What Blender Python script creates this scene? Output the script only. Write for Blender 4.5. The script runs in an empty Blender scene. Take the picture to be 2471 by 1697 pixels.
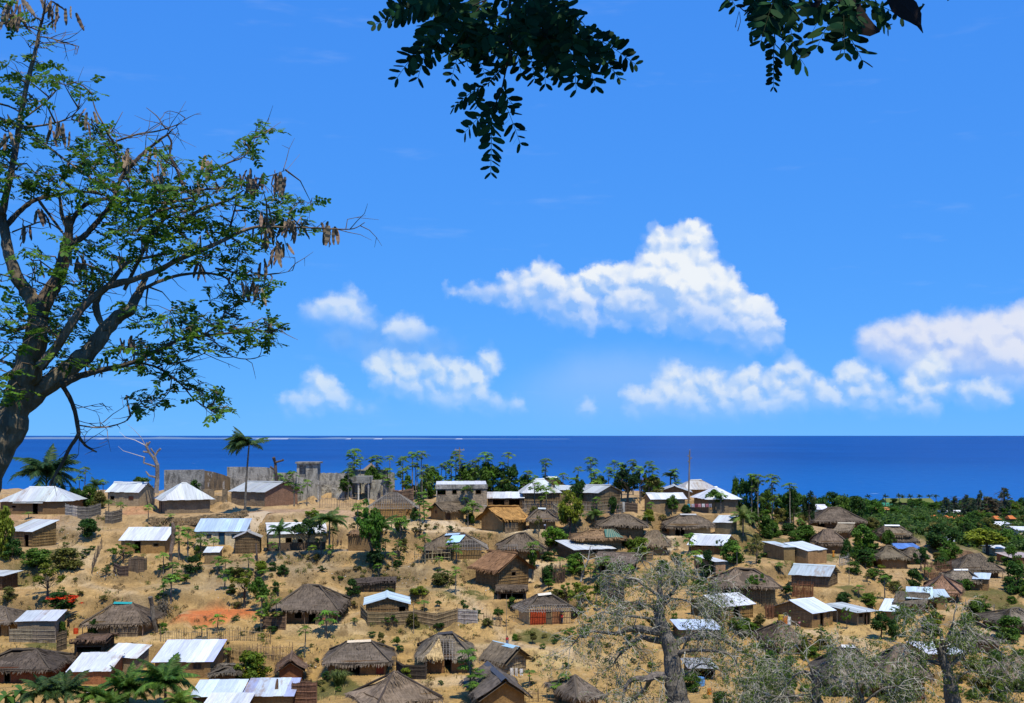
import bpy, math, random
import numpy as np
from mathutils import Vector, Matrix

random.seed(7)
RNG = np.random.default_rng(7)
SC = bpy.context.scene
COL = SC.collection
R = math.radians

# ------------------------------------------------------------------ camera
CAMZ, FPX, CX, HY = 45.0, 2983.0, 1235.5, 1051.0      # eye height above the sea, focal length and horizon of the 2471 px wide photograph
cam_d = bpy.data.cameras.new('camera'); cam = bpy.data.objects.new('camera', cam_d); COL.objects.link(cam)
cam.location = (0, 0, CAMZ); cam.rotation_euler = (R(90), 0, 0)
cam_d.sensor_width = 36; cam_d.lens = 36 * FPX / 2471; cam_d.shift_y = (HY - 848.5) / 2471
cam_d.clip_start = 0.1; cam_d.clip_end = 400000
SC.camera = cam

# ------------------------------------------------------------------ view
SC.view_settings.view_transform = 'Standard'; SC.view_settings.look = 'None'
SC.view_settings.exposure = 0.0; SC.view_settings.gamma = 1.0; SC.view_settings.use_curve_mapping = False
SC.cycles.max_bounces = 4; SC.cycles.diffuse_bounces = 2; SC.cycles.glossy_bounces = 2
SC.cycles.transparent_max_bounces = 8; SC.cycles.use_denoising = True

# ------------------------------------------------------------------ sun
SUN_EL, SUN_AZ = 64.0, 158.0                 # azimuth clockwise from +Y: behind the camera, to the right
sd = bpy.data.lights.new('sun', 'SUN'); sun = bpy.data.objects.new('sun', sd); COL.objects.link(sun)
sd.energy = 5.0; sd.angle = R(0.5); sd.color = (1.0, 0.92, 0.75)
_d = Vector((math.sin(R(SUN_AZ)) * math.cos(R(SUN_EL)), math.cos(R(SUN_AZ)) * math.cos(R(SUN_EL)), math.sin(R(SUN_EL))))
sun.rotation_euler = _d.to_track_quat('Z', 'Y').to_euler(); sun.location = _d * 300

# ------------------------------------------------------------------ node helper
class NT:
    def __init__(s, tree): s.t = tree; s.n = tree.nodes; s.l = tree.links
    def new(s, typ, **kw):
        nd = s.n.new(typ)
        for k, v in kw.items(): setattr(nd, k, v)
        return nd
    def put(s, sock, v):
        if isinstance(v, bpy.types.NodeSocket): s.l.new(v, sock)
        else: sock.default_value = v
    def m(s, op, a, b=0.0, c=0.0, clamp=False):
        nd = s.n.new('ShaderNodeMath'); nd.operation = op; nd.use_clamp = clamp
        s.put(nd.inputs[0], a); s.put(nd.inputs[1], b); s.put(nd.inputs[2], c); return nd.outputs[0]
    def mix(s, f, a, b, typ='MIX'):
        nd = s.n.new('ShaderNodeMix'); nd.data_type = 'RGBA'; nd.blend_type = typ
        s.put(nd.inputs[0], f); s.put(nd.inputs[6], a); s.put(nd.inputs[7], b); return nd.outputs[2]
    def smooth(s, x, a, b):
        nd = s.n.new('ShaderNodeMapRange'); nd.interpolation_type = 'SMOOTHSTEP'
        s.put(nd.inputs[0], x); s.put(nd.inputs[1], a); s.put(nd.inputs[2], b); nd.inputs[3].default_value = 0; nd.inputs[4].default_value = 1
        return nd.outputs[0]
    def noise(s, vec, scale, detail=4.0, rough=0.55, dist=0.0):
        nd = s.n.new('ShaderNodeTexNoise'); nd.inputs['Scale'].default_value = scale
        nd.inputs['Detail'].default_value = detail; nd.inputs['Roughness'].default_value = rough; nd.inputs['Distortion'].default_value = dist
        if vec is not None: s.l.new(vec, nd.inputs['Vector'])
        return nd
    def scaled(s, vec, sc):
        nd = s.n.new('ShaderNodeVectorMath'); nd.operation = 'MULTIPLY'; s.put(nd.inputs[0], vec); nd.inputs[1].default_value = sc; return nd.outputs[0]

# ------------------------------------------------------------------ sky with far cumulus (directions only, so it turns with the world)
world = bpy.data.worlds.new('World'); SC.world = world; world.use_nodes = True
w = NT(world.node_tree); w.n.clear()
sky = w.new('ShaderNodeTexSky', sky_type='NISHITA', sun_disc=False)
sky.sun_elevation = R(SUN_EL); sky.sun_rotation = R(SUN_AZ); sky.altitude = 45
sky.air_density = 0.5; sky.dust_density = 0.0; sky.ozone_density = 6.0
SKY_STRENGTH = 0.10
geo = w.new('ShaderNodeTexCoord')
sep = w.new('ShaderNodeSeparateXYZ'); w.l.new(geo.outputs['Generated'], sep.inputs[0])
AZ = w.m('ARCTAN2', sep.outputs[0], sep.outputs[1])
EL = w.m('ARCSINE', sep.outputs[2])
def azel(px, py):
    x, z = (px - CX) / FPX, (HY - py) / FPX
    return math.atan(x), math.atan(z / math.sqrt(1 + x * x))
AZ0, AZS, ELS = -0.6, 1.2, 0.2
comb = w.new('ShaderNodeCombineXYZ'); w.l.new(AZ, comb.inputs[0]); w.l.new(EL, comb.inputs[1]); P = comb.outputs[0]
n1 = w.noise(P, 26, 3, 0.6); n2 = w.noise(P, 95, 4, 0.62)
sp1 = w.new('ShaderNodeSeparateColor'); w.l.new(n1.outputs['Color'], sp1.inputs[0])
sp2 = w.new('ShaderNodeSeparateColor'); w.l.new(n2.outputs['Color'], sp2.inputs[0])
def warp(base, c1, c2, a1, a2):
    return w.m('ADD', w.m('ADD', base, w.m('MULTIPLY', w.m('SUBTRACT', c1, 0.5), a1)), w.m('MULTIPLY', w.m('SUBTRACT', c2, 0.5), a2))
def curve(sock, pts, lo):
    nd = w.new('ShaderNodeFloatCurve'); cm = nd.mapping; c = cm.curves[0]
    pts = sorted(pts); pts = [(0.0, lo)] + pts + [(1.0, lo)] if lo is not None else pts
    while len(c.points) < len(pts): c.points.new(0.5, 0.5)
    for p, (a, b) in zip(c.points, pts): p.location = (min(1, max(0, a)), min(1, max(0, b))); p.handle_type = 'VECTOR'
    cm.update(); w.l.new(w.m('DIVIDE', w.m('SUBTRACT', sock, AZ0), AZS), nd.inputs['Value'])
    return w.m('MULTIPLY', nd.outputs[0], ELS)
def P2(pts):
    o = []
    for x, y in pts:
        a, e = azel(x, y); o.append(((a - AZ0) / AZS, e / ELS))
    return o
def puffs(vec):
    o = None
    for sc, k in ((38, .62), (90, .38)):
        vo = w.new('ShaderNodeTexVoronoi'); vo.feature = 'SMOOTH_F1'; vo.voronoi_dimensions = '2D'; vo.inputs['Scale'].default_value = sc; vo.inputs['Smoothness'].default_value = .55
        w.l.new(vec, vo.inputs['Vector']); t = w.m('MULTIPLY', w.m('SUBTRACT', .62, vo.outputs['Distance']), k); o = t if o is None else w.m('ADD', o, t)
    return o
wob = w.new('ShaderNodeVectorMath', operation='SCALE'); w.l.new(n2.outputs['Color'], wob.inputs[0]); wob.inputs['Scale'].default_value = .014
PW = w.new('ShaderNodeVectorMath', operation='ADD'); w.l.new(P, PW.inputs[0]); w.l.new(wob.outputs[0], PW.inputs[1])
PL = w.new('ShaderNodeVectorMath', operation='ADD'); w.l.new(PW.outputs[0], PL.inputs[0]); PL.inputs[1].default_value = (.0025, .0050, 0)
puff = puffs(PW.outputs[0]); relief = w.m('SUBTRACT', puff, puffs(PL.outputs[0]))
def Z4(L, k=1.06): return [(640 + x * .788, 520 + y * .788, r * k) for x, y, r in L]
def field(vec, blobs, k):
    """signed depth inside a heap of round billows (radians)"""
    o = None
    for x, y, r in blobs:
        a_, e_ = azel(x, y); d = w.new('ShaderNodeVectorMath', operation='DISTANCE'); w.l.new(vec, d.inputs[0]); d.inputs[1].default_value = (a_, e_, 0)
        t = w.m('SUBTRACT', r / FPX, d.outputs['Value']); o = t if o is None else w.m('SMOOTH_MAX', o, t, k)
    return o
wv = w.new('ShaderNodeCombineXYZ'); w.l.new(warp(AZ, sp1.outputs[0], sp2.outputs[0], .010, .012), wv.inputs[0]); w.l.new(warp(EL, sp1.outputs[1], sp2.outputs[1], .008, .012), wv.inputs[1])
wl = w.new('ShaderNodeVectorMath', operation='ADD'); w.l.new(wv.outputs[0], wl.inputs[0]); wl.inputs[1].default_value = (.0018, .0036, 0)
def heap(blobs, bot, edge, fade, amax, amp=.012, k=.009, lit2=True):
    f0 = field(wv.outputs[0], blobs, k); f1 = field(wl.outputs[0], blobs, k) if lit2 else None
    din = w.m('ADD', f0, w.m('MULTIPLY', w.m('SUBTRACT', puff, .25), amp))
    al = w.smooth(din, -edge * .6, edge * .7); lit = w.m('ADD', w.m('MULTIPLY', w.m('SUBTRACT', f0, f1), 100.0), .52) if lit2 else w.m('ADD', w.m('MULTIPLY', w.smooth(f0, .030, 0.0), .4), .45)
    lit = w.m('ADD', lit, w.m('MULTIPLY', relief, 2.2)); lit = w.m('ADD', lit, w.m('MULTIPLY', w.m('SUBTRACT', sp1.outputs[2], 0.5), .8))
    if bot:
        b = curve(AZ, P2(bot), 0.0); dup = w.m('ADD', w.m('SUBTRACT', EL, b), w.m('MULTIPLY', w.m('SUBTRACT', sp1.outputs[0], .5), fade)); al = w.m('MULTIPLY', al, w.smooth(dup, -fade * .6, fade)); lit = w.m('ADD', lit, w.m('SUBTRACT', w.m('MULTIPLY', w.smooth(dup, -fade, fade * 1.6), .5), .32))
    return w.m('MULTIPLY', al, amax), w.m('ADD', lit, 0.0, clamp=True)
def cloud(top, bot, a1, a2, edge, fade, amax, toplo=0.0, botlo=0.0, amp=.012):
    """a faint veil between two curves"""
    u = warp(AZ, sp1.outputs[0], sp2.outputs[0], a1, a2); v = warp(EL, sp1.outputs[1], sp2.outputs[1], a1 * .8, a2)
    t = curve(u, P2(top), toplo); b = curve(u, P2(bot), botlo); din = w.m('SUBTRACT', t, v); dup = w.m('SUBTRACT', v, b)
    al = w.m('MULTIPLY', w.m('MULTIPLY', w.smooth(din, 0.0, edge), w.smooth(dup, -fade, fade)), w.smooth(w.m('SUBTRACT', t, b), 0.0, edge * 1.5))
    return w.m('MULTIPLY', al, amax), w.m('ADD', w.smooth(dup, 0, fade * 2), 0.0, clamp=True)
front = w.smooth(sep.outputs[1], 0.0, 0.3)
banks = []
banks.append(heap(Z4([(1300, 82, 46), (1215, 98, 46), (1335, 75, 26), (1262, 135, 72), (1180, 122, 36), (1330, 142, 40), (1250, 205, 82), (1150, 188, 50), (1080, 203, 44), (1020, 204, 38), (1330, 215, 60), (1400, 228, 44), (1420, 283, 46), (1500, 302, 42), (1528, 335, 32), (1480, 350, 60), (1400, 330, 52), (1540, 385, 34), (1480, 395, 38), (1300, 300, 64), (1200, 280, 64), (1100, 265, 60), (950, 245, 48), (860, 218, 54), (800, 228, 44), (740, 237, 38), (680, 245, 28), (620, 245, 20), (570, 240, 14), (900, 285, 46), (980, 310, 40)]),
    [(1040, 720), (1250, 760), (1400, 790), (1500, 800), (1650, 800), (1800, 830), (1900, 845)], .006, .046, .97))
banks.append(heap(Z4([(160, 500, 26), (180, 532, 38), (212, 562, 40), (150, 572, 45), (100, 582, 35), (60, 572, 22), (232, 582, 30), (120, 602, 35), (330, 597, 34), (290, 592, 20), (360, 472, 38), (400, 462, 30), (430, 488, 45), (490, 472, 34), (500, 512, 26), (350, 502, 26), (520, 542, 28), (540, 502, 30), (580, 482, 34), (612, 472, 34), (640, 502, 34), (590, 525, 50), (650, 552, 40), (692, 582, 34), (560, 572, 45), (450, 530, 40), (680, 440, 24), (692, 462, 18), (770, 582, 20)], .93),
    [(640, 990), (850, 985), (1000, 960), (1230, 990)], .009, .024, .76, k=.006))
banks.append(heap(Z4([(1245, 490, 32), (1230, 532, 40), (1290, 548, 50), (1350, 522, 40), (1372, 502, 26), (1200, 562, 40), (1150, 572, 40), (1140, 602, 30), (1320, 582, 50), (1400, 592, 50), (1430, 552, 36), (1470, 502, 32), (1496, 492, 28), (1480, 562, 50), (1540, 592, 36), (1580, 472, 32), (1612, 462, 22), (1560, 512, 40), (1640, 512, 36), (1620, 562, 50), (1700, 552, 44), (1740, 572, 30), (1780, 492, 34), (1802, 482, 26), (1862, 490, 18), (1830, 542, 34), (1852, 582, 38), (1900, 572, 34), (1960, 572, 30), (2000, 532, 44), (2042, 472, 44), (2050, 532, 40), (2030, 582, 34), (2150, 562, 30), (2200, 552, 34), (2250, 562, 26), (985, 592, 22)], .93),
    [(1380, 990), (1700, 995), (2000, 985), (2471, 990)], .009, .024, .80, k=.006))
banks.append(heap(Z4([(1870, 395, 40), (1920, 402, 54), (2000, 385, 54), (2100, 374, 58), (2200, 364, 54), (2300, 356, 58), (2400, 350, 70), (2520, 350, 80), (2200, 420, 70), (2300, 430, 80), (2400, 440, 90), (2100, 430, 60), (1990, 440, 60), (2300, 500, 60), (2390, 520, 60)]),
    [(2050, 880), (2250, 900), (2471, 930), (2700, 930)], .011, .034, .86, .006, .008))
banks.append(heap(Z4([(160, 300, 30), (200, 292, 34), (250, 287, 38), (300, 302, 26), (292, 330, 24), (420, 342, 26), (450, 346, 28), (480, 357, 22), (396, 352, 20)]), [(735, 770), (850, 780), (930, 815), (1040, 815)], .010, .012, .72, lit2=False))
banks.append(heap(Z4([(232, 372, 30), (330, 382, 44), (430, 408, 44), (520, 410, 30), (580, 412, 20)]), None, .018, .01, .42, lit2=False))
veil_top = [(1180, 905), (1300, 850), (1400, 812), (1500, 808), (1600, 815), (1700, 822), (1800, 840), (1880, 880), (1960, 920)]
veil_bot = [(1180, 960), (1400, 968), (1700, 965), (1960, 960)]
banks.append(cloud(veil_top, veil_bot, .010, .006, .040, .040, 0.5, 0, 0, .0))
wisp = w.noise(w.scaled(P, (5.0, 26.0, 1)), 1.6, 4, 0.6)
K = 1.0 / SKY_STRENGTH
# the photograph's processed blue: one tone curve per channel over the daylight sky, the same in every direction
sk = w.new('ShaderNodeSeparateColor'); w.l.new(sky.outputs[0], sk.inputs[0]); cb = w.new('ShaderNodeCombineColor')
for i, (p_, g_) in enumerate(((.46, .208), (.32, .540), (.14, 1.07))):
    w.l.new(w.m('MULTIPLY', w.m('POWER', w.m('MULTIPLY', sk.outputs[i], SKY_STRENGTH), p_), g_ * K), cb.inputs[i])
skycol = cb.outputs[0]
skycol = w.mix(w.m('MULTIPLY', w.smooth(wisp.outputs[0], 0.58, 0.8), 0.10), skycol, (0.75 * K, .85 * K, .98 * K, 1))
cols = (((.33, .55, .95), (.88, .92, .96)), ((.36, .60, .96), (.80, .88, .93)), ((.36, .58, .95), (.82, .88, .94)), ((.48, .60, .92), (.84, .85, .92)), ((.36, .60, .97), (.80, .88, .95)), ((.17, .40, .86), (.28, .50, .90)), ((.40, .60, .96), (.55, .72, .97)))
for (al, lit), (dk, lt) in zip(reversed(banks), reversed(cols)):
    cc = w.mix(lit, tuple(q * K for q in dk) + (1,), tuple(q * K for q in lt) + (1,))
    skycol = w.mix(w.m('MULTIPLY', al, front), skycol, cc)
bg = w.new('ShaderNodeBackground'); w.l.new(skycol, bg.inputs[0]); bg.inputs[1].default_value = SKY_STRENGTH
wo = w.new('ShaderNodeOutputWorld'); w.l.new(bg.outputs[0], wo.inputs[0])
world.cycles.sampling_method = 'MANUAL'; world.cycles.sample_map_resolution = 256

# ------------------------------------------------------------------ materials
MATS = {}
def material(name):
    m = bpy.data.materials.new(name); m.use_nodes = True
    t = NT(m.node_tree); bs = t.n['Principled BSDF']; MATS[name] = m
    bs.inputs['Specular IOR Level'].default_value = 0.15; bs.inputs['Roughness'].default_value = 0.9
    return m, t, bs
def objcol(t): return t.new('ShaderNodeObjectInfo')
def bump(t, bs, h, strength, dist):
    b = t.new('ShaderNodeBump'); b.inputs['Strength'].default_value = strength; b.inputs['Distance'].default_value = dist
    t.l.new(h, b.inputs['Height']); t.l.new(b.outputs[0], bs.inputs['Normal'])
def bright(t, col, fac):
    nd = t.new('ShaderNodeVectorMath', operation='SCALE'); t.l.new(col, nd.inputs[0]); t.put(nd.inputs['Scale'], fac); return nd.outputs[0]
def rng(t, x, a, b, c, d):
    nd = t.new('ShaderNodeMapRange'); t.put(nd.inputs[0], x)
    for i, v in enumerate((a, b, c, d)): nd.inputs[i + 1].default_value = v
    return nd.outputs[0]

# earth
m, t, bs = material('earth')
at = t.new('ShaderNodeAttribute', attribute_name='soil'); g = t.new('ShaderNodeNewGeometry'); pos = g.outputs['Position']
na = t.noise(pos, .30, 9, .68); nb = t.noise(pos, 2.2, 7, .72); nc = t.noise(t.scaled(pos, (1, .4, 1)), .75, 7, .68); nd = t.noise(t.scaled(pos, (1.6, .5, 1.6)), .22, 6, .7, .6)
c = bright(t, at.outputs['Color'], t.m('MULTIPLY', rng(t, na.outputs[0], .3, .7, .74, 1.16), rng(t, nb.outputs[0], .3, .7, .70, 1.2)))
c = t.mix(t.m('MULTIPLY', t.smooth(nd.outputs[0], .54, .66), .45), c, (.50, .30, .12, 1))
ne = t.noise(t.scaled(pos, (.8, .45, 1)), .35, 7, .68, 1.0); c = t.mix(t.m('MULTIPLY', t.smooth(ne.outputs[0], .55, .66), .55), c, (.58, .42, .21, 1))
c = t.mix(t.m('MULTIPLY', t.smooth(nc.outputs[0], .54, .66), .70), c, (.15, .095, .04, 1))
ng = t.noise(pos, .8, 7, .72); ag = t.new('ShaderNodeAttribute', attribute_name='green')
c = t.mix(t.m('MULTIPLY', t.smooth(t.m('ADD', ng.outputs[0], t.m('MULTIPLY', ag.outputs['Fac'], .35)), .60, .76), .8), c, (.10, .105, .025, 1))
sn = t.new('ShaderNodeSeparateXYZ'); t.l.new(g.outputs['Normal'], sn.inputs[0])
c = t.mix(t.m('MULTIPLY', t.m('SUBTRACT', 1.0, t.smooth(sn.outputs[2], .70, .93)), .6), c, (.20, .135, .06, 1))      # steep banks mixed towards a darker brown
t.l.new(c, bs.inputs['Base Color']); bump(t, bs, t.m('ADD', nb.outputs[0], na.outputs[0]), 1.0, .45)
# packed path
m, t, bs = material('packed_path'); g = t.new('ShaderNodeNewGeometry')
nb = t.noise(g.outputs['Position'], 1.2, 6, .65); c = t.mix(nb.outputs[0], (.36, .27, .17, 1), (.52, .42, .29, 1)); t.l.new(c, bs.inputs['Base Color']); bump(t, bs, nb.outputs[0], .5, .1)
# sea
m, t, bs = material('sea_water'); g = t.new('ShaderNodeNewGeometry'); pos = g.outputs['Position']
s1 = t.noise(t.scaled(pos, (.02, .05, 1)), 1.0, 6, .7); s2 = t.noise(t.scaled(pos, (.0012, .0012, 1)), 1.0, 4, .6); s3 = t.noise(t.scaled(pos, (.06, .12, 1)), 1.0, 2, .5)
c = t.mix(t.smooth(s2.outputs[0], .35, .7), (.001, .038, .185, 1), (.003, .060, .25, 1))
c = t.mix(t.smooth(s1.outputs[0], .45, .75), c, (.003, .072, .29, 1))
sy = t.new('ShaderNodeSeparateXYZ'); t.l.new(pos, sy.inputs[0])
near = t.m('MULTIPLY', t.m('SUBTRACT', 1.0, t.smooth(sy.outputs[1], 700, 2600)), .8); c = t.mix(near, c, (.005, .105, .34, 1))
w1 = t.noise(t.scaled(pos, (.07, .22, 1)), 1.0, 2, .4)
foam = t.m('MULTIPLY', t.smooth(w1.outputs[0], .745, .80), t.m('SUBTRACT', 1.0, t.smooth(sy.outputs[1], 1500, 6000))); c = t.mix(foam, c, (.75, .8, .85, 1))
t.l.new(c, bs.inputs['Base Color']); bs.inputs['Roughness'].default_value = .4; bs.inputs['Specular IOR Level'].default_value = .07
bump(t, bs, s3.outputs[0], .6, 3.0)
# thatch: UV runs along the eave (u) and up the slope (v), in metres
def thatch(name, tufts):
    m, t, bs = material(name); oi = objcol(t); uv = t.new('ShaderNodeUVMap')
    st = t.noise(t.scaled(uv.outputs[0], (7.0, .9, 1)), 1.0, 5, .7); pa = t.noise(t.scaled(uv.outputs[0], (.5, .6, 1)), 1.0, 4, .6); ly = t.noise(t.scaled(uv.outputs[0], (.6, 2.4, 1)), 1.0, 3, .6)
    isl = t.new('ShaderNodeNewGeometry')
    f = t.m('MULTIPLY', rng(t, st.outputs[0], .3, .7, .55, 1.4), rng(t, pa.outputs[0], .3, .7, .6, 1.32))
    f = t.m('MULTIPLY', f, rng(t, ly.outputs[0], .35, .65, .85, 1.15))
    f = t.m('MULTIPLY', f, rng(t, isl.outputs['Random Per Island'], 0, 1, .6, 1.4))
    c = bright(t, oi.outputs['Color'], f); t.l.new(c, bs.inputs['Base Color']); bump(t, bs, st.outputs[0], .9, .12)
thatch('thatch', 1)
# corrugated tin
m, t, bs = material('corrugated_tin'); oi = objcol(t); uv = t.new('ShaderNodeUVMap')
sx = t.new('ShaderNodeSeparateXYZ'); t.l.new(uv.outputs[0], sx.inputs[0])
wav = t.m('SINE', t.m('MULTIPLY', sx.outputs[0], 2 * math.pi / .16))
off = t.new('ShaderNodeVectorMath', operation='ADD'); t.l.new(uv.outputs[0], off.inputs[0]); t.l.new(bright(t, oi.outputs['Location'], .37), off.inputs[1])
ru = t.noise(t.scaled(off.outputs[0], (1.0, .28, 1)), 1.3, 6, .7); st = t.noise(t.scaled(off.outputs[0], (4, .3, 1)), 1.0, 4, .6)
c = bright(t, oi.outputs['Color'], t.m('MULTIPLY', rng(t, oi.outputs['Random'], 0, 1, .8, 1.06), rng(t, st.outputs[0], .3, .7, .74, 1.08)))
al = t.m('SUBTRACT', 1.0, oi.outputs['Alpha'])
c = t.mix(t.m('MULTIPLY', t.smooth(t.m('ADD', ru.outputs[0], t.m('MULTIPLY', al, .28)), .70, .92), .7), c, (.30, .20, .11, 1))
t.l.new(c, bs.inputs['Base Color']); bs.inputs['Metallic'].default_value = .15; bs.inputs['Roughness'].default_value = .55; bs.inputs['Specular IOR Level'].default_value = .25
bump(t, bs, wav, .35, .03)
# mud, wattle, plaster
m, t, bs = material('mud_wall'); oi = objcol(t); tc = t.new('ShaderNodeTexCoord'); po = tc.outputs['Object']
a = t.noise(po, .8, 7, .7); b = t.noise(po, 6.0, 5, .65); v = t.noise(t.scaled(po, (3, 3, .35)), 1.0, 4, .6)
f = t.m('MULTIPLY', t.m('MULTIPLY', rng(t, a.outputs[0], .3, .7, .72, 1.22), rng(t, b.outputs[0], .3, .7, .82, 1.15)), rng(t, v.outputs[0], .3, .7, .85, 1.1))
t.l.new(bright(t, oi.outputs['Color'], f), bs.inputs['Base Color']); bump(t, bs, t.m('ADD', a.outputs[0], b.outputs[0]), .8, .12)
m, t, bs = material('pole_wall'); oi = objcol(t); tc = t.new('ShaderNodeTexCoord'); po = tc.outputs['Object']
a = t.noise(t.scaled(po, (9, 9, .5)), 1.0, 4, .6); h = t.noise(t.scaled(po, (.7, .7, 7)), 1.0, 4, .6); b = t.noise(po, .7, 5, .65)
f = t.m('MULTIPLY', t.m('MULTIPLY', rng(t, a.outputs[0], .3, .7, .5, 1.4), rng(t, h.outputs[0], .3, .7, .62, 1.3)), rng(t, b.outputs[0], .3, .7, .75, 1.2))
t.l.new(bright(t, oi.outputs['Color'], f), bs.inputs['Base Color']); bump(t, bs, t.m('ADD', a.outputs[0], h.outputs[0]), .9, .12)
m, t, bs = material('weathered_concrete'); oi = objcol(t); tc = t.new('ShaderNodeTexCoord'); po = tc.outputs['Object']
a = t.noise(po, .45, 8, .72); v = t.noise(t.scaled(po, (.9, .9, .34)), 1.0, 7, .72, .4); b = t.noise(po, 3.5, 5, .65); p_ = t.noise(po, .33, 6, .6, .8)
c = bright(t, oi.outputs['Color'], rng(t, b.outputs[0], .3, .7, .8, 1.12))
c = t.mix(t.m('MULTIPLY', t.smooth(v.outputs[0], .45, .62), .78), c, (.06, .058, .052, 1))
c = t.mix(t.m('MULTIPLY', t.smooth(a.outputs[0], .58, .68), .6), c, (.24, .185, .11, 1))
c = t.mix(t.m('MULTIPLY', t.smooth(p_.outputs[0], .60, .66), .7), c, (.50, .48, .42, 1))
t.l.new(c, bs.inputs['Base Color']); bump(t, bs, t.m('ADD', a.outputs[0], b.outputs[0]), .8, .15)
# wood, bark, bamboo
def streaked(name, sc, lo=.6, hi=1.35, bd=.03):
    m, t, bs = material(name); oi = objcol(t); tc = t.new('ShaderNodeTexCoord'); po = tc.outputs['Object']; g = t.new('ShaderNodeNewGeometry')
    a = t.noise(t.scaled(po, sc), 1.0, 5, .65)
    f = t.m('MULTIPLY', rng(t, a.outputs[0], .3, .7, lo, hi), rng(t, g.outputs['Random Per Island'], 0, 1, .65, 1.3))
    t.l.new(bright(t, oi.outputs['Color'], f), bs.inputs['Base Color']); bump(t, bs, a.outputs[0], .8, bd)
streaked('wood', (6, 6, .8)); streaked('stakes', (5, 5, .6), .55, 1.4)
m, t, bs = material('bark'); oi = objcol(t); tc = t.new('ShaderNodeTexCoord'); po = tc.outputs['Object']
a = t.noise(t.scaled(po, (5, 5, 1.6)), 1.0, 7, .72); b = t.noise(po, 1.6, 4, .6); vo = t.new('ShaderNodeTexVoronoi'); vo.inputs['Scale'].default_value = 9; t.l.new(t.scaled(po, (1, 1, .45)), vo.inputs['Vector'])
f = t.m('MULTIPLY', t.m('MULTIPLY', rng(t, a.outputs[0], .3, .7, .5, 1.45), rng(t, b.outputs[0], .3, .7, .7, 1.3)), rng(t, vo.outputs['Distance'], 0, .5, 1.15, .75))
t.l.new(bright(t, oi.outputs['Color'], f), bs.inputs['Base Color']); bump(t, bs, t.m('SUBTRACT', a.outputs[0], vo.outputs['Distance']), 1.0, .05)
m, t, bs = material('twig'); oi = objcol(t); g = t.new('ShaderNodeNewGeometry')
t.l.new(bright(t, oi.outputs['Color'], rng(t, g.outputs['Random Per Island'], 0, 1, .55, 1.45)), bs.inputs['Base Color'])
# leaves: each leaf its own shade
def leaf(name, trans, gloss=.5, spec=.25, yellow=.25, per_object=False):
    m, t, bs = material(name); oi = objcol(t); g = t.new('ShaderNodeNewGeometry')
    r = g.outputs['Random Per Island']
    if per_object: r = oi.outputs['Random']
    tc = t.new('ShaderNodeTexCoord'); n = t.noise(tc.outputs['Object'], .7, 3, .6)
    c = bright(t, oi.outputs['Color'], t.m('MULTIPLY', rng(t, r, 0, 1, .55, 1.5), rng(t, n.outputs[0], .3, .7, .7, 1.3)))
    c = t.mix(t.m('MULTIPLY', t.smooth(r, .72, 1.0), yellow), c, (.20, .21, .02, 1))
    t.l.new(c, bs.inputs['Base Color']); bs.inputs['Roughness'].default_value = gloss; bs.inputs['Specular IOR Level'].default_value = spec
    tr = t.new('ShaderNodeBsdfTranslucent'); t.l.new(t.mix(.5, c, bright(t, c, 1.5)), tr.inputs[0])
    mx = t.new('ShaderNodeMixShader'); mx.inputs[0].default_value = trans; t.l.new(bs.outputs[0], mx.inputs[1]); t.l.new(tr.outputs[0], mx.inputs[2])
    t.l.new(mx.outputs[0], t.n['Material Output'].inputs[0])
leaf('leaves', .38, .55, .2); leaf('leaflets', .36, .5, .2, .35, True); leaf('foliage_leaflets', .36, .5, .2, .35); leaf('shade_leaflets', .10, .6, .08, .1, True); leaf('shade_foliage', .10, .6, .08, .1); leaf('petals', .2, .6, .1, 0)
# plain things that take their colour from the object
m, t, bs = material('plain'); oi = objcol(t); tc = t.new('ShaderNodeTexCoord'); n = t.noise(tc.outputs['Object'], 5, 4, .6)
t.l.new(bright(t, oi.outputs['Color'], rng(t, n.outputs[0], .3, .7, .82, 1.12)), bs.inputs['Base Color']); bs.inputs['Roughness'].default_value = .7
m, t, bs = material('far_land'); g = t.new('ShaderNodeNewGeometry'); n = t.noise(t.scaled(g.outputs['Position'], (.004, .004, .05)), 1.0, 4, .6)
t.l.new(t.mix(n.outputs[0], (.09, .16, .28, 1), (.14, .22, .33, 1)), bs.inputs['Base Color'])

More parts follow.
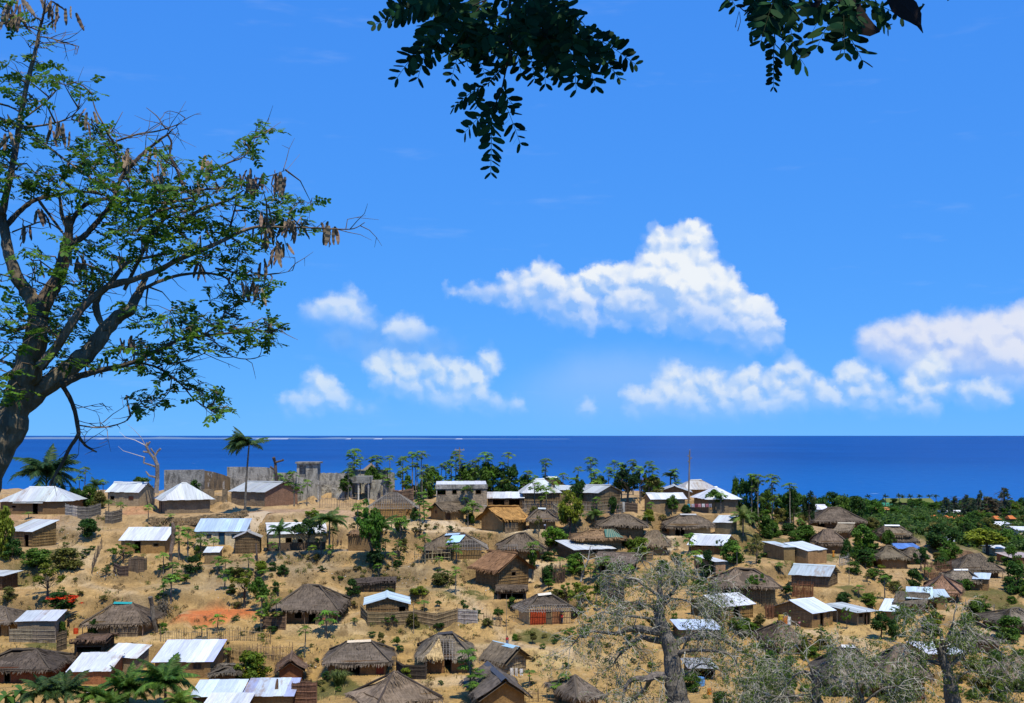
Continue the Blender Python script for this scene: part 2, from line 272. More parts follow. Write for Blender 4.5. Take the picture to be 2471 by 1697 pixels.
# ------------------------------------------------------------------ mesh builder
class MB:
    def __init__(s): s.v = []; s.f = []; s.uv = []; s.hasuv = False
    def add(s, vs, fs, uvs=None):
        o = len(s.v); s.v.extend(vs)
        for i, f in enumerate(fs):
            s.f.append([o + k for k in f])
            if uvs is not None: s.uv.append(uvs[i]); s.hasuv = True
            else: s.uv.append(None)
    def box(s, x0, x1, y0, y1, z0, z1):
        s.add([(x0, y0, z0), (x1, y0, z0), (x1, y1, z0), (x0, y1, z0), (x0, y0, z1), (x1, y0, z1), (x1, y1, z1), (x0, y1, z1)],
              [(3, 2, 1, 0), (4, 5, 6, 7), (0, 1, 5, 4), (1, 2, 6, 5), (2, 3, 7, 6), (3, 0, 4, 7)])
    def bar(s, a, b, r, n=4, r2=None):
        s.tube([a, b], [r, r if r2 is None else r2], n)
    def tube(s, pts, rad, n=6, cap=True):
        pts = [Vector(p) for p in pts]; ring = []; up = None
        for i, p in enumerate(pts):
            d = (pts[min(i + 1, len(pts) - 1)] - pts[max(i - 1, 0)])
            d = d.normalized() if d.length > 1e-9 else Vector((0, 0, 1))
            if up is None: up = Vector((0, 0, 1)) if abs(d.z) < .9 else Vector((1, 0, 0))
            a = d.cross(up); a = a.normalized() if a.length > 1e-6 else Vector((1, 0, 0)); b = d.cross(a).normalized(); up = a.cross(d).normalized()
            ring.append([tuple(p + (a * math.cos(2 * math.pi * k / n) + b * math.sin(2 * math.pi * k / n)) * rad[i]) for k in range(n)])
        vs = [q for rg in ring for q in rg]; fs = []
        for i in range(len(pts) - 1):
            for k in range(n):
                fs.append((i * n + k, i * n + (k + 1) % n, (i + 1) * n + (k + 1) % n, (i + 1) * n + k))
        if cap: fs.append(tuple(range(n))[::-1]); fs.append(tuple((len(pts) - 1) * n + k for k in range(n)))
        s.add(vs, fs)
    def mesh(s, name):
        me = bpy.data.meshes.new(name); me.from_pydata(s.v, [], s.f)
        if s.hasuv:
            ul = me.uv_layers.new(name='UVMap'); flat = []
            for f, u in zip(s.f, s.uv):
                flat.extend(u if u is not None else [(0, 0)] * len(f))
            ul.data.foreach_set('uv', np.array(flat, dtype=np.float32).ravel())
        return me
    def build(s, name, mat, parent=None, color=None, **kw):
        return link(s.mesh(name), name, mat, parent, color, **kw)
def link(me, name, mat, parent=None, color=None, loc=None, rot=None, scale=None):
    if mat and not me.materials: me.materials.append(MATS[mat])
    o = bpy.data.objects.new(name, me); COL.objects.link(o)
    if parent is not None: o.parent = parent
    if color is not None: o.color = tuple(color) + ((1,) if len(color) == 3 else ())
    if loc is not None: o.location = loc
    if rot is not None: o.rotation_euler = rot
    if scale is not None: o.scale = scale if hasattr(scale, '__len__') else (scale,) * 3
    return o
def np_mesh(name, v, f):
    """mesh from an (n,3) array and an (m,k) array of equal-sided faces"""
    me = bpy.data.meshes.new(name); v = np.asarray(v, np.float32); f = np.asarray(f, np.int32); k = f.shape[1]
    me.vertices.add(len(v)); me.vertices.foreach_set('co', v.ravel())
    me.loops.add(f.size); me.loops.foreach_set('vertex_index', f.ravel())
    me.polygons.add(len(f)); me.polygons.foreach_set('loop_start', np.arange(0, f.size, k, dtype=np.int32)); me.polygons.foreach_set('loop_total', np.full(len(f), k, np.int32))
    me.update(calc_edges=True); return me
def empty(name, loc, rz=0.0, parent=None):
    o = bpy.data.objects.new(name, None); COL.objects.link(o); o.location = loc; o.rotation_euler = (0, 0, rz); o.empty_display_size = .3
    if parent is not None: o.parent = parent
    return o
LABELS = set()
def tag(o, label=None, cat=None, group=None, kind=None):
    if label: o['label'] = label; LABELS.add(label)
    if cat: o['category'] = cat
    if group: o['group'] = group
    if kind: o['kind'] = kind
    return o
def jit(c, a=.1):
    k = 1 + random.uniform(-a, a); return tuple(max(0, x * k * (1 + random.uniform(-a, a) * .3)) for x in c[:3])
# ------------------------------------------------------------------ relief: height profiles (distance -> height) per bearing, read off the photograph
def drop(px, py, Y): return (Y, CAMZ - (py - HY) * Y / FPX)
NEAR = [(-60, 44.6), (-20, 44.2), (0, 43.3), (5, 42.8), (16, 39.6), (30, 34.0), (60, 23.5), (85, 18.0), (105, 16.2)]
def prof(front, back): return NEAR + [drop(0, py, Y) for py, Y in front] + back
ridge_back = [(262, 33.2), (290, 27), (340, 14), (400, 2), (440, -4), (900, -8)]
mid = [(1697, 134), (1640, 144), (1600, 151), (1500, 165), (1400, 180), (1320, 193), (1240, 207), (1202, 222), (1187, 245)]
COLS = [(-900, prof(mid, ridge_back)), (0, prof(mid, ridge_back)), (900, prof(mid, ridge_back)), (1500, prof(mid, ridge_back)),
        (1750, prof([(1697, 133), (1600, 149), (1500, 165), (1400, 182), (1320, 197), (1245, 214), (1218, 230), (1212, 245)], [(262, 30), (290, 24), (340, 12), (400, 1), (440, -4), (900, -8)])),
        (1960, prof([(1697, 131), (1600, 148), (1500, 166), (1400, 186), (1340, 203), (1285, 222), (1256, 245)], [(265, 26), (300, 21), (380, 13), (500, 9), (700, 4), (800, 1), (850, -3), (900, -6)])),
        (2130, prof([(1697, 130), (1600, 148), (1500, 168), (1400, 192), (1340, 214), (1290, 240), (1262, 290), (1238, 420), (1217, 700)], [(790, 1.2), (830, -1), (900, -5)])),
        (2420, prof([(1697, 130), (1600, 150), (1500, 174), (1400, 208), (1350, 240), (1305, 300), (1262, 420), (1235, 600), (1219, 770)], [(820, .5), (850, -2), (900, -5)])),
        (3600, prof([(1697, 130), (1600, 150), (1500, 176), (1400, 212), (1350, 246), (1305, 310), (1262, 420), (1235, 600), (1219, 770)], [(820, .5), (850, -2), (900, -5)]))]
YS = np.concatenate([np.arange(-60, 60, 4.0), np.arange(60, 126, 2.0), np.arange(126, 285, 0.55), np.arange(285, 900, 6.0)])
CS = np.linspace(-1300, 3700, 560)                     # columns fan out with distance
X0 = 40.0
def smooth1(a, n, axis):
    k = np.hanning(2 * n + 3)[1:-1]; k /= k.sum(); pad = [(0, 0)] * a.ndim; pad[axis] = (n, n)
    b = np.pad(a, pad, mode='edge'); return np.apply_along_axis(lambda v: np.convolve(v, k, 'valid'), axis, b)
_fineY = np.arange(-60, 905, 1.0)
_prof = np.stack([smooth1(np.interp(_fineY, *zip(*sorted(p))), 5, 0) for _, p in COLS])     # (cols, Y)
_pc = np.array([c for c, _ in COLS], float)
GX = (CS[None, :] - CX) / FPX * (YS[:, None] + X0); GY = np.repeat(YS[:, None], len(CS), 1)
_pxs = np.clip(CX + GX / np.maximum(GY, 40) * FPX, -900, 3600)
_zc = np.stack([np.interp(YS, _fineY, p) for p in _prof])                                   # (cols, rows)
Z = np.zeros_like(GX)
for j in range(len(YS)): Z[j] = np.interp(_pxs[j], _pc, _zc[:, j])
_j0 = np.searchsorted(YS, 120)
Z = smooth1(Z, 12, 1)
# value noise relief
_lat = RNG.random((256, 256))
def vnoise(x, y):
    xi = np.floor(x).astype(int); yi = np.floor(y).astype(int); fx = x - xi; fy = y - yi
    fx = fx * fx * (3 - 2 * fx); fy = fy * fy * (3 - 2 * fy)
    a = _lat[yi % 256, xi % 256]; b = _lat[yi % 256, (xi + 1) % 256]; c = _lat[(yi + 1) % 256, xi % 256]; d = _lat[(yi + 1) % 256, (xi + 1) % 256]
    return (a * (1 - fx) + b * fx) * (1 - fy) + (c * (1 - fx) + d * fx) * fy
def fbm(x, y, o=4):
    s = 0; a = .5
    for i in range(o): s = s + a * (vnoise(x + 17.3 * i, y + 5.1 * i) - .5); x = x * 2.03; y = y * 2.03; a *= .55
    return s
_amp = np.clip((GY - 110) / 30, 0, 1) * np.clip((320 - GY) / 60, 0.15, 1)
Z += _amp * (fbm(GX / 11, GY / 11) * 2.2 + fbm(GX / 2.8 + 40, GY / 3.2) * 1.1 - np.clip(.16 - np.abs(fbm(GX / 7 + 80, GY / 26 + 4)), 0, 1) * 3.2 * np.clip(fbm(GX / 30 + 3, GY / 30) * 4 + .5, 0, 1))
# terraced banks: the slope steps, steep faces turned to the camera
_st = 2.3; _tz = (Z + fbm(GX / 25 + 9, GY / 25) * 2.5) / _st; _fr = _tz - np.floor(_tz)
Z += _amp * _st * .8 * (np.clip((_fr - .30) / .40, 0, 1) ** 1.0 - _fr) * np.clip((250 - GY) / 20, 0, 1) * np.clip(1.1 - fbm(GX / 40, GY / 40 + 3) * 2, .4, 1)
def gz(X, Y):
    """ground height at world positions (bilinear in the fan grid)"""
    X = np.asarray(X, float); Y = np.asarray(Y, float)
    j = np.clip(np.interp(Y, YS, np.arange(len(YS))), 0, len(YS) - 1.001); c = X * FPX / (Y + X0) + CX
    i = np.clip((c - CS[0]) / (CS[1] - CS[0]), 0, len(CS) - 1.001)
    j0 = j.astype(int); i0 = i.astype(int); fj = j - j0; fi = i - i0
    return (Z[j0, i0] * (1 - fi) + Z[j0, i0 + 1] * fi) * (1 - fj) + (Z[j0 + 1, i0] * (1 - fi) + Z[j0 + 1, i0 + 1] * fi) * fj
_RY = np.concatenate([np.arange(100, 300, .12), np.arange(300, 850, .5)])
def hit(px, py):
    """where the sight line through a point of the photograph meets the ground"""
    Xr = (px - CX) / FPX * _RY; Zr = CAMZ - (py - HY) / FPX * _RY
    k = np.nonzero(gz(Xr, _RY) >= Zr)[0]; i = k[0] if len(k) else len(_RY) - 1
    Y = float(_RY[i]); X = float(Xr[i]); return Vector((X, Y, float(gz(X, Y))))
def at(px, Y):
    X = (px - CX) / FPX * Y; return Vector((X, Y, float(gz(X, Y))))
def sight(px, py, Y): return Vector(((px - CX) / FPX * Y, Y, CAMZ - (py - HY) / FPX * Y))
def flatten(P, wd, dp, rot, z0, margin=1.3, blend=2.6):
    global Z
    ca, sa = math.cos(rot), math.sin(rot); dx = GX - P[0]; dy = GY - P[1]
    lx = np.abs(dx * ca + dy * sa) - wd / 2 - margin; ly = np.abs(-dx * sa + dy * ca) - dp / 2 - margin
    dist = np.hypot(np.maximum(lx, 0), np.maximum(ly, 0)); k = np.clip(1 - dist / blend, 0, 1); k = k * k * (3 - 2 * k)
    Z = Z * (1 - k) + (z0 - .04) * k
# ------------------------------------------------------------------ houses: where they stand and how they look
GREY = (.150, .122, .088); BROWN = (.20, .125, .07); DARK = (.095, .075, .055); GOLD = (.40, .225, .075)
TIN = (.62, .655, .64); WHITE = (.73, .755, .755); BLUET = (.52, .66, .76); OLD = (.50, .52, .50)
MUD = (.215, .158, .095); OCH = (.30, .205, .10); GRY = (.185, .165, .135); RED = (.24, .095, .05); STK = (.165, .125, .08); PLA = (.60, .56, .48); DRK = (.11, .08, .055)
HS = []
def H(label, nick, x, yb, ye, yr, rot, roof, mat, rcol, wall, wcol, **k):
    if mat == 'thatch': rcol = (rcol[0] * .86, rcol[1] * .82, rcol[2] * .76)
    if wall != 'concrete': wcol = (wcol[0] * 1.12, wcol[1] * .97, wcol[2] * .74)
    HS.append(dict(label=label, nick=nick, x=x, yb=yb, ye=ye, yr=yr, rot=R(rot), roof=roof, mat=mat, rcol=rcol, wall=wall, wcol=wcol, **k))
def door(fr, side='f', w=1.0, h=1.95, kind='open', col=DRK): return (side, fr, w, 0.0, h, kind, col)
def win(fr, side='f', w=.8, z=1.0, h=.7, kind='open', col=DRK): return (side, fr, w, z, z + h, kind, col)
# ---- top row, left to right
H('wide hip-roofed house of pale tin over brown mud walls, far left on the ridge', 'wide hip-roofed tin house on the far left', (1, None, 163), 1241, 1211, 1176, 0, 'hip', 'tin', TIN, 'mud', (.17, .12, .075), d=8, rf=.40, over=.5, op=[door(.52), win(.2, h=.5)], skirt=True)
H('plain house with pale gable tin roof and red shutter, behind the hip-roofed grey house', 'tin house with the red shutter', (250, 334, 356), 1222, 1190, 1166, -20, 'gable', 'tin', TIN, 'mud', (.30, .27, .21), over=.35, op=[win(.15, w=.9), win(.76, w=1.0, kind='closed', col=(.30, .09, .04))])
H('square grey house with pyramid tin roof standing above the dry stone wall', 'pyramid-roofed grey house', (357, 398, 496), 1240, 1208, 1167, 24, 'hip', 'tin', TIN, 'mud', GRY, rf=.12, over=.8, op=[door(.45, 'l', w=.9)])
H('long house with weathered tin gable roof and brick side, beside the tall coconut palm', 'tin house beside the tall coconut palm', (546, 639, 700), 1223, 1189, 1164, -30, 'gable', 'tin', OLD, 'mud', GRY, wcol2=(.26, .155, .10), over=.4, op=[])
H('small ochre-sided hut with slanting pale tin roof at the left edge, below the ridge', 'slant-roofed tin hut at the left edge', (8, 78, 112), 1321, 1285, 1256, -28, 'mono', 'tin', TIN, 'pole', (.22, .17, .10), over=.4, op=[door(.75)])
H('ochre mud house with one bright white tin slope behind a thin green tree', 'ochre house with the bright white slope', (290, None, 397), 1336, 1306, 1273, 2, 'mono', 'tin', WHITE, 'mud', OCH, d=5.2, over=.35, op=[door(.38), win(.8, h=.5)])
H('white-plastered house with blue-grey tin slope and blue door below the stone wall', 'white-plastered house with the blue door', (469, None, 590), 1315, 1283, 1252, 3, 'mono', 'tin', BLUET, 'mud', PLA, d=5.2, over=.3, op=[door(.53, kind='closed', col=(.02, .06, .10)), win(.27, kind='closed', col=(.02, .05, .08)), win(.78, kind='closed', col=(.03, .11, .13))])
H('little stick hut with patched pale gable roof at the foot of the footpath', 'little stick hut by the footpath', (560, None, 625), 1336, 1299, 1284, 8, 'gabley', 'tin', (.5, .48, .42), 'pole', (.15, .12, .085), d=4, over=.35, op=[])
H('tiny mud shed with dazzling flat white roof below the white-plastered house', 'tiny shed with the dazzling white roof', (490, None, 527), 1361, 1334, 1320, 4, 'mono', 'tin', WHITE, 'mud', (.21, .17, .11), d=3.2, over=.2, op=[])
H('dark lean-to with small tin roof cut off by the left edge of the photo', 'dark lean-to at the left edge', (-40, None, 18), 1424, 1390, 1378, -10, 'mono', 'tin', TIN, 'pole', DRK, d=4, over=.6, op=[])
# ---- B
H('broad hut with bare lattice roof stripped of thatch, centre left under papayas', 'lattice-roofed hut on the upper terrace', (893, None, 992), 1252, 1228, 1189, 4, 'hip', 'lattice', (.20, .18, .155), 'mud', OCH, d=8, rf=.22, over=1.1, op=[win(.72, w=.6, h=.35), door(.92, w=.9)], posts=True)
H('small tan mud hut with short dark thatch and wooden door, right of the lattice roof', 'small tan hut right of the lattice roof', (1037, 1071, 1118), 1256, 1232, 1213, 36, 'gable', 'thatch', GREY, 'mud', (.33, .23, .125), over=.5, op=[door(.2, kind='closed', col=(.1, .055, .03)), win(.4, 'l', w=.5, h=.5, kind='closed', col=(.2, .09, .05))])
H('old flat-fronted concrete house with parapet and white roof slope, ochre stains', 'flat-fronted concrete house with parapet', (1046, None, 1175), 1236, 1176, 1162, 3, 'mono', 'tin', WHITE, 'concrete', (.36, .285, .19), d=9, over=.05, op=[win(.83, z=3.0, w=1.0, h=.8), win(.36, z=3.0, w=.8, h=.8), win(.1, z=2.9, w=1.6, h=.9)], parapet=True)
H('long low open shed under a strip of white tin beside the concrete house', 'long open shed of white tin', (1178, None, 1262), 1228, 1203, 1188, 0, 'mono', 'tin', WHITE, 'pole', DRK, d=5, over=.3, op=[door(.3, w=2.2, h=1.7), door(.75, w=2.0, h=1.7)])
H('ochre hut with shaggy golden new thatch and bamboo screen, in the middle', 'hut with golden new thatch', (1160, 1213, 1270), 1284, 1256, 1223, 38, 'gable', 'thatch', GOLD, 'mud', (.29, .205, .105), over=.75, op=[door(.3, w=1.6)], screen=(.0, .55))
H('cream and brown house with thin tin roof half hidden by green trees', 'cream and brown house behind green trees', (628, 648, 781), 1329, 1290, 1264, 14, 'gable', 'tin', WHITE, 'mud', (.50, .44, .32), over=.25, op=[win(.3, 'l', w=.6, h=1.1), win(.55), door(.35)], dado=(.13, .09, .06))
H('bare brown mud cube hut with flat roof, left of the leafy papaya trunk', 'flat-topped brown mud hut', (839, None, 905), 1330, 1290, 1284, -6, 'mono', 'thatch', BROWN, 'mud', (.19, .14, .09), d=4, over=.15, op=[])
H('wide hut half thatched half bare lattice with a tilted blue sheet on top', 'hut with the tilted blue sheet', (1031, None, 1162), 1350, 1327, 1287, 2, 'hip', 'thatch', GREY, 'mud', (.21, .155, .085), d=8.5, rf=.3, over=.9, op=[door(.2, w=1.1), win(.55, h=.4)], bare=(.45, 1.0, 0, .55), sheets=True)
H('large grey thatched hut with a lattice patch above its door, centre', 'grey thatched hut with the lattice patch', (1212, None, 1302), 1351, 1327, 1288, 3, 'hip', 'thatch', GREY, 'mud', (.25, .175, .09), d=8, rf=.25, over=1.0, op=[door(.3, kind='closed', col=(.2, .11, .05))], bare=(.12, .38, 0, .25), posts=True)
H('bamboo-sided hut with ragged rusty brown thatch, centre of the slope', 'hut with ragged rusty brown thatch', (1146, 1203, 1276), 1416, 1378, 1335, -50, 'gable', 'thatch', (.25, .145, .075), 'pole', (.21, .155, .09), over=.8, op=[win(.5, 'r', w=.9, z=1.3)])
# ---- C
H('pale hip-roofed tin house behind stick fencing and papayas on the crest', 'pale hip-roofed tin house on the crest', (1258, None, 1350), 1226, 1190, 1157, 3, 'hip', 'tin', TIN, 'pole', (.2, .165, .12), d=8, rf=.25, over=.45, op=[])
H('brick gable house with dark thatch and a white ridge strip on the crest', 'brick gable house with white ridge strip', (1304, 1322, 1360), 1192, 1172, 1152, -38, 'gable', 'thatch', DARK, 'mud', (.33, .17, .085), over=.5, op=[], Y=236, cap=WHITE)
H('small low tin roof wedged between two larger houses on the crest', 'small low tin roof wedged on the crest', (1345, None, 1385), 1210, 1184, 1173, 0, 'gable', 'tin', TIN, 'mud', GRY, d=6, over=.3, op=[], Y=226)
H('grey stick-walled house with pale tin gable roof, right of centre on the crest', 'stick-walled tin house on the crest', (1388, 1442, 1505), 1233, 1191, 1172, -35, 'gable', 'tin', OLD, 'pole', (.19, .165, .125), over=.4, op=[])
H('tan mud house with clean white tin slope in front of the utility pole', 'tan house in front of the utility pole', (1562, 1573, 1655), 1236, 1206, 1192, 10, 'gable', 'tin', WHITE, 'mud', (.26, .21, .14), over=.35, op=[])
H('brown gable-fronted house under patched tin, left of the utility pole', 'gable-fronted house left of the utility pole', (1592, None, 1676), 1216, 1190, 1174, -6, 'gabley', 'tin', TIN, 'mud', (.19, .145, .1), d=9, over=.5, op=[], Y=226)
H('big hip-roofed house with rust-streaked tin, topmost roof on the crest', 'big rust-streaked hip roof on the crest', (1645, None, 1730), 1206, 1182, 1159, 3, 'hip', 'tin', (.6, .58, .52), 'mud', OCH, d=9, rf=.35, over=.5, op=[], Y=240, rust=.8)
H('pointed hip roof of white tin over a pole house with washing outside', 'pointed white hip roof with washing outside', (1690, None, 1782), 1238, 1205, 1176, 10, 'hip', 'tin', WHITE, 'mud', GRY, d=8, rf=.1, over=.6, op=[win(.1, w=1.3, h=1.4, z=.5, kind='closed', col=(.35, .2, .08))])
H('scruffy round-ended thatch with bare rafters showing, right of the golden hut', 'scruffy thatch right of the golden hut', (1278, None, 1340), 1277, 1254, 1228, 0, 'hip', 'thatch', (.17, .14, .11), 'mud', OCH, d=6.5, rf=.3, over=.6, op=[], cap=(.45, .5, .5))
H('long dark thatch under trees with a small figure-high stick fence below', 'long dark thatch under the trees', (1452, None, 1560), 1290, 1270, 1242, -4, 'hip', 'thatch', GREY, 'mud', MUD, d=7.5, rf=.35, over=.8, op=[door(.3)])
H('wide grey thatched house with two dark doorways on the right terrace', 'wide grey thatch with two doorways', (1616, None, 1722), 1293, 1268, 1242, -4, 'hip', 'thatch', (.165, .135, .10), 'mud', (.24, .18, .11), d=8, rf=.4, over=.8, op=[door(.2, w=.9, h=1.6), door(.32, w=.8, h=1.6)], cap=(.4, .4, .38))
H('small mud house with slanted grey tin, tucked behind the wide grey thatch', 'small slanted tin behind the wide thatch', (1728, 1765, 1786), 1290, 1263, 1245, -25, 'mono', 'tin', TIN, 'mud', (.19, .16, .115), over=.35, op=[])
H('low brown thatch with a green tarpaulin end, centre right', 'low brown thatch with green tarpaulin', (1392, None, 1505), 1322, 1304, 1281, -3, 'hip', 'thatch', (.27, .18, .10), 'pole', MUD, d=7, rf=.4, over=.8, op=[], tarp=True)
H('stone-coloured mud house with flat white tin tilted toward us, centre right', 'mud house with tilted white tin, centre right', (1350, 1388, 1482), 1352, 1329, 1305, 22, 'mono', 'tin', WHITE, 'pole', (.165, .14, .10), over=.4, op=[win(.5, h=.4, w=.7)])
H('steep brown-grey thatch over plain mud wall above the baobab crown', 'steep thatch just above the baobab', (1545, None, 1622), 1340, 1318, 1283, -6, 'hip', 'thatch', (.20, .155, .105), 'mud', (.25, .20, .125), d=7.5, rf=.3, over=.6, op=[])
H('brown pole house with broad pale tin roof on posts, upper right', 'brown pole house with broad tin roof', (1672, 1742, 1790), 1338, 1318, 1293, -22, 'gable', 'tin', (.7, .74, .74), 'pole', (.2, .145, .085), over=.6, op=[win(.25, w=1.0, h=.8), win(.6, w=.8, h=.7)], posts=True)
H('open-fronted shelter with sagging thatch on thin posts left of the baobab', 'open-fronted thatch shelter', (1448, None, 1545), 1384, 1358, 1336, -14, 'gable', 'thatch', (.15, .125, .10), 'pole', DRK, d=6.5, over=.8, op=[door(.3, w=3.0, h=1.6), door(.7, w=2.2, h=1.6)], posts=True)
H('pinkish mud hut with white tin half behind a dark bush, above baobab', 'pinkish mud hut behind a dark bush', (1690, 1727, 1752), 1388, 1357, 1341, 20, 'mono', 'tin', WHITE, 'mud', (.31, .21, .15), over=.25, op=[])
# ---- D
H('big dark thatched house with steep hip roof, alone on the right shoulder', 'big dark thatch on the right shoulder', (1972, None, 2085), 1276, 1258, 1226, -3, 'hip', 'thatch', (.145, .118, .09), 'pole', (.13, .10, .07), d=9, rf=.25, over=.9, op=[door(.1, w=1.4), door(.6, w=2.2)])
H('grey thatch with a straw-coloured ridge just below the big dark thatch', 'thatch below the big dark thatch', (1982, None, 2040), 1336, 1310, 1280, -4, 'hip', 'thatch', (.18, .14, .105), 'mud', (.16, .115, .075), d=6.5, rf=.4, over=.7, op=[])
H('peaked thatch with pale ridge poles, right behind its grey neighbour', 'peaked thatch with pale ridge', (2030, None, 2078), 1300, 1282, 1264, -30, 'gable', 'thatch', (.20, .165, .12), 'pole', MUD, d=7, over=.6, op=[], cap=(.45, .4, .3))
H('left half-roof of pale tin joined to the barred-window mud house', 'pale tin annex of the barred-window house', (1866, None, 1912), 1352, 1321, 1307, 20, 'mono', 'tin', (.68, .78, .8), 'mud', (.22, .17, .10), d=6, over=.2, op=[])
H('tan mud house with flat ribbed tin and a barred window on its left side', 'tan mud house with barred window', (1906, 1950, 2004), 1363, 1331, 1311, 34, 'mono', 'tin', (.70, .77, .78), 'mud', (.31, .215, .125), over=.12, op=[win(.42, 'l', w=1.0, z=1.1, h=1.0, kind='closed', col=(.05, .045, .04))], low=True)
H('dark stick-walled house with dull ribbed tin, below the barred-window house', 'dark stick-walled house with ribbed tin', (1920, 1998, 2042), 1418, 1392, 1366, -28, 'gable', 'tin', (.48, .56, .57), 'pole', (.16, .135, .105), over=.45, op=[])
H('thatch with bright white ridge among trees, far right mid distance', 'white-ridged thatch among the trees', (2140, None, 2192), 1310, 1290, 1268, 0, 'hip', 'thatch', (.20, .165, .12), 'mud', MUD, d=7, rf=.7, over=.6, op=[], cap=WHITE)
H('dark thatch with pale ridge cap just in front of another white-ridged thatch', 'dark thatch with pale ridge cap', (2172, None, 2222), 1326, 1308, 1289, -8, 'hip', 'thatch', (.13, .11, .085), 'mud', MUD, d=7, rf=.6, over=.6, op=[], cap=WHITE)
H('lone sky-blue tarpaulin roof among thatches on the right', 'sky-blue tarpaulin roof', (2170, None, 2222), 1342, 1325, 1312, 0, 'mono', 'tin', (.13, .27, .62), 'pole', DRK, d=5, over=.3, op=[])
H('round-shouldered mossy thatch in front of the blue tarpaulin', 'mossy thatch in front of the blue tarpaulin', (2130, None, 2196), 1372, 1346, 1319, -4, 'hip', 'thatch', (.17, .145, .10), 'mud', MUD, d=7, rf=.25, over=.6, op=[])
H('small thatch touching the right end of the blue tarpaulin', 'small thatch right of the blue tarpaulin', (2196, None, 2236), 1362, 1343, 1322, 0, 'hip', 'thatch', (.18, .15, .11), 'mud', MUD, d=6, rf=.3, over=.5, op=[])
H('broad hipped grey thatch behind dark bushes at the right', 'broad hipped thatch behind dark bushes', (2325, None, 2420), 1394, 1374, 1340, -6, 'hip', 'thatch', (.15, .125, .095), 'mud', DRK, d=8.5, rf=.3, over=.9, op=[], posts=True)
H('flat brown thatch peeping out behind the broad hipped thatch', 'flat brown thatch at the back right', (2312, None, 2366), 1366, 1348, 1331, 0, 'hip', 'thatch', BROWN, 'mud', OCH, d=6, rf=.5, over=.5, op=[])
H('white flat-roofed house among trees on the right skyline', 'white flat-roofed house on the right skyline', (1954, None, 2000), 1240, 1230, 1219, 0, 'gable', 'tin', (.85, .86, .88), 'mud', PLA, d=9, over=.3, op=[], Y=275)
# ---- E
H('grey tin lean-to house behind a grey bamboo fence, lower left', 'grey lean-to house behind bamboo, lower left', (34, None, 130), 1548, 1500, 1474, 6, 'mono', 'tin', (.7, .74, .76), 'mud', (.22, .195, .165), d=5, over=.3, op=[])
H('thatch cut off by the left edge behind the grey lean-to house', 'thatch cut off by the left edge', (-70, None, 18), 1535, 1502, 1466, 0, 'hip', 'thatch', (.17, .14, .11), 'mud', OCH, d=7, rf=.3, over=.7, op=[door(.7, w=1.2)])
H('long shaggy thatched house with turquoise ridge sheet, lower left', 'thatched house with turquoise ridge', (211, None, 338), 1534, 1505, 1458, 0, 'hip', 'thatch', (.155, .125, .092), 'mud', (.22, .165, .105), d=8, rf=.35, over=.8, op=[door(.5, w=1.1)], cap=(.02, .28, .28), screen=(.48, 1.0), posts=True)
H('dark broad thatch over red-brown wall in the lower left corner', 'dark broad thatch in the lower left corner', (-60, None, 112), 1648, 1614, 1570, 0, 'hip', 'thatch', (.12, .10, .078), 'mud', (.17, .07, .045), d=8, rf=.35, over=.8, op=[door(.45, w=.8)])
H('low building with smooth white tin slope above a brick base, lower left', 'smooth white tin above a brick base', (160, None, 262), 1652, 1621, 1576, 3, 'mono', 'tin', WHITE, 'mud', (.28, .135, .075), d=6, over=.3, op=[])
H('tilted white tin roof stepping up beside the brick-based building', 'tilted white tin beside the brick base', (248, 328, 340), 1620, 1590, 1557, -16, 'mono', 'tin', WHITE, 'mud', (.25, .225, .19), over=.3, op=[])
H('tall mud house with big striped white tin slope and one small window', 'striped white tin slope with one window', (374, None, 508), 1636, 1598, 1546, 0, 'mono', 'tin', (.76, .82, .90), 'mud', (.23, .165, .09), d=6.5, over=.4, op=[win(.76, w=1.0, z=1.0, h=.8, kind='closed', col=(.05, .045, .035))], stripes=True)
H('tiny grey thatched store between white tin roofs, lower left', 'tiny grey thatched store', (515, None, 562), 1652, 1636, 1611, 0, 'hip', 'thatch', (.15, .13, .105), 'mud', DRK, d=4.5, rf=.4, over=.5, op=[])
H('pale tin roof with rounded top edge behind the palm crowns at the bottom', 'pale tin roof by the palm crowns', (456, None, 572), 1712, 1682, 1642, 4, 'mono', 'tin', (.72, .80, .84), 'mud', DRK, d=6, over=.35, op=[], stripes=False)
H('white tin eave at the very bottom, below the pale tin roof', 'white tin eave at the very bottom', (482, None, 588), 1740, 1712, 1687, 4, 'mono', 'tin', WHITE, 'mud', DRK, d=6, over=.3, op=[])
H('rust-streaked striped tin roof at the bottom beside a broken stump', 'rust-streaked striped tin by the stump', (584, None, 702), 1712, 1680, 1638, 3, 'mono', 'tin', (.62, .70, .76), 'mud', (.2, .15, .085), d=6, over=.35, op=[], stripes=True, rust=.55)
H('dark collapsed thatch shelter on low posts above white tin, lower left', 'collapsed dark thatch shelter', (176, None, 248), 1575, 1566, 1543, 3, 'gable', 'thatch', (.13, .085, .055), 'pole', DRK, d=5, over=.5, op=[door(.5, w=4.0, h=.7)])
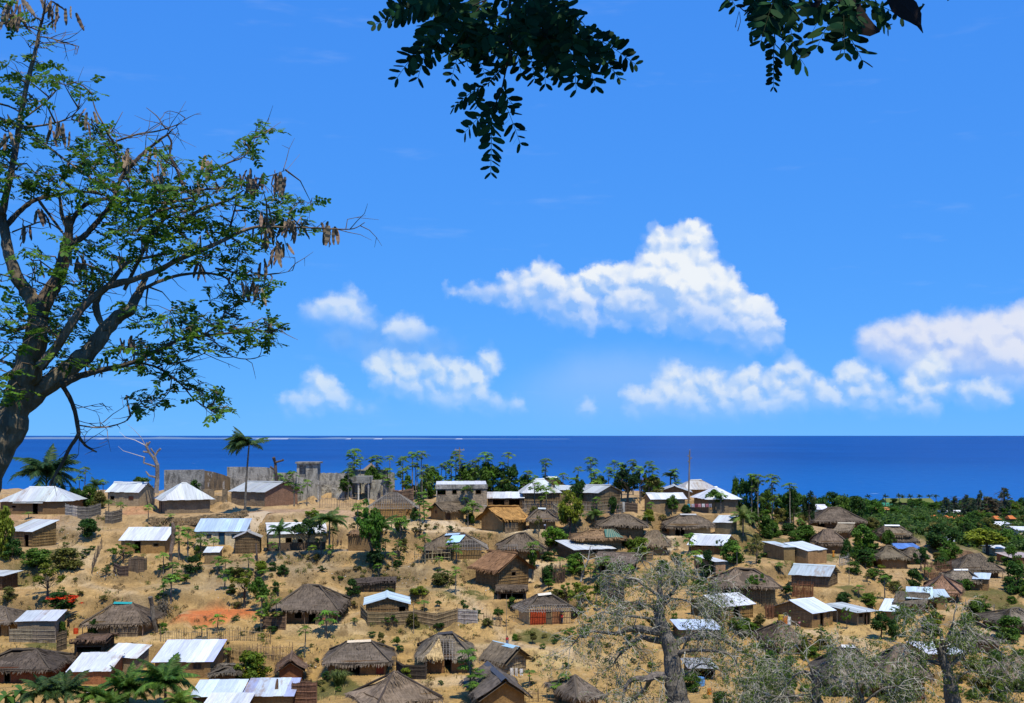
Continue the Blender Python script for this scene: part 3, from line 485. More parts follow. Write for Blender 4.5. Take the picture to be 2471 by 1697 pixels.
# ---- F
H('large grey thatched house with shady veranda and two people outside', 'grey thatch with shady veranda', (676, None, 800), 1504, 1470, 1413, 0, 'hip', 'thatch', (.145, .12, .092), 'mud', (.17, .12, .075), d=9, rf=.32, over=1.2, op=[win(.35, w=1.0, z=.6, h=1.0), door(.62, w=1.0)], posts=True, screen=(.72, 1.05), eavecol=(.28, .15, .08))
H('low mud house with wavy pale tin gable inside a bamboo compound', 'wavy tin gable inside the bamboo compound', (872, None, 984), 1490, 1459, 1443, 6, 'gabley', 'tin', (.6, .74, .78), 'pole', (.18, .135, .085), d=7, over=.4, op=[door(.86, w=1.0, h=1.5)])
H('dark stick annex with black roof behind the wavy tin gable', 'dark annex behind the wavy tin gable', (848, None, 952), 1474, 1444, 1432, 4, 'mono', 'thatch', (.085, .07, .06), 'pole', (.12, .09, .06), d=4, over=.2, op=[], Y=176)
H('ragged grey thatch with cream ridge sheet and orange brick end, lower middle', 'ragged grey thatch with cream ridge', (784, None, 930), 1630, 1601, 1548, 3, 'hip', 'thatch', (.155, .13, .10), 'mud', (.22, .145, .08), d=8, rf=.42, over=.7, op=[door(.46, w=1.3), door(.93, w=1.4, h=2.0, kind='closed', col=(.23, .05, .025))], cap=(.6, .5, .36))
H('tumbledown thatch with exposed lattice and straw pile over brick wall', 'tumbledown thatch with exposed lattice', (1012, None, 1127), 1624, 1588, 1530, 4, 'hip', 'thatch', (.17, .145, .112), 'mud', (.23, .14, .075), d=8.5, rf=.36, over=.9, op=[door(.55, w=.9)], bare=(.34, .62, 0, .75), cap=(.05, .05, .055), straw=True)
H('small gabled thatch with pale blue ridge sheet and laundry on its gable', 'small gabled thatch with blue ridge', (1172, 1218, 1270), 1634, 1600, 1561, -40, 'gable', 'thatch', (.165, .135, .10), 'pole', (.30, .27, .21), over=.6, op=[], cap=(.30, .48, .60), gcol=(.12, .07, .04))
H('little reddish gable hut with white plastic on its roof, near the yellow bush', 'little reddish hut with white plastic', (660, None, 728), 1644, 1620, 1592, 8, 'gabley', 'thatch', (.19, .13, .09), 'mud', (.17, .085, .05), d=5, over=.5, op=[])
H('huge brown and grey hip thatch filling the bottom edge', 'huge thatch at the bottom edge', (848, 915, 1040), 1742, 1700, 1630, 32, 'hip', 'thatch', (.20, .155, .115), 'mud', MUD, rf=.05, over=.8, op=[], hipcol=(.07, .055, .045))
H('mud gable hut with grey thatch and black plastic ridge, bottom middle', 'gable hut with black plastic ridge', (1160, 1166, 1266), 1716, 1684, 1640, 12, 'gabley', 'thatch', (.13, .115, .095), 'mud', (.25, .175, .09), dd=8.5, over=.7, op=[], cap=(.07, .08, .10))
# ---- G
H('hut with lattice eaves, white ridge blocks and a bright red wall panel', 'hut with the bright red wall panel', (1252, 1277, 1378), 1508, 1477, 1437, 14, 'hip', 'thatch', (.145, .125, .10), 'mud', (.45, .36, .22), rf=.32, over=.9, op=[door(.45, w=1.0, kind='closed', col=(.14, .10, .06))], lat=True, cap=(.62, .58, .48), panel=[(.02, .40, (.38, .06, .02)), (.55, .76, (.26, .12, .055))])
H('greyish thatch slumping to the right at the bottom beside the baobab', 'slumped thatch at the bottom by the baobab', (1345, None, 1440), 1712, 1688, 1633, 22, 'hip', 'thatch', (.165, .14, .11), 'mud', MUD, d=7, rf=.1, over=.7, op=[])
H('bamboo-walled house with one glaring white tin slope right of the baobab', 'glaring white slope right of the baobab', (1682, 1742, 1826), 1497, 1466, 1438, 30, 'gable', 'tin', WHITE, 'pole', (.215, .155, .075), over=.35, op=[door(.46, w=1.0, kind='open')])
H('bluish white tin roof seen through the baobab branches', 'bluish tin behind the baobab branches', (1640, None, 1738), 1545, 1525, 1496, 2, 'mono', 'tin', (.62, .74, .86), 'mud', MUD, d=6.5, over=.4, op=[])
H('dull grey round-cornered roof low behind the baobab', 'dull grey roof low behind the baobab', (1668, None, 1726), 1640, 1617, 1590, 0, 'hip', 'tin', (.42, .42, .39), 'mud', DRK, d=6, rf=.4, over=.4, op=[door(.6, w=2.4, h=1.3)])
H('deep brown-grey thatch with washing hung at its left door, right side', 'deep thatch with washing at its door', (1744, None, 1880), 1452, 1415, 1373, -4, 'hip', 'thatch', (.175, .14, .105), 'pole', (.18, .145, .10), d=9, rf=.34, over=.9, op=[door(.16, w=2.6, h=1.9)])
H('low brush shelter roofed with branches above the red-panel hut', 'low brush shelter above the red panel', (1204, None, 1266), 1446, 1434, 1421, 0, 'gable', 'thatch', (.12, .09, .06), 'pole', DRK, d=4.5, over=.5, op=[door(.5, w=5.0, h=.8)], posts=True)
# ---- H
H('tan house with bamboo gable, bright ribbed tin and dark doorway, right', 'tan house with bamboo gable', (1882, 1959, 2022), 1516, 1481, 1450, 38, 'gable', 'tin', (.72, .80, .86), 'mud', (.245, .175, .095), over=.4, op=[door(.47, w=.85), win(.17, w=.9, kind='closed', col=(.06, .05, .04)), win(.78, w=.8, kind='closed', col=(.16, .12, .07))], gbam=True)
H('concrete-grey house with lean-to tin porch on poles, right of the bamboo gable', 'grey house with tin porch on poles', (2024, 2070, 2106), 1510, 1478, 1460, 26, 'mono', 'tin', (.58, .62, .6), 'mud', (.23, .205, .15), over=.8, op=[door(.7), win(.25, h=.6)], posts=True)
H('bare sheet of white tin tilted above the young palms, right', 'white tin tilted above the young palms', (2130, None, 2208), 1500, 1476, 1447, -24, 'mono', 'tin', (.76, .84, .88), 'mud', (.23, .18, .11), d=6, over=.4, op=[])
H('long pale tin roof joined in two steps over a shaded doorway, right', 'two-step pale tin roof', (2196, None, 2276), 1478, 1446, 1418, -18, 'mono', 'tin', (.62, .76, .80), 'mud', (.2, .13, .085), d=6.5, over=.45, op=[door(.85, w=1.8)])
H('tan mud room with its own pale tin slope at the end of the two-step roof', 'tan mud room of the two-step roof', (2262, 2286, 2334), 1472, 1442, 1424, -12, 'mono', 'tin', (.64, .78, .82), 'mud', (.27, .205, .13), dd=5.5, over=.35, op=[])
H('dark thatch with smooth ochre gable in front of the two-step tin roof', 'dark thatch with ochre gable', (2176, 2226, 2254), 1482, 1463, 1432, -32, 'gable', 'thatch', (.15, .13, .105), 'mud', (.36, .27, .145), over=.6, op=[])
H('hip thatch with one reddish slope and black hips, far right', 'hip thatch with reddish slope', (2243, None, 2350), 1452, 1428, 1389, -20, 'hip', 'thatch', (.245, .15, .10), 'pole', MUD, d=8.5, rf=.08, over=.9, op=[], hipcol=(.06, .045, .04))
H('thatch with a long white ridge pipe behind the reddish hip thatch', 'thatch with long white ridge', (2302, None, 2376), 1420, 1402, 1377, -10, 'hip', 'thatch', (.175, .15, .115), 'mud', MUD, d=7.5, rf=.6, over=.7, op=[], cap=WHITE)
H('small tan hut with narrow tin strip, beside the long white ridge', 'small tan hut with narrow tin strip', (2358, None, 2404), 1425, 1398, 1384, -24, 'mono', 'tin', (.62, .74, .8), 'mud', (.25, .17, .1), d=4.5, over=.3, op=[])
H('round-looking thatch with frayed eaves over a curved bamboo screen', 'frayed round thatch over bamboo screen', (1858, None, 1940), 1578, 1550, 1501, 8, 'hip', 'thatch', (.175, .135, .095), 'pole', (.19, .09, .05), d=7, rf=.05, over=.7, op=[door(.1, w=.8)], screen=(.0, .62))
H('steep grey thatch with white ridge tin behind the grey branches, bottom right', 'steep thatch with white ridge tin', (2012, None, 2140), 1680, 1645, 1563, -4, 'hip', 'thatch', (.145, .125, .10), 'mud', DRK, d=10, rf=.3, over=.8, op=[], cap=(.55, .56, .55))
H('thatch over a red-brown wall behind the drooping baobab, bottom right', 'thatch with red-brown wall, bottom right', (2150, None, 2262), 1690, 1632, 1560, -10, 'hip', 'thatch', (.17, .135, .105), 'pole', (.2, .085, .045), d=9, rf=.3, over=.9, op=[])
H('white tin patchwork roof glimpsed behind the drooping baobab', 'white tin patch behind the drooping baobab', (2240, None, 2330), 1606, 1590, 1552, 2, 'mono', 'tin', (.72, .76, .78), 'mud', MUD, d=7, over=.4, op=[], rust=.5)
H('grey thatch half out of frame above the right-hand footpath', 'grey thatch half out of frame', (2424, None, 2530), 1530, 1505, 1468, 6, 'hip', 'thatch', (.165, .145, .115), 'pole', GRY, d=8, rf=.2, over=.8, op=[])
H('brown thatch with deep black shade at the right edge, bottom', 'brown thatch with deep shade, right edge', (2438, None, 2540), 1668, 1638, 1585, -10, 'hip', 'thatch', (.19, .15, .11), 'mud', (.26, .12, .06), d=8, rf=.2, over=1.1, op=[door(.3, w=3)])
H('low dark thatch crown among scrub behind the drooping baobab', 'low dark thatch among scrub', (2345, None, 2410), 1575, 1556, 1532, 0, 'hip', 'thatch', (.13, .11, .09), 'mud', MUD, d=6.5, rf=.2, over=.6, op=[])
H('stub of round grey thatch at the bottom under baobab twigs', 'stub of grey thatch under baobab twigs', (1840, None, 1910), 1716, 1700, 1672, 0, 'hip', 'thatch', (.14, .12, .10), 'mud', DRK, d=6.5, rf=.2, over=.7, op=[])
# ---- far roofs on the plain
H('low white roof with dark side among trees at the right edge', 'low white roof at the right edge', (2402, None, 2428), 1340, 1332, 1324, 0, 'gable', 'tin', WHITE, 'mud', PLA, d=7, over=.3, op=[])
H('second little white roof far back among the green trees, right', 'little white roof far back in the green', (2412, None, 2438), 1275, 1270, 1264, 0, 'gable', 'tin', WHITE, 'mud', PLA, d=9, over=.3, op=[])
H('pale house corner with white walls at the far right edge', 'pale house corner at the far right edge', (2456, None, 2500), 1292, 1282, 1272, 0, 'gable', 'tin', WHITE, 'mud', PLA, d=9, over=.3, op=[])
H('white roof splinter among crowns left of the bright green mound tree', 'white roof splinter among crowns', (2288, None, 2312), 1322, 1314, 1306, -20, 'mono', 'tin', WHITE, 'mud', PLA, d=6, over=.3, op=[])
H('brown-walled white-topped house low at the right edge', 'brown-walled house low at the right edge', (2440, None, 2500), 1362, 1350, 1338, 0, 'mono', 'tin', (.5, .4, .35), 'mud', (.25, .13, .08), d=7, over=.3, op=[win(.3), door(.6)])
for h in HS:
    xl, xc, xr = h['x']; th = h['rot']
    mx = xc if xc is not None else (xl + xr) / 2
    p = at(mx, h['Y']) if 'Y' in h else hit(mx, h['yb'])
    s = p.y / FPX; ct, sn = math.cos(th), abs(math.sin(th))
    if 'Y' in h: h['yb'] = HY + (CAMZ - p.z) * FPX / p.y
    if xc is None:
        dd = h.get('d', 6.0); wd = max(2.0, ((xr - xl) * s - dd * sn) / ct) if abs(th) > .01 else (xr - xl) * s
        cen = Vector((p.x, p.y + dd * .5 * ct, 0))
    else:
        fr, sd_ = ((xr - xc), (xc - xl)) if th > 0 else ((xc - xl), (xr - xc))
        wd = fr * s / ct; dd = h.get('dd', min(11.0, max(2.8, sd_ * s / max(sn, .15))))
        cx_ = -wd / 2 if th > 0 else wd / 2
        cen = Vector((p.x, p.y, 0)) - Matrix.Rotation(th, 3, 'Z') @ Vector((cx_, -dd / 2, 0))
    h['w'] = wd; h['d'] = dd; h['c'] = cen; h['z0'] = p.z; h['s'] = s; h['px'] = (xl + xr) / 2
    h['ze'] = max(1.3, (h['yb'] - h['ye']) * s)
    back = dd * (1.0 if h['roof'] == 'mono' else .5 if h['roof'] != 'gabley' else 0.0)
    yr_ = p.y + back * ct
    h['rise'] = max(.25, CAMZ - (h['yr'] - HY) * yr_ / FPX - p.z - h['ze'])
for h in sorted(HS, key=lambda q: -q['c'].y): flatten(h['c'], h['w'], h['d'], h['rot'], h['z0'])
for h in sorted(HS, key=lambda q: -q['c'].y): flatten(h['c'], h['w'], h['d'], h['rot'], h['z0'], .5, 1.1)
# ------------------------------------------------------------------ roof and wall builders
def V3(*a): return Vector(a)
def frame_of(poly):
    u = (poly[1] - poly[0]).normalized(); n = (poly[1] - poly[0]).cross(poly[-1] - poly[0])
    if n.length < 1e-6: n = (poly[1] - poly[0]).cross(poly[2] - poly[0])
    n.normalize(); v = n.cross(u); return poly[0], u, v, n
def to2(poly):
    o, u, v, n = frame_of(poly); return [((p - o).dot(u), (p - o).dot(v)) for p in poly], (o, u, v, n)
def clip(pts, ax, lim, keep_less):
    out = []
    for i in range(len(pts)):
        a, b = pts[i], pts[(i + 1) % len(pts)]; ia = (a[ax] <= lim) == keep_less or a[ax] == lim; ib = (b[ax] <= lim) == keep_less or b[ax] == lim
        if ia: out.append(a)
        if ia != ib:
            t = (lim - a[ax]) / (b[ax] - a[ax]); out.append((a[0] + (b[0] - a[0]) * t, a[1] + (b[1] - a[1]) * t))
    return out
def plate(poly2, fr, z, th, mb, uvo=(0, 0)):
    o, u, v, n = fr; k = len(poly2)
    top = [tuple(o + u * a + v * b + n * (z + th)) for a, b in poly2]; bot = [tuple(o + u * a + v * b + n * z) for a, b in poly2]
    fs = [tuple(range(k)), tuple(range(2 * k - 1, k - 1, -1))] + [(i, i + k, (i + 1) % k + k, (i + 1) % k) for i in range(k)]
    q = [(a + uvo[0], b + uvo[1]) for a, b in poly2]
    uvs = [q, q[::-1]] + [[q[i], q[i], q[(i + 1) % k], q[(i + 1) % k]] for i in range(k)]
    mb.add(top + bot, fs, uvs)
def tin_roof(faces, root, h):
    col = h['rcol']; rust = h.get('rust', .12 if random.random() < .7 else .35)
    base = MB()
    for poly in faces:                                                     # purlins under the sheets: the roof itself
        p2, fr = to2(poly); L = max(a for a, b in p2); T = max(b for a, b in p2); o, u, v, n = fr
        for k in range(4):
            vv = T * (.04 + .3 * k); xs = cross_at(p2, 1, vv)
            if xs: base.bar(o + u * xs[0] + v * vv - n * .06, o + u * xs[1] + v * vv - n * .06, .05)
    if not base.v: base.box(-.1, .1, -.1, .1, h['ze'], h['ze'] + .1)
    rf = base.build('roof', 'wood', root, jit((.16, .11, .07)))
    for poly in faces:
        p2, fr = to2(poly); lo = min(a for a, b in p2); hi = max(a for a, b in p2); n = max(2, round((hi - lo) / 1.02)); st = (hi - lo) / n
        for i in range(n):
            q = clip(clip(p2, 0, lo + i * st - .04, False), 0, lo + (i + 1) * st + .04, True)
            if len(q) < 3: continue
            if n > 2:                                                     # hand-laid: every sheet a little longer or shorter, lifted or sunk
                e = random.uniform(-.06, .05); q = [(a, b + e if b < .05 else b) for a, b in q]
            mb = MB(); plate(q, fr, .02 + (i % 2) * .028 + random.uniform(0, .012), .02, mb, (i * .37 % 1, 0))
            c = jit(col, .07)
            if h.get('stripes'):
                k = random.choice((.78, .9, 1.0, 1.06, 1.0)); c = (col[0] * k, col[1] * k * .99, min(.95, col[2] * (1.0 if k < .95 else .97)))
            a = 1 - max(0, random.gauss(rust, .2)) * (1 if random.random() < .75 else 2.0)
            mb.build('roof_sheet', 'corrugated_tin', rf, (c[0], c[1], c[2], max(0, a)))
    return rf
def cross_at(p2, ax, val):
    xs = []
    for i in range(len(p2)):
        a, b = p2[i], p2[(i + 1) % len(p2)]
        if (a[ax] - val) * (b[ax] - val) < 0: t = (val - a[ax]) / (b[ax] - a[ax]); xs.append(a[1 - ax] + (b[1 - ax] - a[1 - ax]) * t)
    return (min(xs), max(xs)) if len(xs) >= 2 else None
def thatch_face(poly, mb, seed, cut=None, thick=.26, eave=True, rough=1.0):
    """cut = (s0,s1,t0,t1): the part of the slope whose thatch has gone"""
    p0, p1 = poly[0], poly[1]; p2 = poly[2]; p3 = poly[3] if len(poly) > 3 else poly[2]
    o, u, v, n = frame_of(poly); L = (p1 - p0).length; S = max((p3 - p0).length, (p2 - p1).length)
    nu = max(4, int(L / .5)); nv = max(5, int(S / .45)); rr = random.Random(seed)
    def pt(s, t): a = p0.lerp(p3, t); b = p1.lerp(p2, t); return a.lerp(b, s)
    def lift(s, t): return (fbm_s(s * L * .8 + seed, t * S * .8) * .28 + fbm_s(s * L * .25 + seed * 2, t * S * .3 + 5) * .75) * min(1, 4 * min(1, (1 - t) + .25)) * rough - .10 * math.sin(math.pi * t) * min(1, S / 4)
    idx = {}; vs = []; fs = []; uvs = []
    for j in range(nv + 1):
        for i in range(nu + 1):
            s, t = i / nu, j / nv; q = pt(s, t) + n * (lift(s, t) + .04)
            if j == 0: q -= v * (rr.uniform(-.08, .12) + fbm_s(s * L * .9 + seed * 5, 1.5) * .7)
            idx[i, j] = len(vs); vs.append(tuple(q))
    for j in range(nv):
        for i in range(nu):
            s, t = (i + .5) / nu, (j + .5) / nv
            if cut and cut[0] < s < cut[1] and cut[2] < t < cut[3]: continue
            f = (idx[i, j], idx[i + 1, j], idx[i + 1, j + 1], idx[i, j + 1]); fs.append(f)
            uvs.append([((vs_ - p0).dot(u) + seed * 3, (vs_ - p0).dot(v)) for vs_ in (Vector(vs[k]) for k in f)])
    mb.add(vs, fs, uvs)
    # underside
    und = [tuple(p - n * thick) for p in poly]
    if not cut: mb.add(und, [tuple(range(len(poly)))[::-1]], [[(0, 0)] * len(poly)])
    def strand(s, t, ln, wd, raise_, droop):
        q = pt(s, t) + n * (lift(s, t) + .05); w_ = u * wd / 2; e = q - v * ln + n * raise_ + V3(0, 0, -droop) + u * rr.uniform(-.15, .15) * ln
        b = len(mb.v); qq = [q - w_, q + w_, e + w_ * .35, e - w_ * .35]
        mb.add([tuple(k) for k in qq], [(3, 2, 1, 0)], [[((k - p0).dot(u) + seed * 3 + s, (k - p0).dot(v)) for k in qq[::-1]]])
    if eave:
        for k in range(int(L / .075)):
            s = rr.random()
            if cut and cut[0] < s < cut[1] and cut[2] <= 0: continue
            strand(s, rr.uniform(.0, .05), rr.uniform(.2, .65), rr.uniform(.08, .22), rr.uniform(-.1, .03), rr.uniform(.05, .3))
        for k in range(int(L / .30)):                                    # thickness of the eave
            s = (k + .5) / max(1, int(L / .30))
            if cut and cut[0] < s < cut[1] and cut[2] <= 0: continue
            q = pt(s, 0) + n * .02; w_ = u * .2; e = q - V3(0, 0, thick) + v * .05
            mb.add([tuple(q - w_), tuple(q + w_), tuple(e + w_), tuple(e - w_)], [(3, 2, 1, 0)], [[(k, 0), (k + .4, 0), (k + .4, .3), (k, .3)]])
    for k in range(int(L * S * 3.2 * rough)):
        s, t = rr.random(), rr.random() ** .9
        if cut and cut[0] - .02 < s < cut[1] + .02 and cut[2] - .02 < t < cut[3]: continue
        strand(s, t, rr.uniform(.3, .8), rr.uniform(.05, .16), rr.uniform(.01, .09), 0)
_n1 = [random.random() for _ in range(4096)]
def fbm_s(x, y):
    def vn(x, y):
        xi, yi = math.floor(x), math.floor(y); fx, fy = x - xi, y - yi; g = lambda a, b: _n1[(a * 57 + b * 131) % 4096]
        return (g(xi, yi) * (1 - fx) + g(xi + 1, yi) * fx) * (1 - fy) + (g(xi, yi + 1) * (1 - fx) + g(xi + 1, yi + 1) * fx) * fy - .5
    return vn(x, y) * .7 + vn(x * 2.1 + 3, y * 2.1) * .3
def lattice(poly, mb, su=.42, sv=.42, r=.035, cut=None, lift=.0):
    p2, fr = to2(poly); o, u, v, n = fr; hi = max(a for a, b in p2); T = max(b for a, b in p2)
    if cut: p2 = clip(clip(clip(clip(p2, 0, cut[0] * hi, False), 0, cut[1] * hi, True), 1, cut[2] * T, False), 1, cut[3] * T, True)
    if len(p2) < 3: return
    lo = min(a for a, b in p2); hi = max(a for a, b in p2); b0 = min(b for a, b in p2); T = max(b for a, b in p2); k = lo + .02
    while k < hi:
        c = cross_at(p2, 0, k + .001)
        if c and c[1] - c[0] > .3: e = random.uniform(0, .3); mb.bar(o + u * k + v * (c[0] - e) + n * lift, o + u * (k + random.uniform(-.05, .05)) + v * c[1] + n * lift, r * random.uniform(.8, 1.3))
        k += su * random.uniform(.85, 1.15)
    k = b0 + .02
    while k < T:
        c = cross_at(p2, 1, k)
        if c and c[1] - c[0] > .2: mb.bar(o + u * c[0] + v * k + n * (lift + .06), o + u * c[1] + v * (k + random.uniform(-.05, .05)) + n * (lift + .06), r * random.uniform(.7, 1.1))
        k += sv * random.uniform(.85, 1.15)
def wall_side(mb, p, q, z0, z1, ops, top=None, thick=.18):
    """a wall face from p to q with real openings; top(u) raises the upper edge"""
    d = (q - p); L = d.length; u = d / L; nrm = Vector((u.y, -u.x, 0))
    us = sorted({0.0, L} | {max(.05, o[0]) for o in ops} | {min(L - .05, o[1]) for o in ops}); zs = sorted({z0, z1} | {o[2] for o in ops} | {min(o[3], z1 - .05) for o in ops})
    P = lambda a, z, k=0.0: tuple(p + u * a + V3(0, 0, z) - nrm * k)
    inside = lambda a, z: any(o[0] < a < o[1] and o[2] < z < o[3] for o in ops)
    for i in range(len(us) - 1):
        for j in range(len(zs) - 1):
            a, b, c, e = us[i], us[i + 1], zs[j], zs[j + 1]
            if not inside((a + b) / 2, (c + e) / 2): mb.add([P(a, c), P(b, c), P(b, e), P(a, e)], [(0, 1, 2, 3)])
    for a, b, c, e in [o[:4] for o in ops]:
        e = min(e, z1 - .05); a = max(.05, a); b = min(L - .05, b)
        mb.add([P(a, c), P(a, e), P(a, e, thick), P(a, c, thick)], [(3, 2, 1, 0)]); mb.add([P(b, c), P(b, e), P(b, e, thick), P(b, c, thick)], [(0, 1, 2, 3)])
        mb.add([P(a, e), P(b, e), P(b, e, thick), P(a, e, thick)], [(0, 3, 2, 1)]); mb.add([P(a, c), P(b, c), P(b, c, thick), P(a, c, thick)], [(0, 1, 2, 3)])
    if top:
        n = 8; vs = [P(L * i / n, z1) for i in range(n + 1)] + [P(L * i / n, max(z1 + .002, top(L * i / n))) for i in range(n + 1)]
        mb.add(vs, [(i, i + 1, i + n + 2, i + n + 1) for i in range(n)])
def opening_parts(root, p, q, o, kind, col, mat='wood'):
    d = (q - p); L = d.length; u = d / L; nrm = Vector((u.y, -u.x, 0)); a, b, c, e = o
    def bx(a0, a1, z0, z1, k0, k1):
        mb = MB(); vs = [tuple(p + u * x + V3(0, 0, z) - nrm * k) for k in (k0, k1) for z in (z0, z1) for x in (a0, a1)]
        mb.add(vs, [(0, 1, 3, 2), (5, 4, 6, 7), (4, 0, 2, 6), (1, 5, 7, 3), (2, 3, 7, 6), (4, 5, 1, 0)]); return mb
    fm = MB(); t = .07
    for a0, a1, z0, z1 in ((a - .002, a + t, c, e), (b - t, b + .002, c, e), (a + t, b - t, e - t, e)) + (((a + t, b - t, c, c + t),) if c > .05 else ()):
        m_ = bx(a0, a1, z0, z1, -.03, .12); fm.add(m_.v, m_.f)
    nm = 'window' if c > .3 else 'door'
    if kind == 'closed':
        x = bx(a + t, b - t, c + .02, e - t, .06, .10).build(nm, mat, root, col); fm.build('frame', 'wood', x, jit((.13, .085, .05), .2))
        if nm == 'window' and (b - a) > .75: bx((a + b) / 2 - .03, (a + b) / 2 + .03, c + t, e - t, .03, .06).build('window_bar', 'wood', x, jit((.10, .07, .045), .2))
    else: fm.build('door_frame' if nm == 'door' else 'window_frame', 'wood', root, jit((.14, .095, .06), .25))
def pole_screen(p, q, z0, z1, mb, step=.16, r=.035):
    d = q - p; L = d.length; u = d / max(L, .01); k = 0
    while k < L:
        a = p + u * k; mb.bar(a + V3(0, 0, z0), a + V3(random.uniform(-.05, .05), random.uniform(-.05, .05), z1 + random.uniform(-.12, .18)), r * random.uniform(.7, 1.3), 3); k += step * random.uniform(.8, 1.2)
    for z in np.linspace(z0 + .25, z1 - .15, 3): n = Vector((u.y, -u.x, 0)) * .06; mb.bar(p + n + V3(0, 0, z), q + n + V3(0, 0, z + random.uniform(-.06, .06)), .03, 3)
SURF = {'mud': 'mud_wall', 'pole': 'pole_wall', 'concrete': 'weathered_concrete'}
def build_house(h, seed):
    w_, d_, ze, rise, ov, kind = h['w'], h['d'], h['ze'], h['rise'], h.get('over', .5), h['roof']
    root = empty('house' if h['mat'] == 'tin' else 'thatched_hut' if h['mat'] == 'thatch' else 'lattice_roofed_hut', (h['c'].x, h['c'].y, h['z0']), h['rot'])
    tag(root, h['label'], 'house' if h['mat'] == 'tin' else 'hut', 'tin-roofed houses of the village' if h['mat'] == 'tin' else 'thatched huts of the village')
    hw, hd = w_ / 2, d_ / 2; ex, ey = hw + ov, hd + ov
    run = {'mono': d_ + 2 * ov, 'gabley': ex, 'gable': ey, 'hip': ey}[kind]; sl = rise / run
    zw = ze + ov * sl - .03; zt = ze + rise
    A, B, C, D = V3(-ex, -ey, ze), V3(ex, -ey, ze), V3(ex, ey, ze), V3(-ex, ey, ze)
    tops = {}; rr_ = random.Random(seed); jz = .13 if h['mat'] == 'thatch' else .05
    for v_ in (A, B, C, D): v_.z += rr_.uniform(-jz, jz)
    if kind == 'mono':
        C.z = D.z = zt; faces = [[A, B, C, D]]
        zb = ze + (ey + hd) * sl - .03; f_ = lambda L: (lambda a: zw + (zb - zw) * a / L); tops = {'b': lambda a: zb, 'r': f_(d_), 'l': lambda a: zb + (zw - zb) * a / d_}
    elif kind == 'gable':
        r0, r1 = V3(-ex, 0, zt), V3(ex, 0, zt); faces = [[A, B, r1, r0], [C, D, r0, r1]]
        r0.z += rr_.uniform(-jz, jz); r1.z += rr_.uniform(-jz, jz)
        g = lambda a: zw + (zt - zw - .18) * (1 - abs(a - hd) / hd); tops = {'l': g, 'r': g}
    elif kind == 'gabley':
        r0, r1 = V3(0, -ey, zt), V3(0, ey, zt); faces = [[B, C, r1, r0], [D, A, r0, r1]]
        g = lambda a: zw + (zt - zw - .05) * (1 - abs(a - hw) / hw); tops = {'f': g, 'b': g}
    else:
        rl = max(.12, w_ * h.get('rf', .3) / 2); r0, r1 = V3(-rl, 0, zt + rr_.uniform(-jz, jz)), V3(rl, 0, zt + rr_.uniform(-jz, jz))
        faces = [[A, B, r1, r0], [B, C, r1], [C, D, r0, r1], [D, A, r0]]
    # walls
    cor = {'f': (V3(-hw, -hd, 0), V3(hw, -hd, 0)), 'r': (V3(hw, -hd, 0), V3(hw, hd, 0)), 'b': (V3(hw, hd, 0), V3(-hw, hd, 0)), 'l': (V3(-hw, hd, 0), V3(-hw, -hd, 0))}
    mats = SURF[h['wall']]; mb = MB(); side2 = MB()
    for s, (p, q) in cor.items():
        L = (q - p).length; ops = []
        for o in h.get('op', []):
            if o[0] == s:
                a = o[1] * L if s != 'l' else (1 - o[1]) * L if False else o[1] * L
                a0, a1 = max(.15, a - o[2] / 2), min(L - .15, a + o[2] / 2)
                if a1 - a0 > .3 and o[3] < zw - .4: ops.append((a0, a1, max(o[3], 0.0), min(o[4], zw - .12), o[5], o[6]))
        tgt = side2 if (h.get('wcol2') and s == 'r') or (h.get('gbam') and s == 'l') else mb
        wall_side(tgt, p, q, -1.0, zw, [(o[0], o[1], o[2] if o[2] > 0 else -.02, o[3]) for o in ops], tops.get(s))
        for o in ops: opening_parts(root, p, q, o[:4], o[4], jit(o[5], .1))
        if h['wall'] == 'pole' and s in 'flr' and h['c'].y < 232:          # wattle: upright stakes and laths proud of the wall
            lm = MB(); n = Vector(((q - p).normalized().y, -(q - p).normalized().x, 0)) * .05; u = (q - p).normalized(); k = .1
            blocked = lambda a: any(o[0] - .05 < a < o[1] + .05 for o in ops)
            while k < L:
                if not blocked(k): lm.bar(p + u * k + n + V3(0, 0, -.3), p + u * k + n + V3(0, 0, zw - .02), .035, 3)
                k += random.uniform(.22, .42)
            z = .35
            while z < zw - .1:
                segs = [(0, L)]
                for o in ops:
                    if o[2] < z < o[3]: segs = [x for a, b in segs for x in ((a, min(b, o[0])), (max(a, o[1]), b)) if x[1] - x[0] > .1]
                for a, b in segs: lm.bar(p + u * a + n * 1.5 + V3(0, 0, z), p + u * b + n * 1.5 + V3(0, 0, z + random.uniform(-.04, .04)), .028, 3)
                z += random.uniform(.4, .6)
            if lm.v: tag(lm.build('wall_lattice', 'stakes', root, jit(tuple(x * 1.1 for x in h['wcol']), .1)), kind='stuff')
    wl = mb.build('wall', mats, root, jit(h['wcol'], .06))
    if side2.v: side2.build('side_wall', 'pole_wall' if h.get('gbam') else mats, root, jit(h.get('wcol2', (.235, .16, .075)), .05))
    if h.get('dado'):
        dm = MB(); t = .03
        for s in 'fl':
            p, q = cor[s]; n = Vector(((q - p).normalized().y, -(q - p).normalized().x, 0)) * t
            for a, b in ((0, 1),): dm.add([tuple(p + n + V3(0, 0, -.9)), tuple(q + n + V3(0, 0, -.9)), tuple(q + n + V3(0, 0, 1.15)), tuple(p + n + V3(0, 0, 1.15)), tuple(p + V3(0, 0, 1.15)), tuple(q + V3(0, 0, 1.15))], [(0, 1, 2, 3), (3, 2, 5, 4)])
        dm.build('painted_dado', 'mud_wall', root, h['dado'])
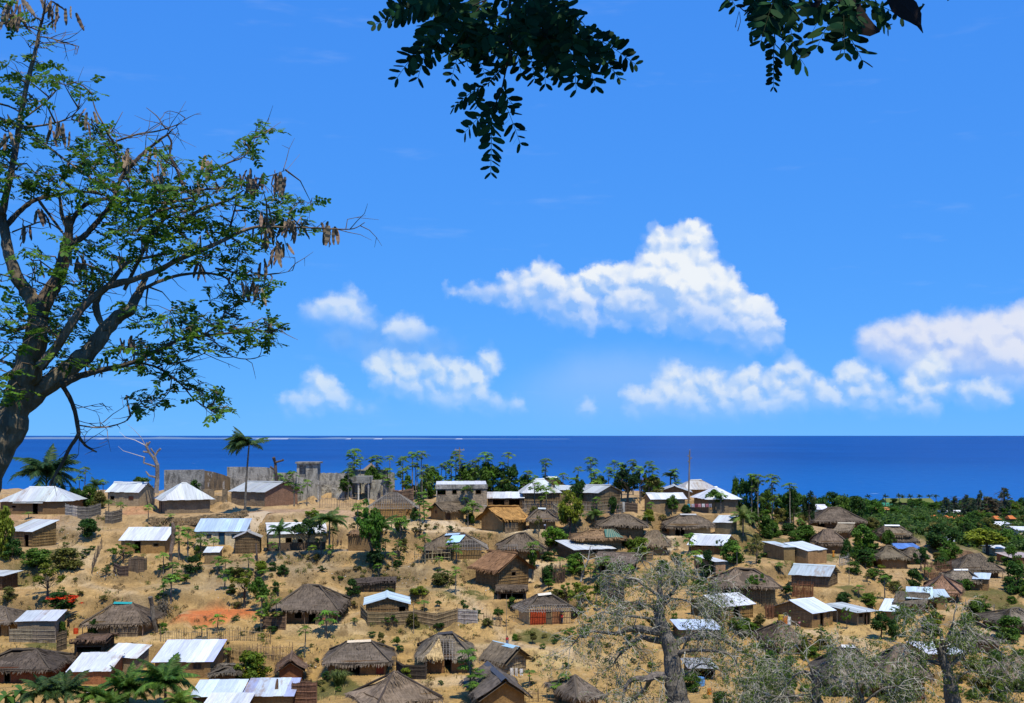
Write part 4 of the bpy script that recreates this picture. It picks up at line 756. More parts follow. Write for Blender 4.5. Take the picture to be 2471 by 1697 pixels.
    for a, b, c in h.get('panel', []):
        pm = MB(); pm.box(-hw + a * w_, -hw + b * w_, -hd - .04, -hd - .003, -.5, zw - .15); pm.build('wall_panel', 'mud_wall', root, c)
    if h.get('parapet'):
        pm = MB(); pm.box(-hw - .15, hw + .15, -hd - .16, -hd - .003, zw - .25, zw + .5); pm.build('parapet', 'weathered_concrete', root, (.33, .31, .27))
    # roof
    if h['mat'] == 'tin': rf = tin_roof(faces, root, h)
    elif h['mat'] == 'lattice':
        lm = MB()
        for f in faces: lattice(f, lm, .40, .40, .04)
        for a, b in ((A, r0), (B, r1), (C, r1), (D, r0), (r0, r1)): lm.bar(a, b, .08)
        rf = lm.build('roof', 'stakes', root, h['rcol'])
    else:
        rm = MB(); rl_ = 1 if h.get('lat') else 0
        for i, f in enumerate(faces):
            cut = h.get('bare') if i == 0 else None
            if h.get('lat'): cut = (-1, 2, -1, .34)
            if h.get('bare') and i == 1 and h['bare'][1] >= 1: cut = (-1, 2, -1, .6)
            thatch_face(f, rm, seed * 4 + i, cut, eave=cut is None or i == 0)
        rf = rm.build('roof', 'thatch', root, jit(h['rcol'], .06))
        if h.get('bare') or h.get('lat'):
            lm = MB()
            for i, f in enumerate(faces):
                if h.get('lat'): lattice(f, lm, .36, .36, .04, (0, 1, 0, .4))
                elif i == 0: lattice(f, lm, .38, .38, .04, (max(0, h['bare'][0] - .04), min(1, h['bare'][1] + .04), 0, h['bare'][3] + .04))
                elif i == 1 and h['bare'][1] >= 1: lattice(f, lm, .38, .38, .04, (0, 1, 0, .66))
            lm.build('roof_lattice', 'stakes', rf, (.22, .195, .165))
        if kind == 'hip':
            hm = MB(); c = h.get('hipcol', tuple(x * .8 for x in h['rcol']))
            for a, b in ((A, r0), (B, r1), (C, r1), (D, r0)): hm.tube([a.lerp(b, .03 + .97 * k / 5) + V3(0, 0, .02 + random.uniform(-.03, .04)) for k in range(6)], [.13] * 6, 5)
            hm.build('hip_roll', 'thatch', rf, c)
    if kind in ('hip', 'gable', 'gabley') and h['mat'] != 'lattice':
        cp = MB(); v_ = (r1 - r0); n = max(1, round(v_.length / 1.6)); cap = h.get('cap'); cw = .42 if cap else .26
        side = Vector((0, 1, 0)) if kind != 'gabley' else Vector((1, 0, 0))
        for k in range(n):
            a, b = r0.lerp(r1, k / n - .01), r0.lerp(r1, (k + 1) / n); z = .13 if h['mat'] == 'thatch' else .07; z += random.uniform(0, .05); dz = cw * sl * .8
            if h['mat'] == 'thatch' and not cap: cp.tube([a + V3(0, 0, .02), a.lerp(b, .5) + V3(0, 0, .06), b + V3(0, 0, .02)], [.16, .2, .16], 6)
            else:
                vs = [tuple(x + side * y + V3(0, 0, zz)) for zz2 in (0, -.03) for x in (a, b) for y, zz in ((-cw, z - dz + zz2), (0, z + .08 + zz2), (cw, z - dz + zz2))]
                cp.add(vs, [(0, 3, 4, 1), (1, 4, 5, 2), (6, 7, 10, 9), (7, 8, 11, 10), (0, 6, 9, 3), (2, 5, 11, 8), (0, 1, 7, 6), (1, 2, 8, 7), (3, 9, 10, 4), (4, 10, 11, 5)])
        cp.build('ridge_cap', 'thatch' if (h['mat'] == 'thatch' and not cap) else 'plain' if cap else 'corrugated_tin', rf, cap or (tuple(x * .85 for x in h['rcol']) if h['mat'] == 'thatch' else h['rcol']))
    if h.get('sheets'):
        f = faces[0]; o, u, v, n = frame_of(f)
        for (a, b, ww, hh, c) in ((.44, .30, 2.0, 2.6, (.40, .62, .88)), (.40, .72, 2.2, .8, (.32, .44, .55))):
            sm = MB(); x, y = a * w_ , b * (run * 1.15)
            plate([(x, y), (x + ww, y + .25), (x + ww + hh * .35, y + hh), (x + hh * .35, y + hh - .1)], (o, u, v, n), .28, .03, sm); sm.build('blue_roof_sheet', 'plain', rf, c)
    if h.get('tarp'):
        o, u, v, n = frame_of(faces[1]); sm = MB(); L = (faces[1][1] - faces[1][0]).length; S = run
        o2, u2, v2, n2 = frame_of(faces[0]); L2 = (faces[0][1] - faces[0][0]).length
        plate([(L2 * .62, .2), (L2 * .95, .1), (L2 * .74, S * .95), (L2 * .6, S * .95)], (o2, u2, v2, n2), .3, .03, sm); x = sm.build('tarpaulin', 'plain', rf, (.07, .16, .12))
        pm = MB()
        for k in range(7): s0 = .64 + k * .045; pm.bar(o2 + u2 * L2 * s0 + v2 * .0 + n2 * .36, o2 + u2 * L2 * (s0 - .02 * k + .02) + v2 * S + n2 * .36, .035, 3)
        pm.build('roof_pole', 'stakes', rf, (.4, .36, .22))
    if h.get('straw'):
        f = faces[0]; L = (f[1] - f[0]).length; q = [f[0].lerp(f[1], .14), f[0].lerp(f[1], .46), f[0].lerp(f[1], .34).lerp(f[3].lerp(f[2], .2), .75), f[0].lerp(f[1], .3).lerp(f[3].lerp(f[2], .15), .75)]
        n = frame_of(f)[3]; sm = MB(); thatch_face([p + n * .25 for p in q], sm, 99, rough=1.5); sm.build('straw_patch', 'thatch', rf, (.42, .30, .14))
    if h.get('skirt'):
        sm = MB(); plate([(0, 0), (w_ * .45, -.05), (w_ * .45, .7), (0, .75)], (V3(-hw + w_ * .2, -ey - .12, ze - .22), V3(1, 0, 0), V3(0, .9, .42).normalized(), V3(0, -.42, .9).normalized()), 0, .02, sm); sm.build('awning_sheet', 'corrugated_tin', rf, (.55, .57, .55, .8))
    if h.get('posts'):
        n = max(3, int(w_ / 2.6))
        for k in range(n):
            x = -ex + .35 + (2 * ex - .7) * k / (n - 1); pm = MB(); pm.tube([(x, -ey + .3, -.5), (x + random.uniform(-.1, .1), -ey + .3, ze + .2)], [.06, .05], 5); pm.build('post', 'wood', root, jit((.17, .125, .085), .3))
    if h.get('screen'):
        a, b = h['screen']; sm = MB(); pole_screen(V3(-hw + a * w_, -ey + .1, 0), V3(-hw + b * w_, -ey + .1, 0), -.3, min(1.5, ze * .75), sm, .12, .04); tag(sm.build('bamboo_screen', 'stakes', root, jit((.34, .25, .15), .1)), kind='stuff')
    return root
ANCH = []
for i, h in enumerate(HS):
    build_house(h, i + 1)
    ANCH.append((h['nick'], h['px'], h['yb'], h['x'][2] - h['x'][0]))
# ------------------------------------------------------------------ ground sheet with its soils
soil = np.zeros(Z.shape + (3,)); green = np.zeros(Z.shape)
k = np.clip((GY - 150) / 70, 0, 1)[..., None]
soil[:] = np.array((.46, .295, .105)) * (1 - k) + np.array((.44, .30, .155)) * k
def patch(px, py, rx, ry, col, a=.9, gr=0.0):
    p = hit(px, py); s = p.y / FPX; rx *= s; q = hit(px, min(1690, py + ry)); ry = max(2.0, abs(p.y - q.y))
    d = np.hypot((GX - p.x) / rx, (GY - p.y) / ry) + fbm(GX / 4 + px, GY / 4) * 1.1
    k = np.clip((1.15 - d) / .5, 0, 1)
    soil[:] = soil * (1 - (k * a)[..., None]) + np.array(col) * (k * a)[..., None]
    if gr: green[:] = np.maximum(green, k * gr)
for a in ((545, 1480, 85, 26, (.60, .17, .05)), (460, 1487, 66, 24, (.58, .17, .055)), (60, 1255, 110, 18, (.45, .27, .15)), (330, 1232, 45, 12, (.50, .26, .13)), (690, 1235, 90, 16, (.42, .28, .18)),
          (820, 1240, 90, 14, (.46, .31, .20)), (1010, 1270, 160, 12, (.62, .48, .32)), (1120, 1275, 110, 10, (.60, .47, .31)), (1270, 1290, 70, 8, (.70, .58, .40)), (1560, 1290, 120, 12, (.66, .54, .37)),
          (800, 1330, 120, 8, (.62, .48, .32)), (930, 1390, 150, 30, (.27, .205, .12)), (720, 1370, 110, 30, (.33, .255, .16)), (1000, 1420, 130, 22, (.30, .23, .12)), (560, 1400, 90, 26, (.34, .255, .15)), (430, 1410, 90, 26, (.40, .29, .15)),
          (140, 1300, 110, 24, (.36, .27, .165)), (180, 1350, 60, 14, (.42, .32, .18)), (1300, 1370, 70, 14, (.66, .52, .33)), (1170, 1400, 80, 20, (.46, .32, .15)), (1050, 1510, 140, 14, (.52, .36, .14)), (860, 1530, 180, 18, (.40, .28, .11)),
          (1120, 1560, 150, 20, (.50, .34, .13)), (2080, 1530, 160, 24, (.52, .355, .14)), (1380, 1590, 150, 26, (.55, .40, .17)), (2080, 1400, 120, 20, (.47, .31, .13)), (2310, 1490, 110, 14, (.48, .33, .15)), (1480, 1262, 40, 12, (.40, .25, .16)), (60, 1400, 100, 14, (.54, .41, .21)), (340, 1545, 120, 14, (.54, .37, .16))):
    patch(*a)
for a in ((120, 1360, 90, 20, (.24, .20, .09), .6, .8), (1300, 1540, 90, 14, (.26, .21, .08), .6, .9), (1000, 1500, 80, 10, (.34, .26, .10), .5, .7), (790, 1670, 80, 20, (.30, .24, .09), .6, 1.0), (2060, 1430, 60, 14, (.3, .25, .1), .5, 1.0),
          (1120, 1440, 80, 14, (.3, .24, .1), .5, .6), (1640, 1400, 120, 24, (.36, .29, .13), .5, .5), (1880, 1330, 160, 30, (.30, .23, .10), .6, .7), (2120, 1345, 160, 18, (.24, .19, .08), .8, .8), (2380, 1440, 110, 20, (.30, .22, .1), .7, .8), (2400, 1520, 90, 24, (.3, .23, .1), .5, .8), (110, 1555, 60, 10, (.3, .24, .1), .6, .9), (680, 1275, 60, 8, (.3, .25, .13), .7, .7)):
    patch(*a)
soil *= np.array((1.13, 1.12, 1.08))
def trodden(pts, wd, col, a=.75):
    """a footpath worn through the slope"""
    P_ = [hit(x, y) for x, y in pts]
    for p, q in zip(P_[:-1], P_[1:]):
        d = np.array((q.x - p.x, q.y - p.y)); L2 = max(1e-6, d @ d); t = np.clip(((GX - p.x) * d[0] + (GY - p.y) * d[1]) / L2, 0, 1)
        dist = np.hypot(GX - p.x - t * d[0], GY - p.y - t * d[1]) + fbm(GX / 3, GY / 3) * 1.2; k = np.clip(1.4 - dist / wd, 0, 1) * a
        soil[:] = soil * (1 - k[..., None]) + np.array(col) * k[..., None]; green[:] = green * (1 - k)
for pts, wd in (([(0, 1418), (110, 1412), (205, 1400), (270, 1425), (345, 1462), (352, 1545)], .9), ([(205, 1400), (215, 1360), (190, 1320), (120, 1312)], .8), ([(1060, 1390), (1110, 1430), (1150, 1470), (1200, 1515), (1240, 1556), (1150, 1572), (1120, 1620)], 1.0), ([(1240, 1556), (1380, 1575), (1480, 1590)], 1.3), ([(800, 1510), (860, 1480), (840, 1440), (790, 1420)], .9),
                ([(690, 1512), (800, 1512), (870, 1515)], 1.3), ([(660, 1243), (760, 1250), (880, 1262), (1000, 1275), (1130, 1282)], 1.3), ([(930, 1640), (1010, 1655), (1120, 1640), (1180, 1645)], 1.2), ([(1890, 1370), (1960, 1366), (2030, 1352)], 1.4), ([(1880, 1520), (1960, 1525), (2060, 1545), (2130, 1590)], 1.6), ([(2260, 1478), (2340, 1490), (2400, 1530), (2460, 1545)], 1.5), ([(1560, 1298), (1480, 1292), (1420, 1300)], 1.2), ([(1290, 1300), (1240, 1360), (1320, 1365), (1310, 1420)], 1.1)):
    trodden(pts, wd, (.62, .455, .25))
# the coastal plain and the slope behind are scrub-green
k = np.clip((GY - 250 - np.clip((1900 - (CX + GX / np.maximum(GY, 60) * FPX)) * .05, -20, 60)) / 25, 0, 1)
k2 = np.clip(1 - (GY - 60) / 60, 0, 1)
k = np.maximum(k, k2); soil[:] = soil * (1 - k[..., None]) + np.array((.10, .105, .035)) * k[..., None]; green[:] = np.maximum(green, k)
edge_ = ((np.abs(Z - .6) < .9) & (GY > 600))[..., None]; soil[:] = np.where(edge_, np.array((.5, .46, .36)), soil); green[edge_[..., 0]] = 0
nj, ni = Z.shape; idx = np.arange(nj * ni).reshape(nj, ni)
quads = np.stack([idx[:-1, :-1], idx[:-1, 1:], idx[1:, 1:], idx[1:, :-1]], -1).reshape(-1, 4)
me = np_mesh('ground', np.stack([GX, GY, Z], -1).reshape(-1, 3), quads)
a = me.attributes.new('soil', 'FLOAT_COLOR', 'POINT'); a.data.foreach_set('color', np.concatenate([soil.reshape(-1, 3), np.ones((nj * ni, 1))], 1).astype(np.float32).ravel())
a = me.attributes.new('green', 'FLOAT', 'POINT'); a.data.foreach_set('value', green.astype(np.float32).ravel())
me.polygons.foreach_set('use_smooth', np.ones(len(me.polygons), bool))
tag(link(me, 'ground', 'earth'), 'ochre earth hillside with banks, gullies and footpaths', kind='structure')
# sea
mb = MB(); s = 160000.0; mb.add([(-s, -2000, 0), (s, -2000, 0), (s, s, 0), (-s, s, 0)], [(0, 1, 2, 3)])
tag(mb.build('sea', 'sea_water'), 'deep blue sea reaching the horizon', kind='structure')
# low far headland on the left horizon with pale beaches
mb = MB(); xs = np.linspace(-8200, 700, 120); Yh = 15000
hgt = [max(.5, (14 + 16 * (fbm_s(x / 420, 3.3) + .35) + 7 * fbm_s(x / 90, 1)) * min(1, (x + 9500) / 900) * min(1, max(.12, (560 - x) / 2600)) * (1.35 if x < -4200 else 1)) for x in xs]
for i in range(len(xs) - 1):
    a, b, p, q = xs[i], xs[i + 1], hgt[i], hgt[i + 1]; y0, y1 = Yh + 300 * fbm_s(a / 700, 2), Yh + 300 * fbm_s(b / 700, 2)
    mb.add([(a, y0, -1), (b, y1, -1), (b, y1 + 90, q), (a, y0 + 90, p), (b, y1 + 900, q * .8), (a, y0 + 900, p * .8), (b, y1 + 1400, -1), (a, y0 + 1400, -1)], [(0, 1, 2, 3), (3, 2, 4, 5), (5, 4, 6, 7)])
tag(mb.build('headland', 'far_land'), 'low hazy headland along the left horizon', kind='structure')
for px0, px1 in ((615, 694), (832, 846), (900, 922), (1098, 1116), (230, 248)):
    y = Yh - 190; k = y / FPX; mb = MB(); x0, x1 = (px0 - CX) * k, (px1 - CX) * k
    mb.add([(x0, y, 0.3), (x1, y, 0.3), (x1 - 8, y + 150, 8.0), (x0 + 15, y + 150, 8.0), (x1, y + 200, -1), (x0, y + 200, -1)], [(0, 1, 2, 3), (3, 2, 4, 5)])
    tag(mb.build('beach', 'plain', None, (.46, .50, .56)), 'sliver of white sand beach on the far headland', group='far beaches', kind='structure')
# packed footpath ribbon on the upper left terrace
ctr = [(650, 1237), (632, 1240), (618, 1250), (606, 1264), (599, 1278), (602, 1292), (610, 1304)]
pts = [hit(x, y) for x, y in ctr]; fine = []
for i in range(len(pts) - 1):
    for k in range(8): fine.append(pts[i].lerp(pts[i + 1], k / 8))
mb = MB(); wds = 1.35
vs = []
for i, p in enumerate(fine):
    d = (fine[min(i + 1, len(fine) - 1)] - fine[max(i - 1, 0)]); d.z = 0; d.normalize(); nn = Vector((d.y, -d.x, 0))
    for k in range(5): q = p + nn * wds * (k - 2) / 2; vs.append((q.x, q.y, float(gz(q.x, q.y)) + .12))
mb.add(vs, [(i * 5 + k, i * 5 + k + 1, i * 5 + k + 6, i * 5 + k + 5) for i in range(len(fine) - 1) for k in range(4)])
tag(mb.build('footpath', 'packed_path'), 'pale packed footpath curving up between the tin houses', kind='structure')
# ------------------------------------------------------------------ plants: prototypes
PLANT_WORDS = {}
def relation(px, py, a):
    dx, dy = px - a[1], py - a[2]; hw = a[3] / 2
    if abs(dx) <= hw * .8: return 'in front of the' if dy > 4 else 'behind the'
    if abs(dx) - hw * .6 > abs(dy) * .8: return 'left of the' if dx < 0 else 'right of the'
    return ('above left of the' if dx < 0 else 'above right of the') if dy < 0 else ('below left of the' if dx < 0 else 'below right of the')
def autolabel(desc, px, py):
    """a label that no other thing has: its looks and what it stands by"""
    near = sorted(ANCH, key=lambda a: max(0, abs(px - a[1]) - a[3] / 2) + abs(py - a[2]) * 1.6)[:9]
    for adj in ('', 'smaller ', 'another ', 'slighter '):
        for a in near:
            l = f'{adj}{desc} {relation(px, py, a)} {a[0]}'
            if l not in LABELS and len(l.split()) <= 16: return l
    for a in near:
        for b in near:
            l = f'{desc} between {a[0]} and {b[0]}'
            if a is not b and l not in LABELS and len(l.split()) <= 16: return l
    return f'{desc} {relation(px, py, near[0])} {near[0][0]}'
def leafcloud(name, clumps, n, size, seed, up=.35, aspect=.55):
    rg = np.random.default_rng(seed); c = np.array([q[:3] for q in clumps]); r = np.array([q[3] for q in clumps])
    wt = r ** 2; k = rg.choice(len(clumps), n, p=wt / wt.sum()); d = rg.normal(size=(n, 3)); d /= np.linalg.norm(d, axis=1)[:, None]
    pos = c[k] + d * (r[k] * rg.random(n) ** .45)[:, None] * np.array((1, 1, .75))
    nn = rg.normal(size=(n, 3)) * .8 + np.array((0, 0, up * 2)) + d * .7; nn /= np.linalg.norm(nn, axis=1)[:, None]
    t = np.cross(nn, rg.normal(size=(n, 3))); t /= np.linalg.norm(t, axis=1)[:, None]; b = np.cross(nn, t)
    s = size * rg.uniform(.6, 1.35, n)[:, None]; sag = nn * s * .18
    v = np.stack([pos - t * s * .5, pos + b * s * aspect * .5 + sag, pos + t * s * .5 - sag, pos - b * s * aspect * .5 + sag], 1).reshape(-1, 3)
    return np_mesh(name, v, np.arange(4 * n).reshape(n, 4))
def woody(name, H, crownz, clumps, r, seed, forks=None, lean=0.0):
    rr = random.Random(seed); mb = MB(); lx = lean * H
    top = V3(lx, 0, crownz); pts = [V3(0, 0, -.5)] + [V3(lx * (k / 4) + rr.uniform(-.12, .12) * H * .12, rr.uniform(-.12, .12) * H * .12, crownz * k / 4) for k in range(1, 5)]
    mb.tube(pts, [r * 1.25, r, r * .85, r * .75, r * .6], 6)
    for c in clumps[:forks or 12]:
        a = pts[rr.choice((2, 3, 4))]; b = V3(*c[:3]); m = a.lerp(b, .5) + V3(rr.uniform(-.2, .2), rr.uniform(-.2, .2), .12 * H * rr.random() * .5)
        mb.tube([a, m, b], [r * .42, r * .26, r * .08], 4, False)
    return mb.mesh(name)
PROTO = {}
def add_proto(key, *v): PROTO.setdefault(key, []).append(v)
def crown_clumps(seed, n, R_, z0, z1, cr, flat=1.0):
    rr = random.Random(seed); out = []
    for i in range(n):
        a = rr.uniform(0, 2 * math.pi); t = rr.random(); zz = z0 + (z1 - z0) * t; prof_ = math.sin(math.pi * (.18 + .75 * t)) ** .8 * R_
        q = prof_ * math.sqrt(rr.uniform(.15, 1)); b = 1 + .35 * math.sin(3 * a + seed) * rr.random(); out.append((q * b * math.cos(a), q * b * math.sin(a), zz * (1 + rr.gauss(0, .06)), cr * rr.uniform(.45, 1.3)))
    return out
# unit trees are 1 m tall with a crown about as wide as their key says
for i in range(4):
    cl = crown_clumps(i + 10, 26, .34, .36, .92, .13); add_proto('tree', woody('trunk', 1, .5, cl, .03, i), leafcloud('crown', cl, 2100, .070, i + 50))
for i in range(4):
    cl = crown_clumps(i + 30, 30, .40, .08, .85, .18); add_proto('bush', woody('trunk', 1, .25, cl, .03, i + 9), leafcloud('crown', cl, 2000, .095, i + 70))
for i in range(3):
    cl = crown_clumps(i + 60, 22, .42, .42, .92, .085); add_proto('sparse', woody('trunk', 1, .45, cl, .022, i + 20, 22), leafcloud('crown', cl, 1000, .058, i + 90))
for i in range(2):
    cl = crown_clumps(i + 80, 26, .50, .60, .88, .10); add_proto('flat', woody('trunk', 1, .55, cl, .022, i + 30, 22), leafcloud('crown', cl, 2000, .06, i + 110))
for i in range(3):                                                # casuarina: wispy, tapering
    rr = random.Random(i + 5); cl = []
    for k in range(44):
        t = rr.random() ** .8; a = rr.uniform(0, 6.28); q = .20 * (1 - t) ** .7 * rr.uniform(.3, 1) + .02; cl.append((q * math.cos(a), q * math.sin(a), .12 + .86 * t, .055 * (1.2 - t * .6)))
    add_proto('casuarina', woody('trunk', 1, .9, cl, .018, i + 40, 30), leafcloud('crown', cl, 2600, .065, i + 130, up=.1, aspect=.26))
for i in range(3):                                                # scrub: many thin stems
    cl = crown_clumps(i + 140, 16, .5, .15, .85, .17); add_proto('shrub', woody('trunk', 1, .2, cl, .02, i + 50, 14), leafcloud('crown', cl, 600, .12, i + 150))
# papaya: bare stem, umbrella of long-stalked hand leaves
def papaya(H, heads, n, seed, lr=.46):
    rr = random.Random(seed); tr = MB(); lf = MB()
    def head(base, s):
        for k in range(n):
            a = k * 2.4 + rr.uniform(-.3, .3); el = rr.uniform(-.5, 1.1) if k > n * .3 else rr.uniform(.6, 1.3); L = s * rr.uniform(.6, 1.05)
            d = V3(math.cos(a) * math.cos(el), math.sin(a) * math.cos(el), math.sin(el)); m = base + d * L * .6; e = base + d * L + V3(0, 0, -.18 * L)
            tr.tube([base, m, e], [.018, .014, .01], 3, False)
            nn = (d * .5 + V3(0, 0, .9) + V3(rr.uniform(-.3, .3), rr.uniform(-.3, .3), 0)).normalized(); t = nn.cross(V3(-d.y, d.x, .01)).normalized(); b = nn.cross(t); r_ = lr * s * rr.uniform(.75, 1.15)
            vs = [tuple(e)]; m_ = 14
            for j in range(m_):
                an = 2 * math.pi * j / m_ ; q = r_ * (1.0 if j % 2 == 0 else .5); vs.append(tuple(e + (t * math.cos(an) + b * math.sin(an)) * q + V3(0, 0, -.45 * q * (1 if j % 2 == 0 else .5))))
            lf.add(vs, [(0, 1 + j, 1 + (j + 1) % m_) for j in range(m_)])
    lean = rr.uniform(-.06, .06)
    pts = [V3(0, 0, -.6)] + [V3(lean * H * (k / 5) ** 1.5 + rr.uniform(-.04, .04), rr.uniform(-.05, .05), H * k / 5) for k in range(1, 6)]
    tr.tube(pts, [.11, .10, .085, .075, .065, .05], 6); head(pts[-1], 1.0)
    for h in range(heads - 1):
        a = pts[rr.choice((2, 3, 4))]; e = a + V3(rr.choice((-1, 1)) * rr.uniform(.4, .8), rr.uniform(-.4, .4), rr.uniform(.5, 1.2)); tr.tube([a, a.lerp(e, .5) + V3(.12, 0, -.08), e], [.06, .05, .035], 5); head(e, rr.uniform(.6, .85))
    return tr.mesh('trunk'), lf.mesh('crown')
for H_, hd_, n_ in ((2.2, 1, 15), (3.2, 1, 17), (4.4, 1, 16), (4.6, 2, 16), (6.0, 1, 15), (5.6, 3, 16), (7.5, 1, 13), (5.0, 4, 17), (6.4, 4, 16)):
    add_proto('papaya', *papaya(H_, hd_, n_, int(H_ * 10 + hd_)), H_ + .4)
NAME = {'tree': ('leafy_tree', 'tree'), 'bush': ('bush', 'bush'), 'sparse': ('thin_tree', 'tree'), 'flat': ('spreading_tree', 'tree'), 'casuarina': ('casuarina_tree', 'tree'), 'shrub': ('shrub', 'shrub'), 'papaya': ('papaya_tree', 'papaya tree')}
GREENS = {'d': (.035, .095, .018), 'g': (.070, .150, .020), 'l': (.10, .19, .02), 'y': (.17, .225, .022), 'o': (.14, .14, .035), 'b': (.055, .095, .065), 'x': (.10, .08, .04), 'k': (.022, .062, .018)}
def plant(key, px, yb, yt, wpx, col='g', desc=None, group=None, Y=None, label=None, rot=None):
    p = at(px, Y) if Y else hit(px, yb); s = p.y / FPX
    ytop = yt; Ht = max(.4, CAMZ - (ytop - HY) * s - p.z) if Y else max(.4, (yb - yt) * s)
    v = random.choice(PROTO[key]); W = (wpx * s) if wpx else None
    root = empty(NAME[key][0], (p.x, p.y, p.z), random.uniform(0, 6.28) if rot is None else rot)
    base_w = {'tree': .86, 'bush': 1.0, 'sparse': .95, 'flat': 1.1, 'casuarina': .46, 'shrub': 1.15}.get(key, 1)
    sx = (W / base_w) if W else Ht; root.scale = (sx, sx, Ht)
    c = GREENS[col] if isinstance(col, str) else col
    link(v[0], 'trunk', 'bark', root, jit((.14, .115, .085), .25)); cr = link(v[1], 'crown', 'leaves', root, jit(c, .22))
    py_ = HY + (CAMZ - p.z) * FPX / p.y
    tag(root, label or autolabel(desc or 'leafy green tree', px, py_), NAME[key][1], group or {'bush': 'bushes among the huts', 'shrub': 'low shrubs on the slope'}.get(key, 'trees among the huts'))
    return root
def papaya_at(px, yb, yt, Y=None, big=None):
    p = at(px, Y) if Y else hit(px, yb); s = p.y / FPX; Ht = max(1.0, CAMZ - (yt - HY) * s - p.z)
    opts = PROTO['papaya']; cand = sorted(opts, key=lambda v: abs(v[2] - Ht))[:3]; v = random.choice(cand)
    root = empty('papaya_tree', (p.x, p.y, p.z), random.uniform(0, 6.28)); k = Ht / v[2]; ks = min(1.25, max(.75, k)) * (big or 1); root.scale = (ks, ks, k)
    link(v[0], 'trunk', 'bark', root, jit((.21, .19, .15), .2)); link(v[1], 'crown', 'leaves', root, jit((.105, .20, .022), .3))
    hp = Ht / s
    d = 'tall slim papaya tree' if Ht > 5.5 else 'papaya tree' if Ht > 3 else 'young papaya plant'
    tag(root, autolabel(d, px, HY + (CAMZ - p.z) * FPX / p.y), 'papaya tree', 'papaya trees of the village'); return root
# palm fronds
def frond(L, n, droop, wid, seed, tw=0.0):
    rr = random.Random(seed); mb = MB(); pts = []
    for k in range(11):
        t = k / 10; a = .55 - droop * t * 1.6; pts.append((pts[-1] + V3(0, math.cos(a), math.sin(a)) * L / 10) if pts else V3(0, 0, 0))
    mb.tube(pts, [.035 * (1 - k / 11) + .006 for k in range(11)], 4)
    for k in range(n):
        t = (k + 1.5) / (n + 1.5); i = min(9, int(t * 10)); p = pts[i].lerp(pts[i + 1], t * 10 - i); d = (pts[i + 1] - pts[i]).normalized()
        ll = wid * math.sin(math.pi * min(.96, t * .86 + .16)) * rr.uniform(.85, 1.1)
        for sd_ in (-1, 1):
            e = p + (V3(sd_, 0, 0) * .75 + d * .55).normalized() * ll + V3(tw * ll, 0, -ll * rr.uniform(.35, .7)); m = p.lerp(e, .5) + V3(0, 0, ll * .10); w_ = d * .045
            mb.add([tuple(p - w_), tuple(p + w_), tuple(m + w_ * 1.2), tuple(m - w_ * 1.2), tuple(e)], [(0, 1, 2, 3), (3, 2, 4)])
    return mb.mesh('frond')
FRONDS = [frond(3.2, 38, .75, .85, 1), frond(3.0, 36, 1.0, .8, 2), frond(2.8, 34, .45, .75, 3), frond(3.1, 36, 1.2, .8, 4)]
def palm(px, yb, ycrown, rpx, n, label, Y=None, col=(.045, .085, .016), wind=0.0, lean=0.0, thick=.16, droopy=None, lo=-.35):
    p = at(px, Y) if Y else hit(px, yb); s = p.y / FPX; Hc = max(.3, CAMZ - (ycrown - HY) * s - p.z); k = rpx * s / 2.5
    root = empty('coconut_palm', (p.x, p.y, p.z)); rr = random.Random(int(px))
    pts = [V3(lean * Hc * (j / 6) ** 1.6, 0, -.6 + (Hc + .6) * j / 6) for j in range(7)]; mb = MB(); mb.tube(pts, [thick * (1.3 - .55 * j / 6) for j in range(7)], 8)
    mb.build('trunk', 'bark', root, jit((.19, .165, .13), .1)); top = pts[-1]
    n = int(n * 1.5)
    for j in range(n):
        a = j * 2.399 + rr.uniform(-.25, .25); el = 1.15 - 1.5 * (j / n) + rr.uniform(-.12, .12); el = max(lo, el)
        if wind and rr.random() < .8: a = math.pi / 2 + rr.gauss(0, .75); el = rr.uniform(-.35, 1.0)
        o = link(rr.choice(FRONDS), 'frond', 'leaves', root, jit(tuple(1.7 * q for q in col), .3), top, None, k * rr.uniform(.85, 1.1))
        dirv = Matrix.Rotation(a, 4, 'Z') @ Matrix.Rotation(el * .75, 4, 'X')
        o.rotation_euler = dirv.to_euler()
    tag(root, label, 'palm', 'coconut palms'); return root
def bush_at(x, top, b, w, col='g', key='bush', desc=None, **k):
    D = {'bush': {'d': 'dark green bush', 'k': 'blackish green bush', 'g': 'round green bush', 'l': 'bright green bush', 'y': 'yellow-green bush', 'o': 'olive scrubby bush'},
         'tree': {'d': 'dark leafy tree', 'k': 'blackish dense tree', 'g': 'green leafy tree', 'l': 'bright leafy tree', 'y': 'yellow-green tree', 'o': 'olive tree crown'}}
    return plant(key, x, b, top, w, col, desc or D.get(key, {}).get(col) or {'sparse': 'thin open-crowned tree', 'flat': 'flat-topped spreading tree', 'shrub': 'low straggly shrub', 'casuarina': 'feathery casuarina'}[key], **k)
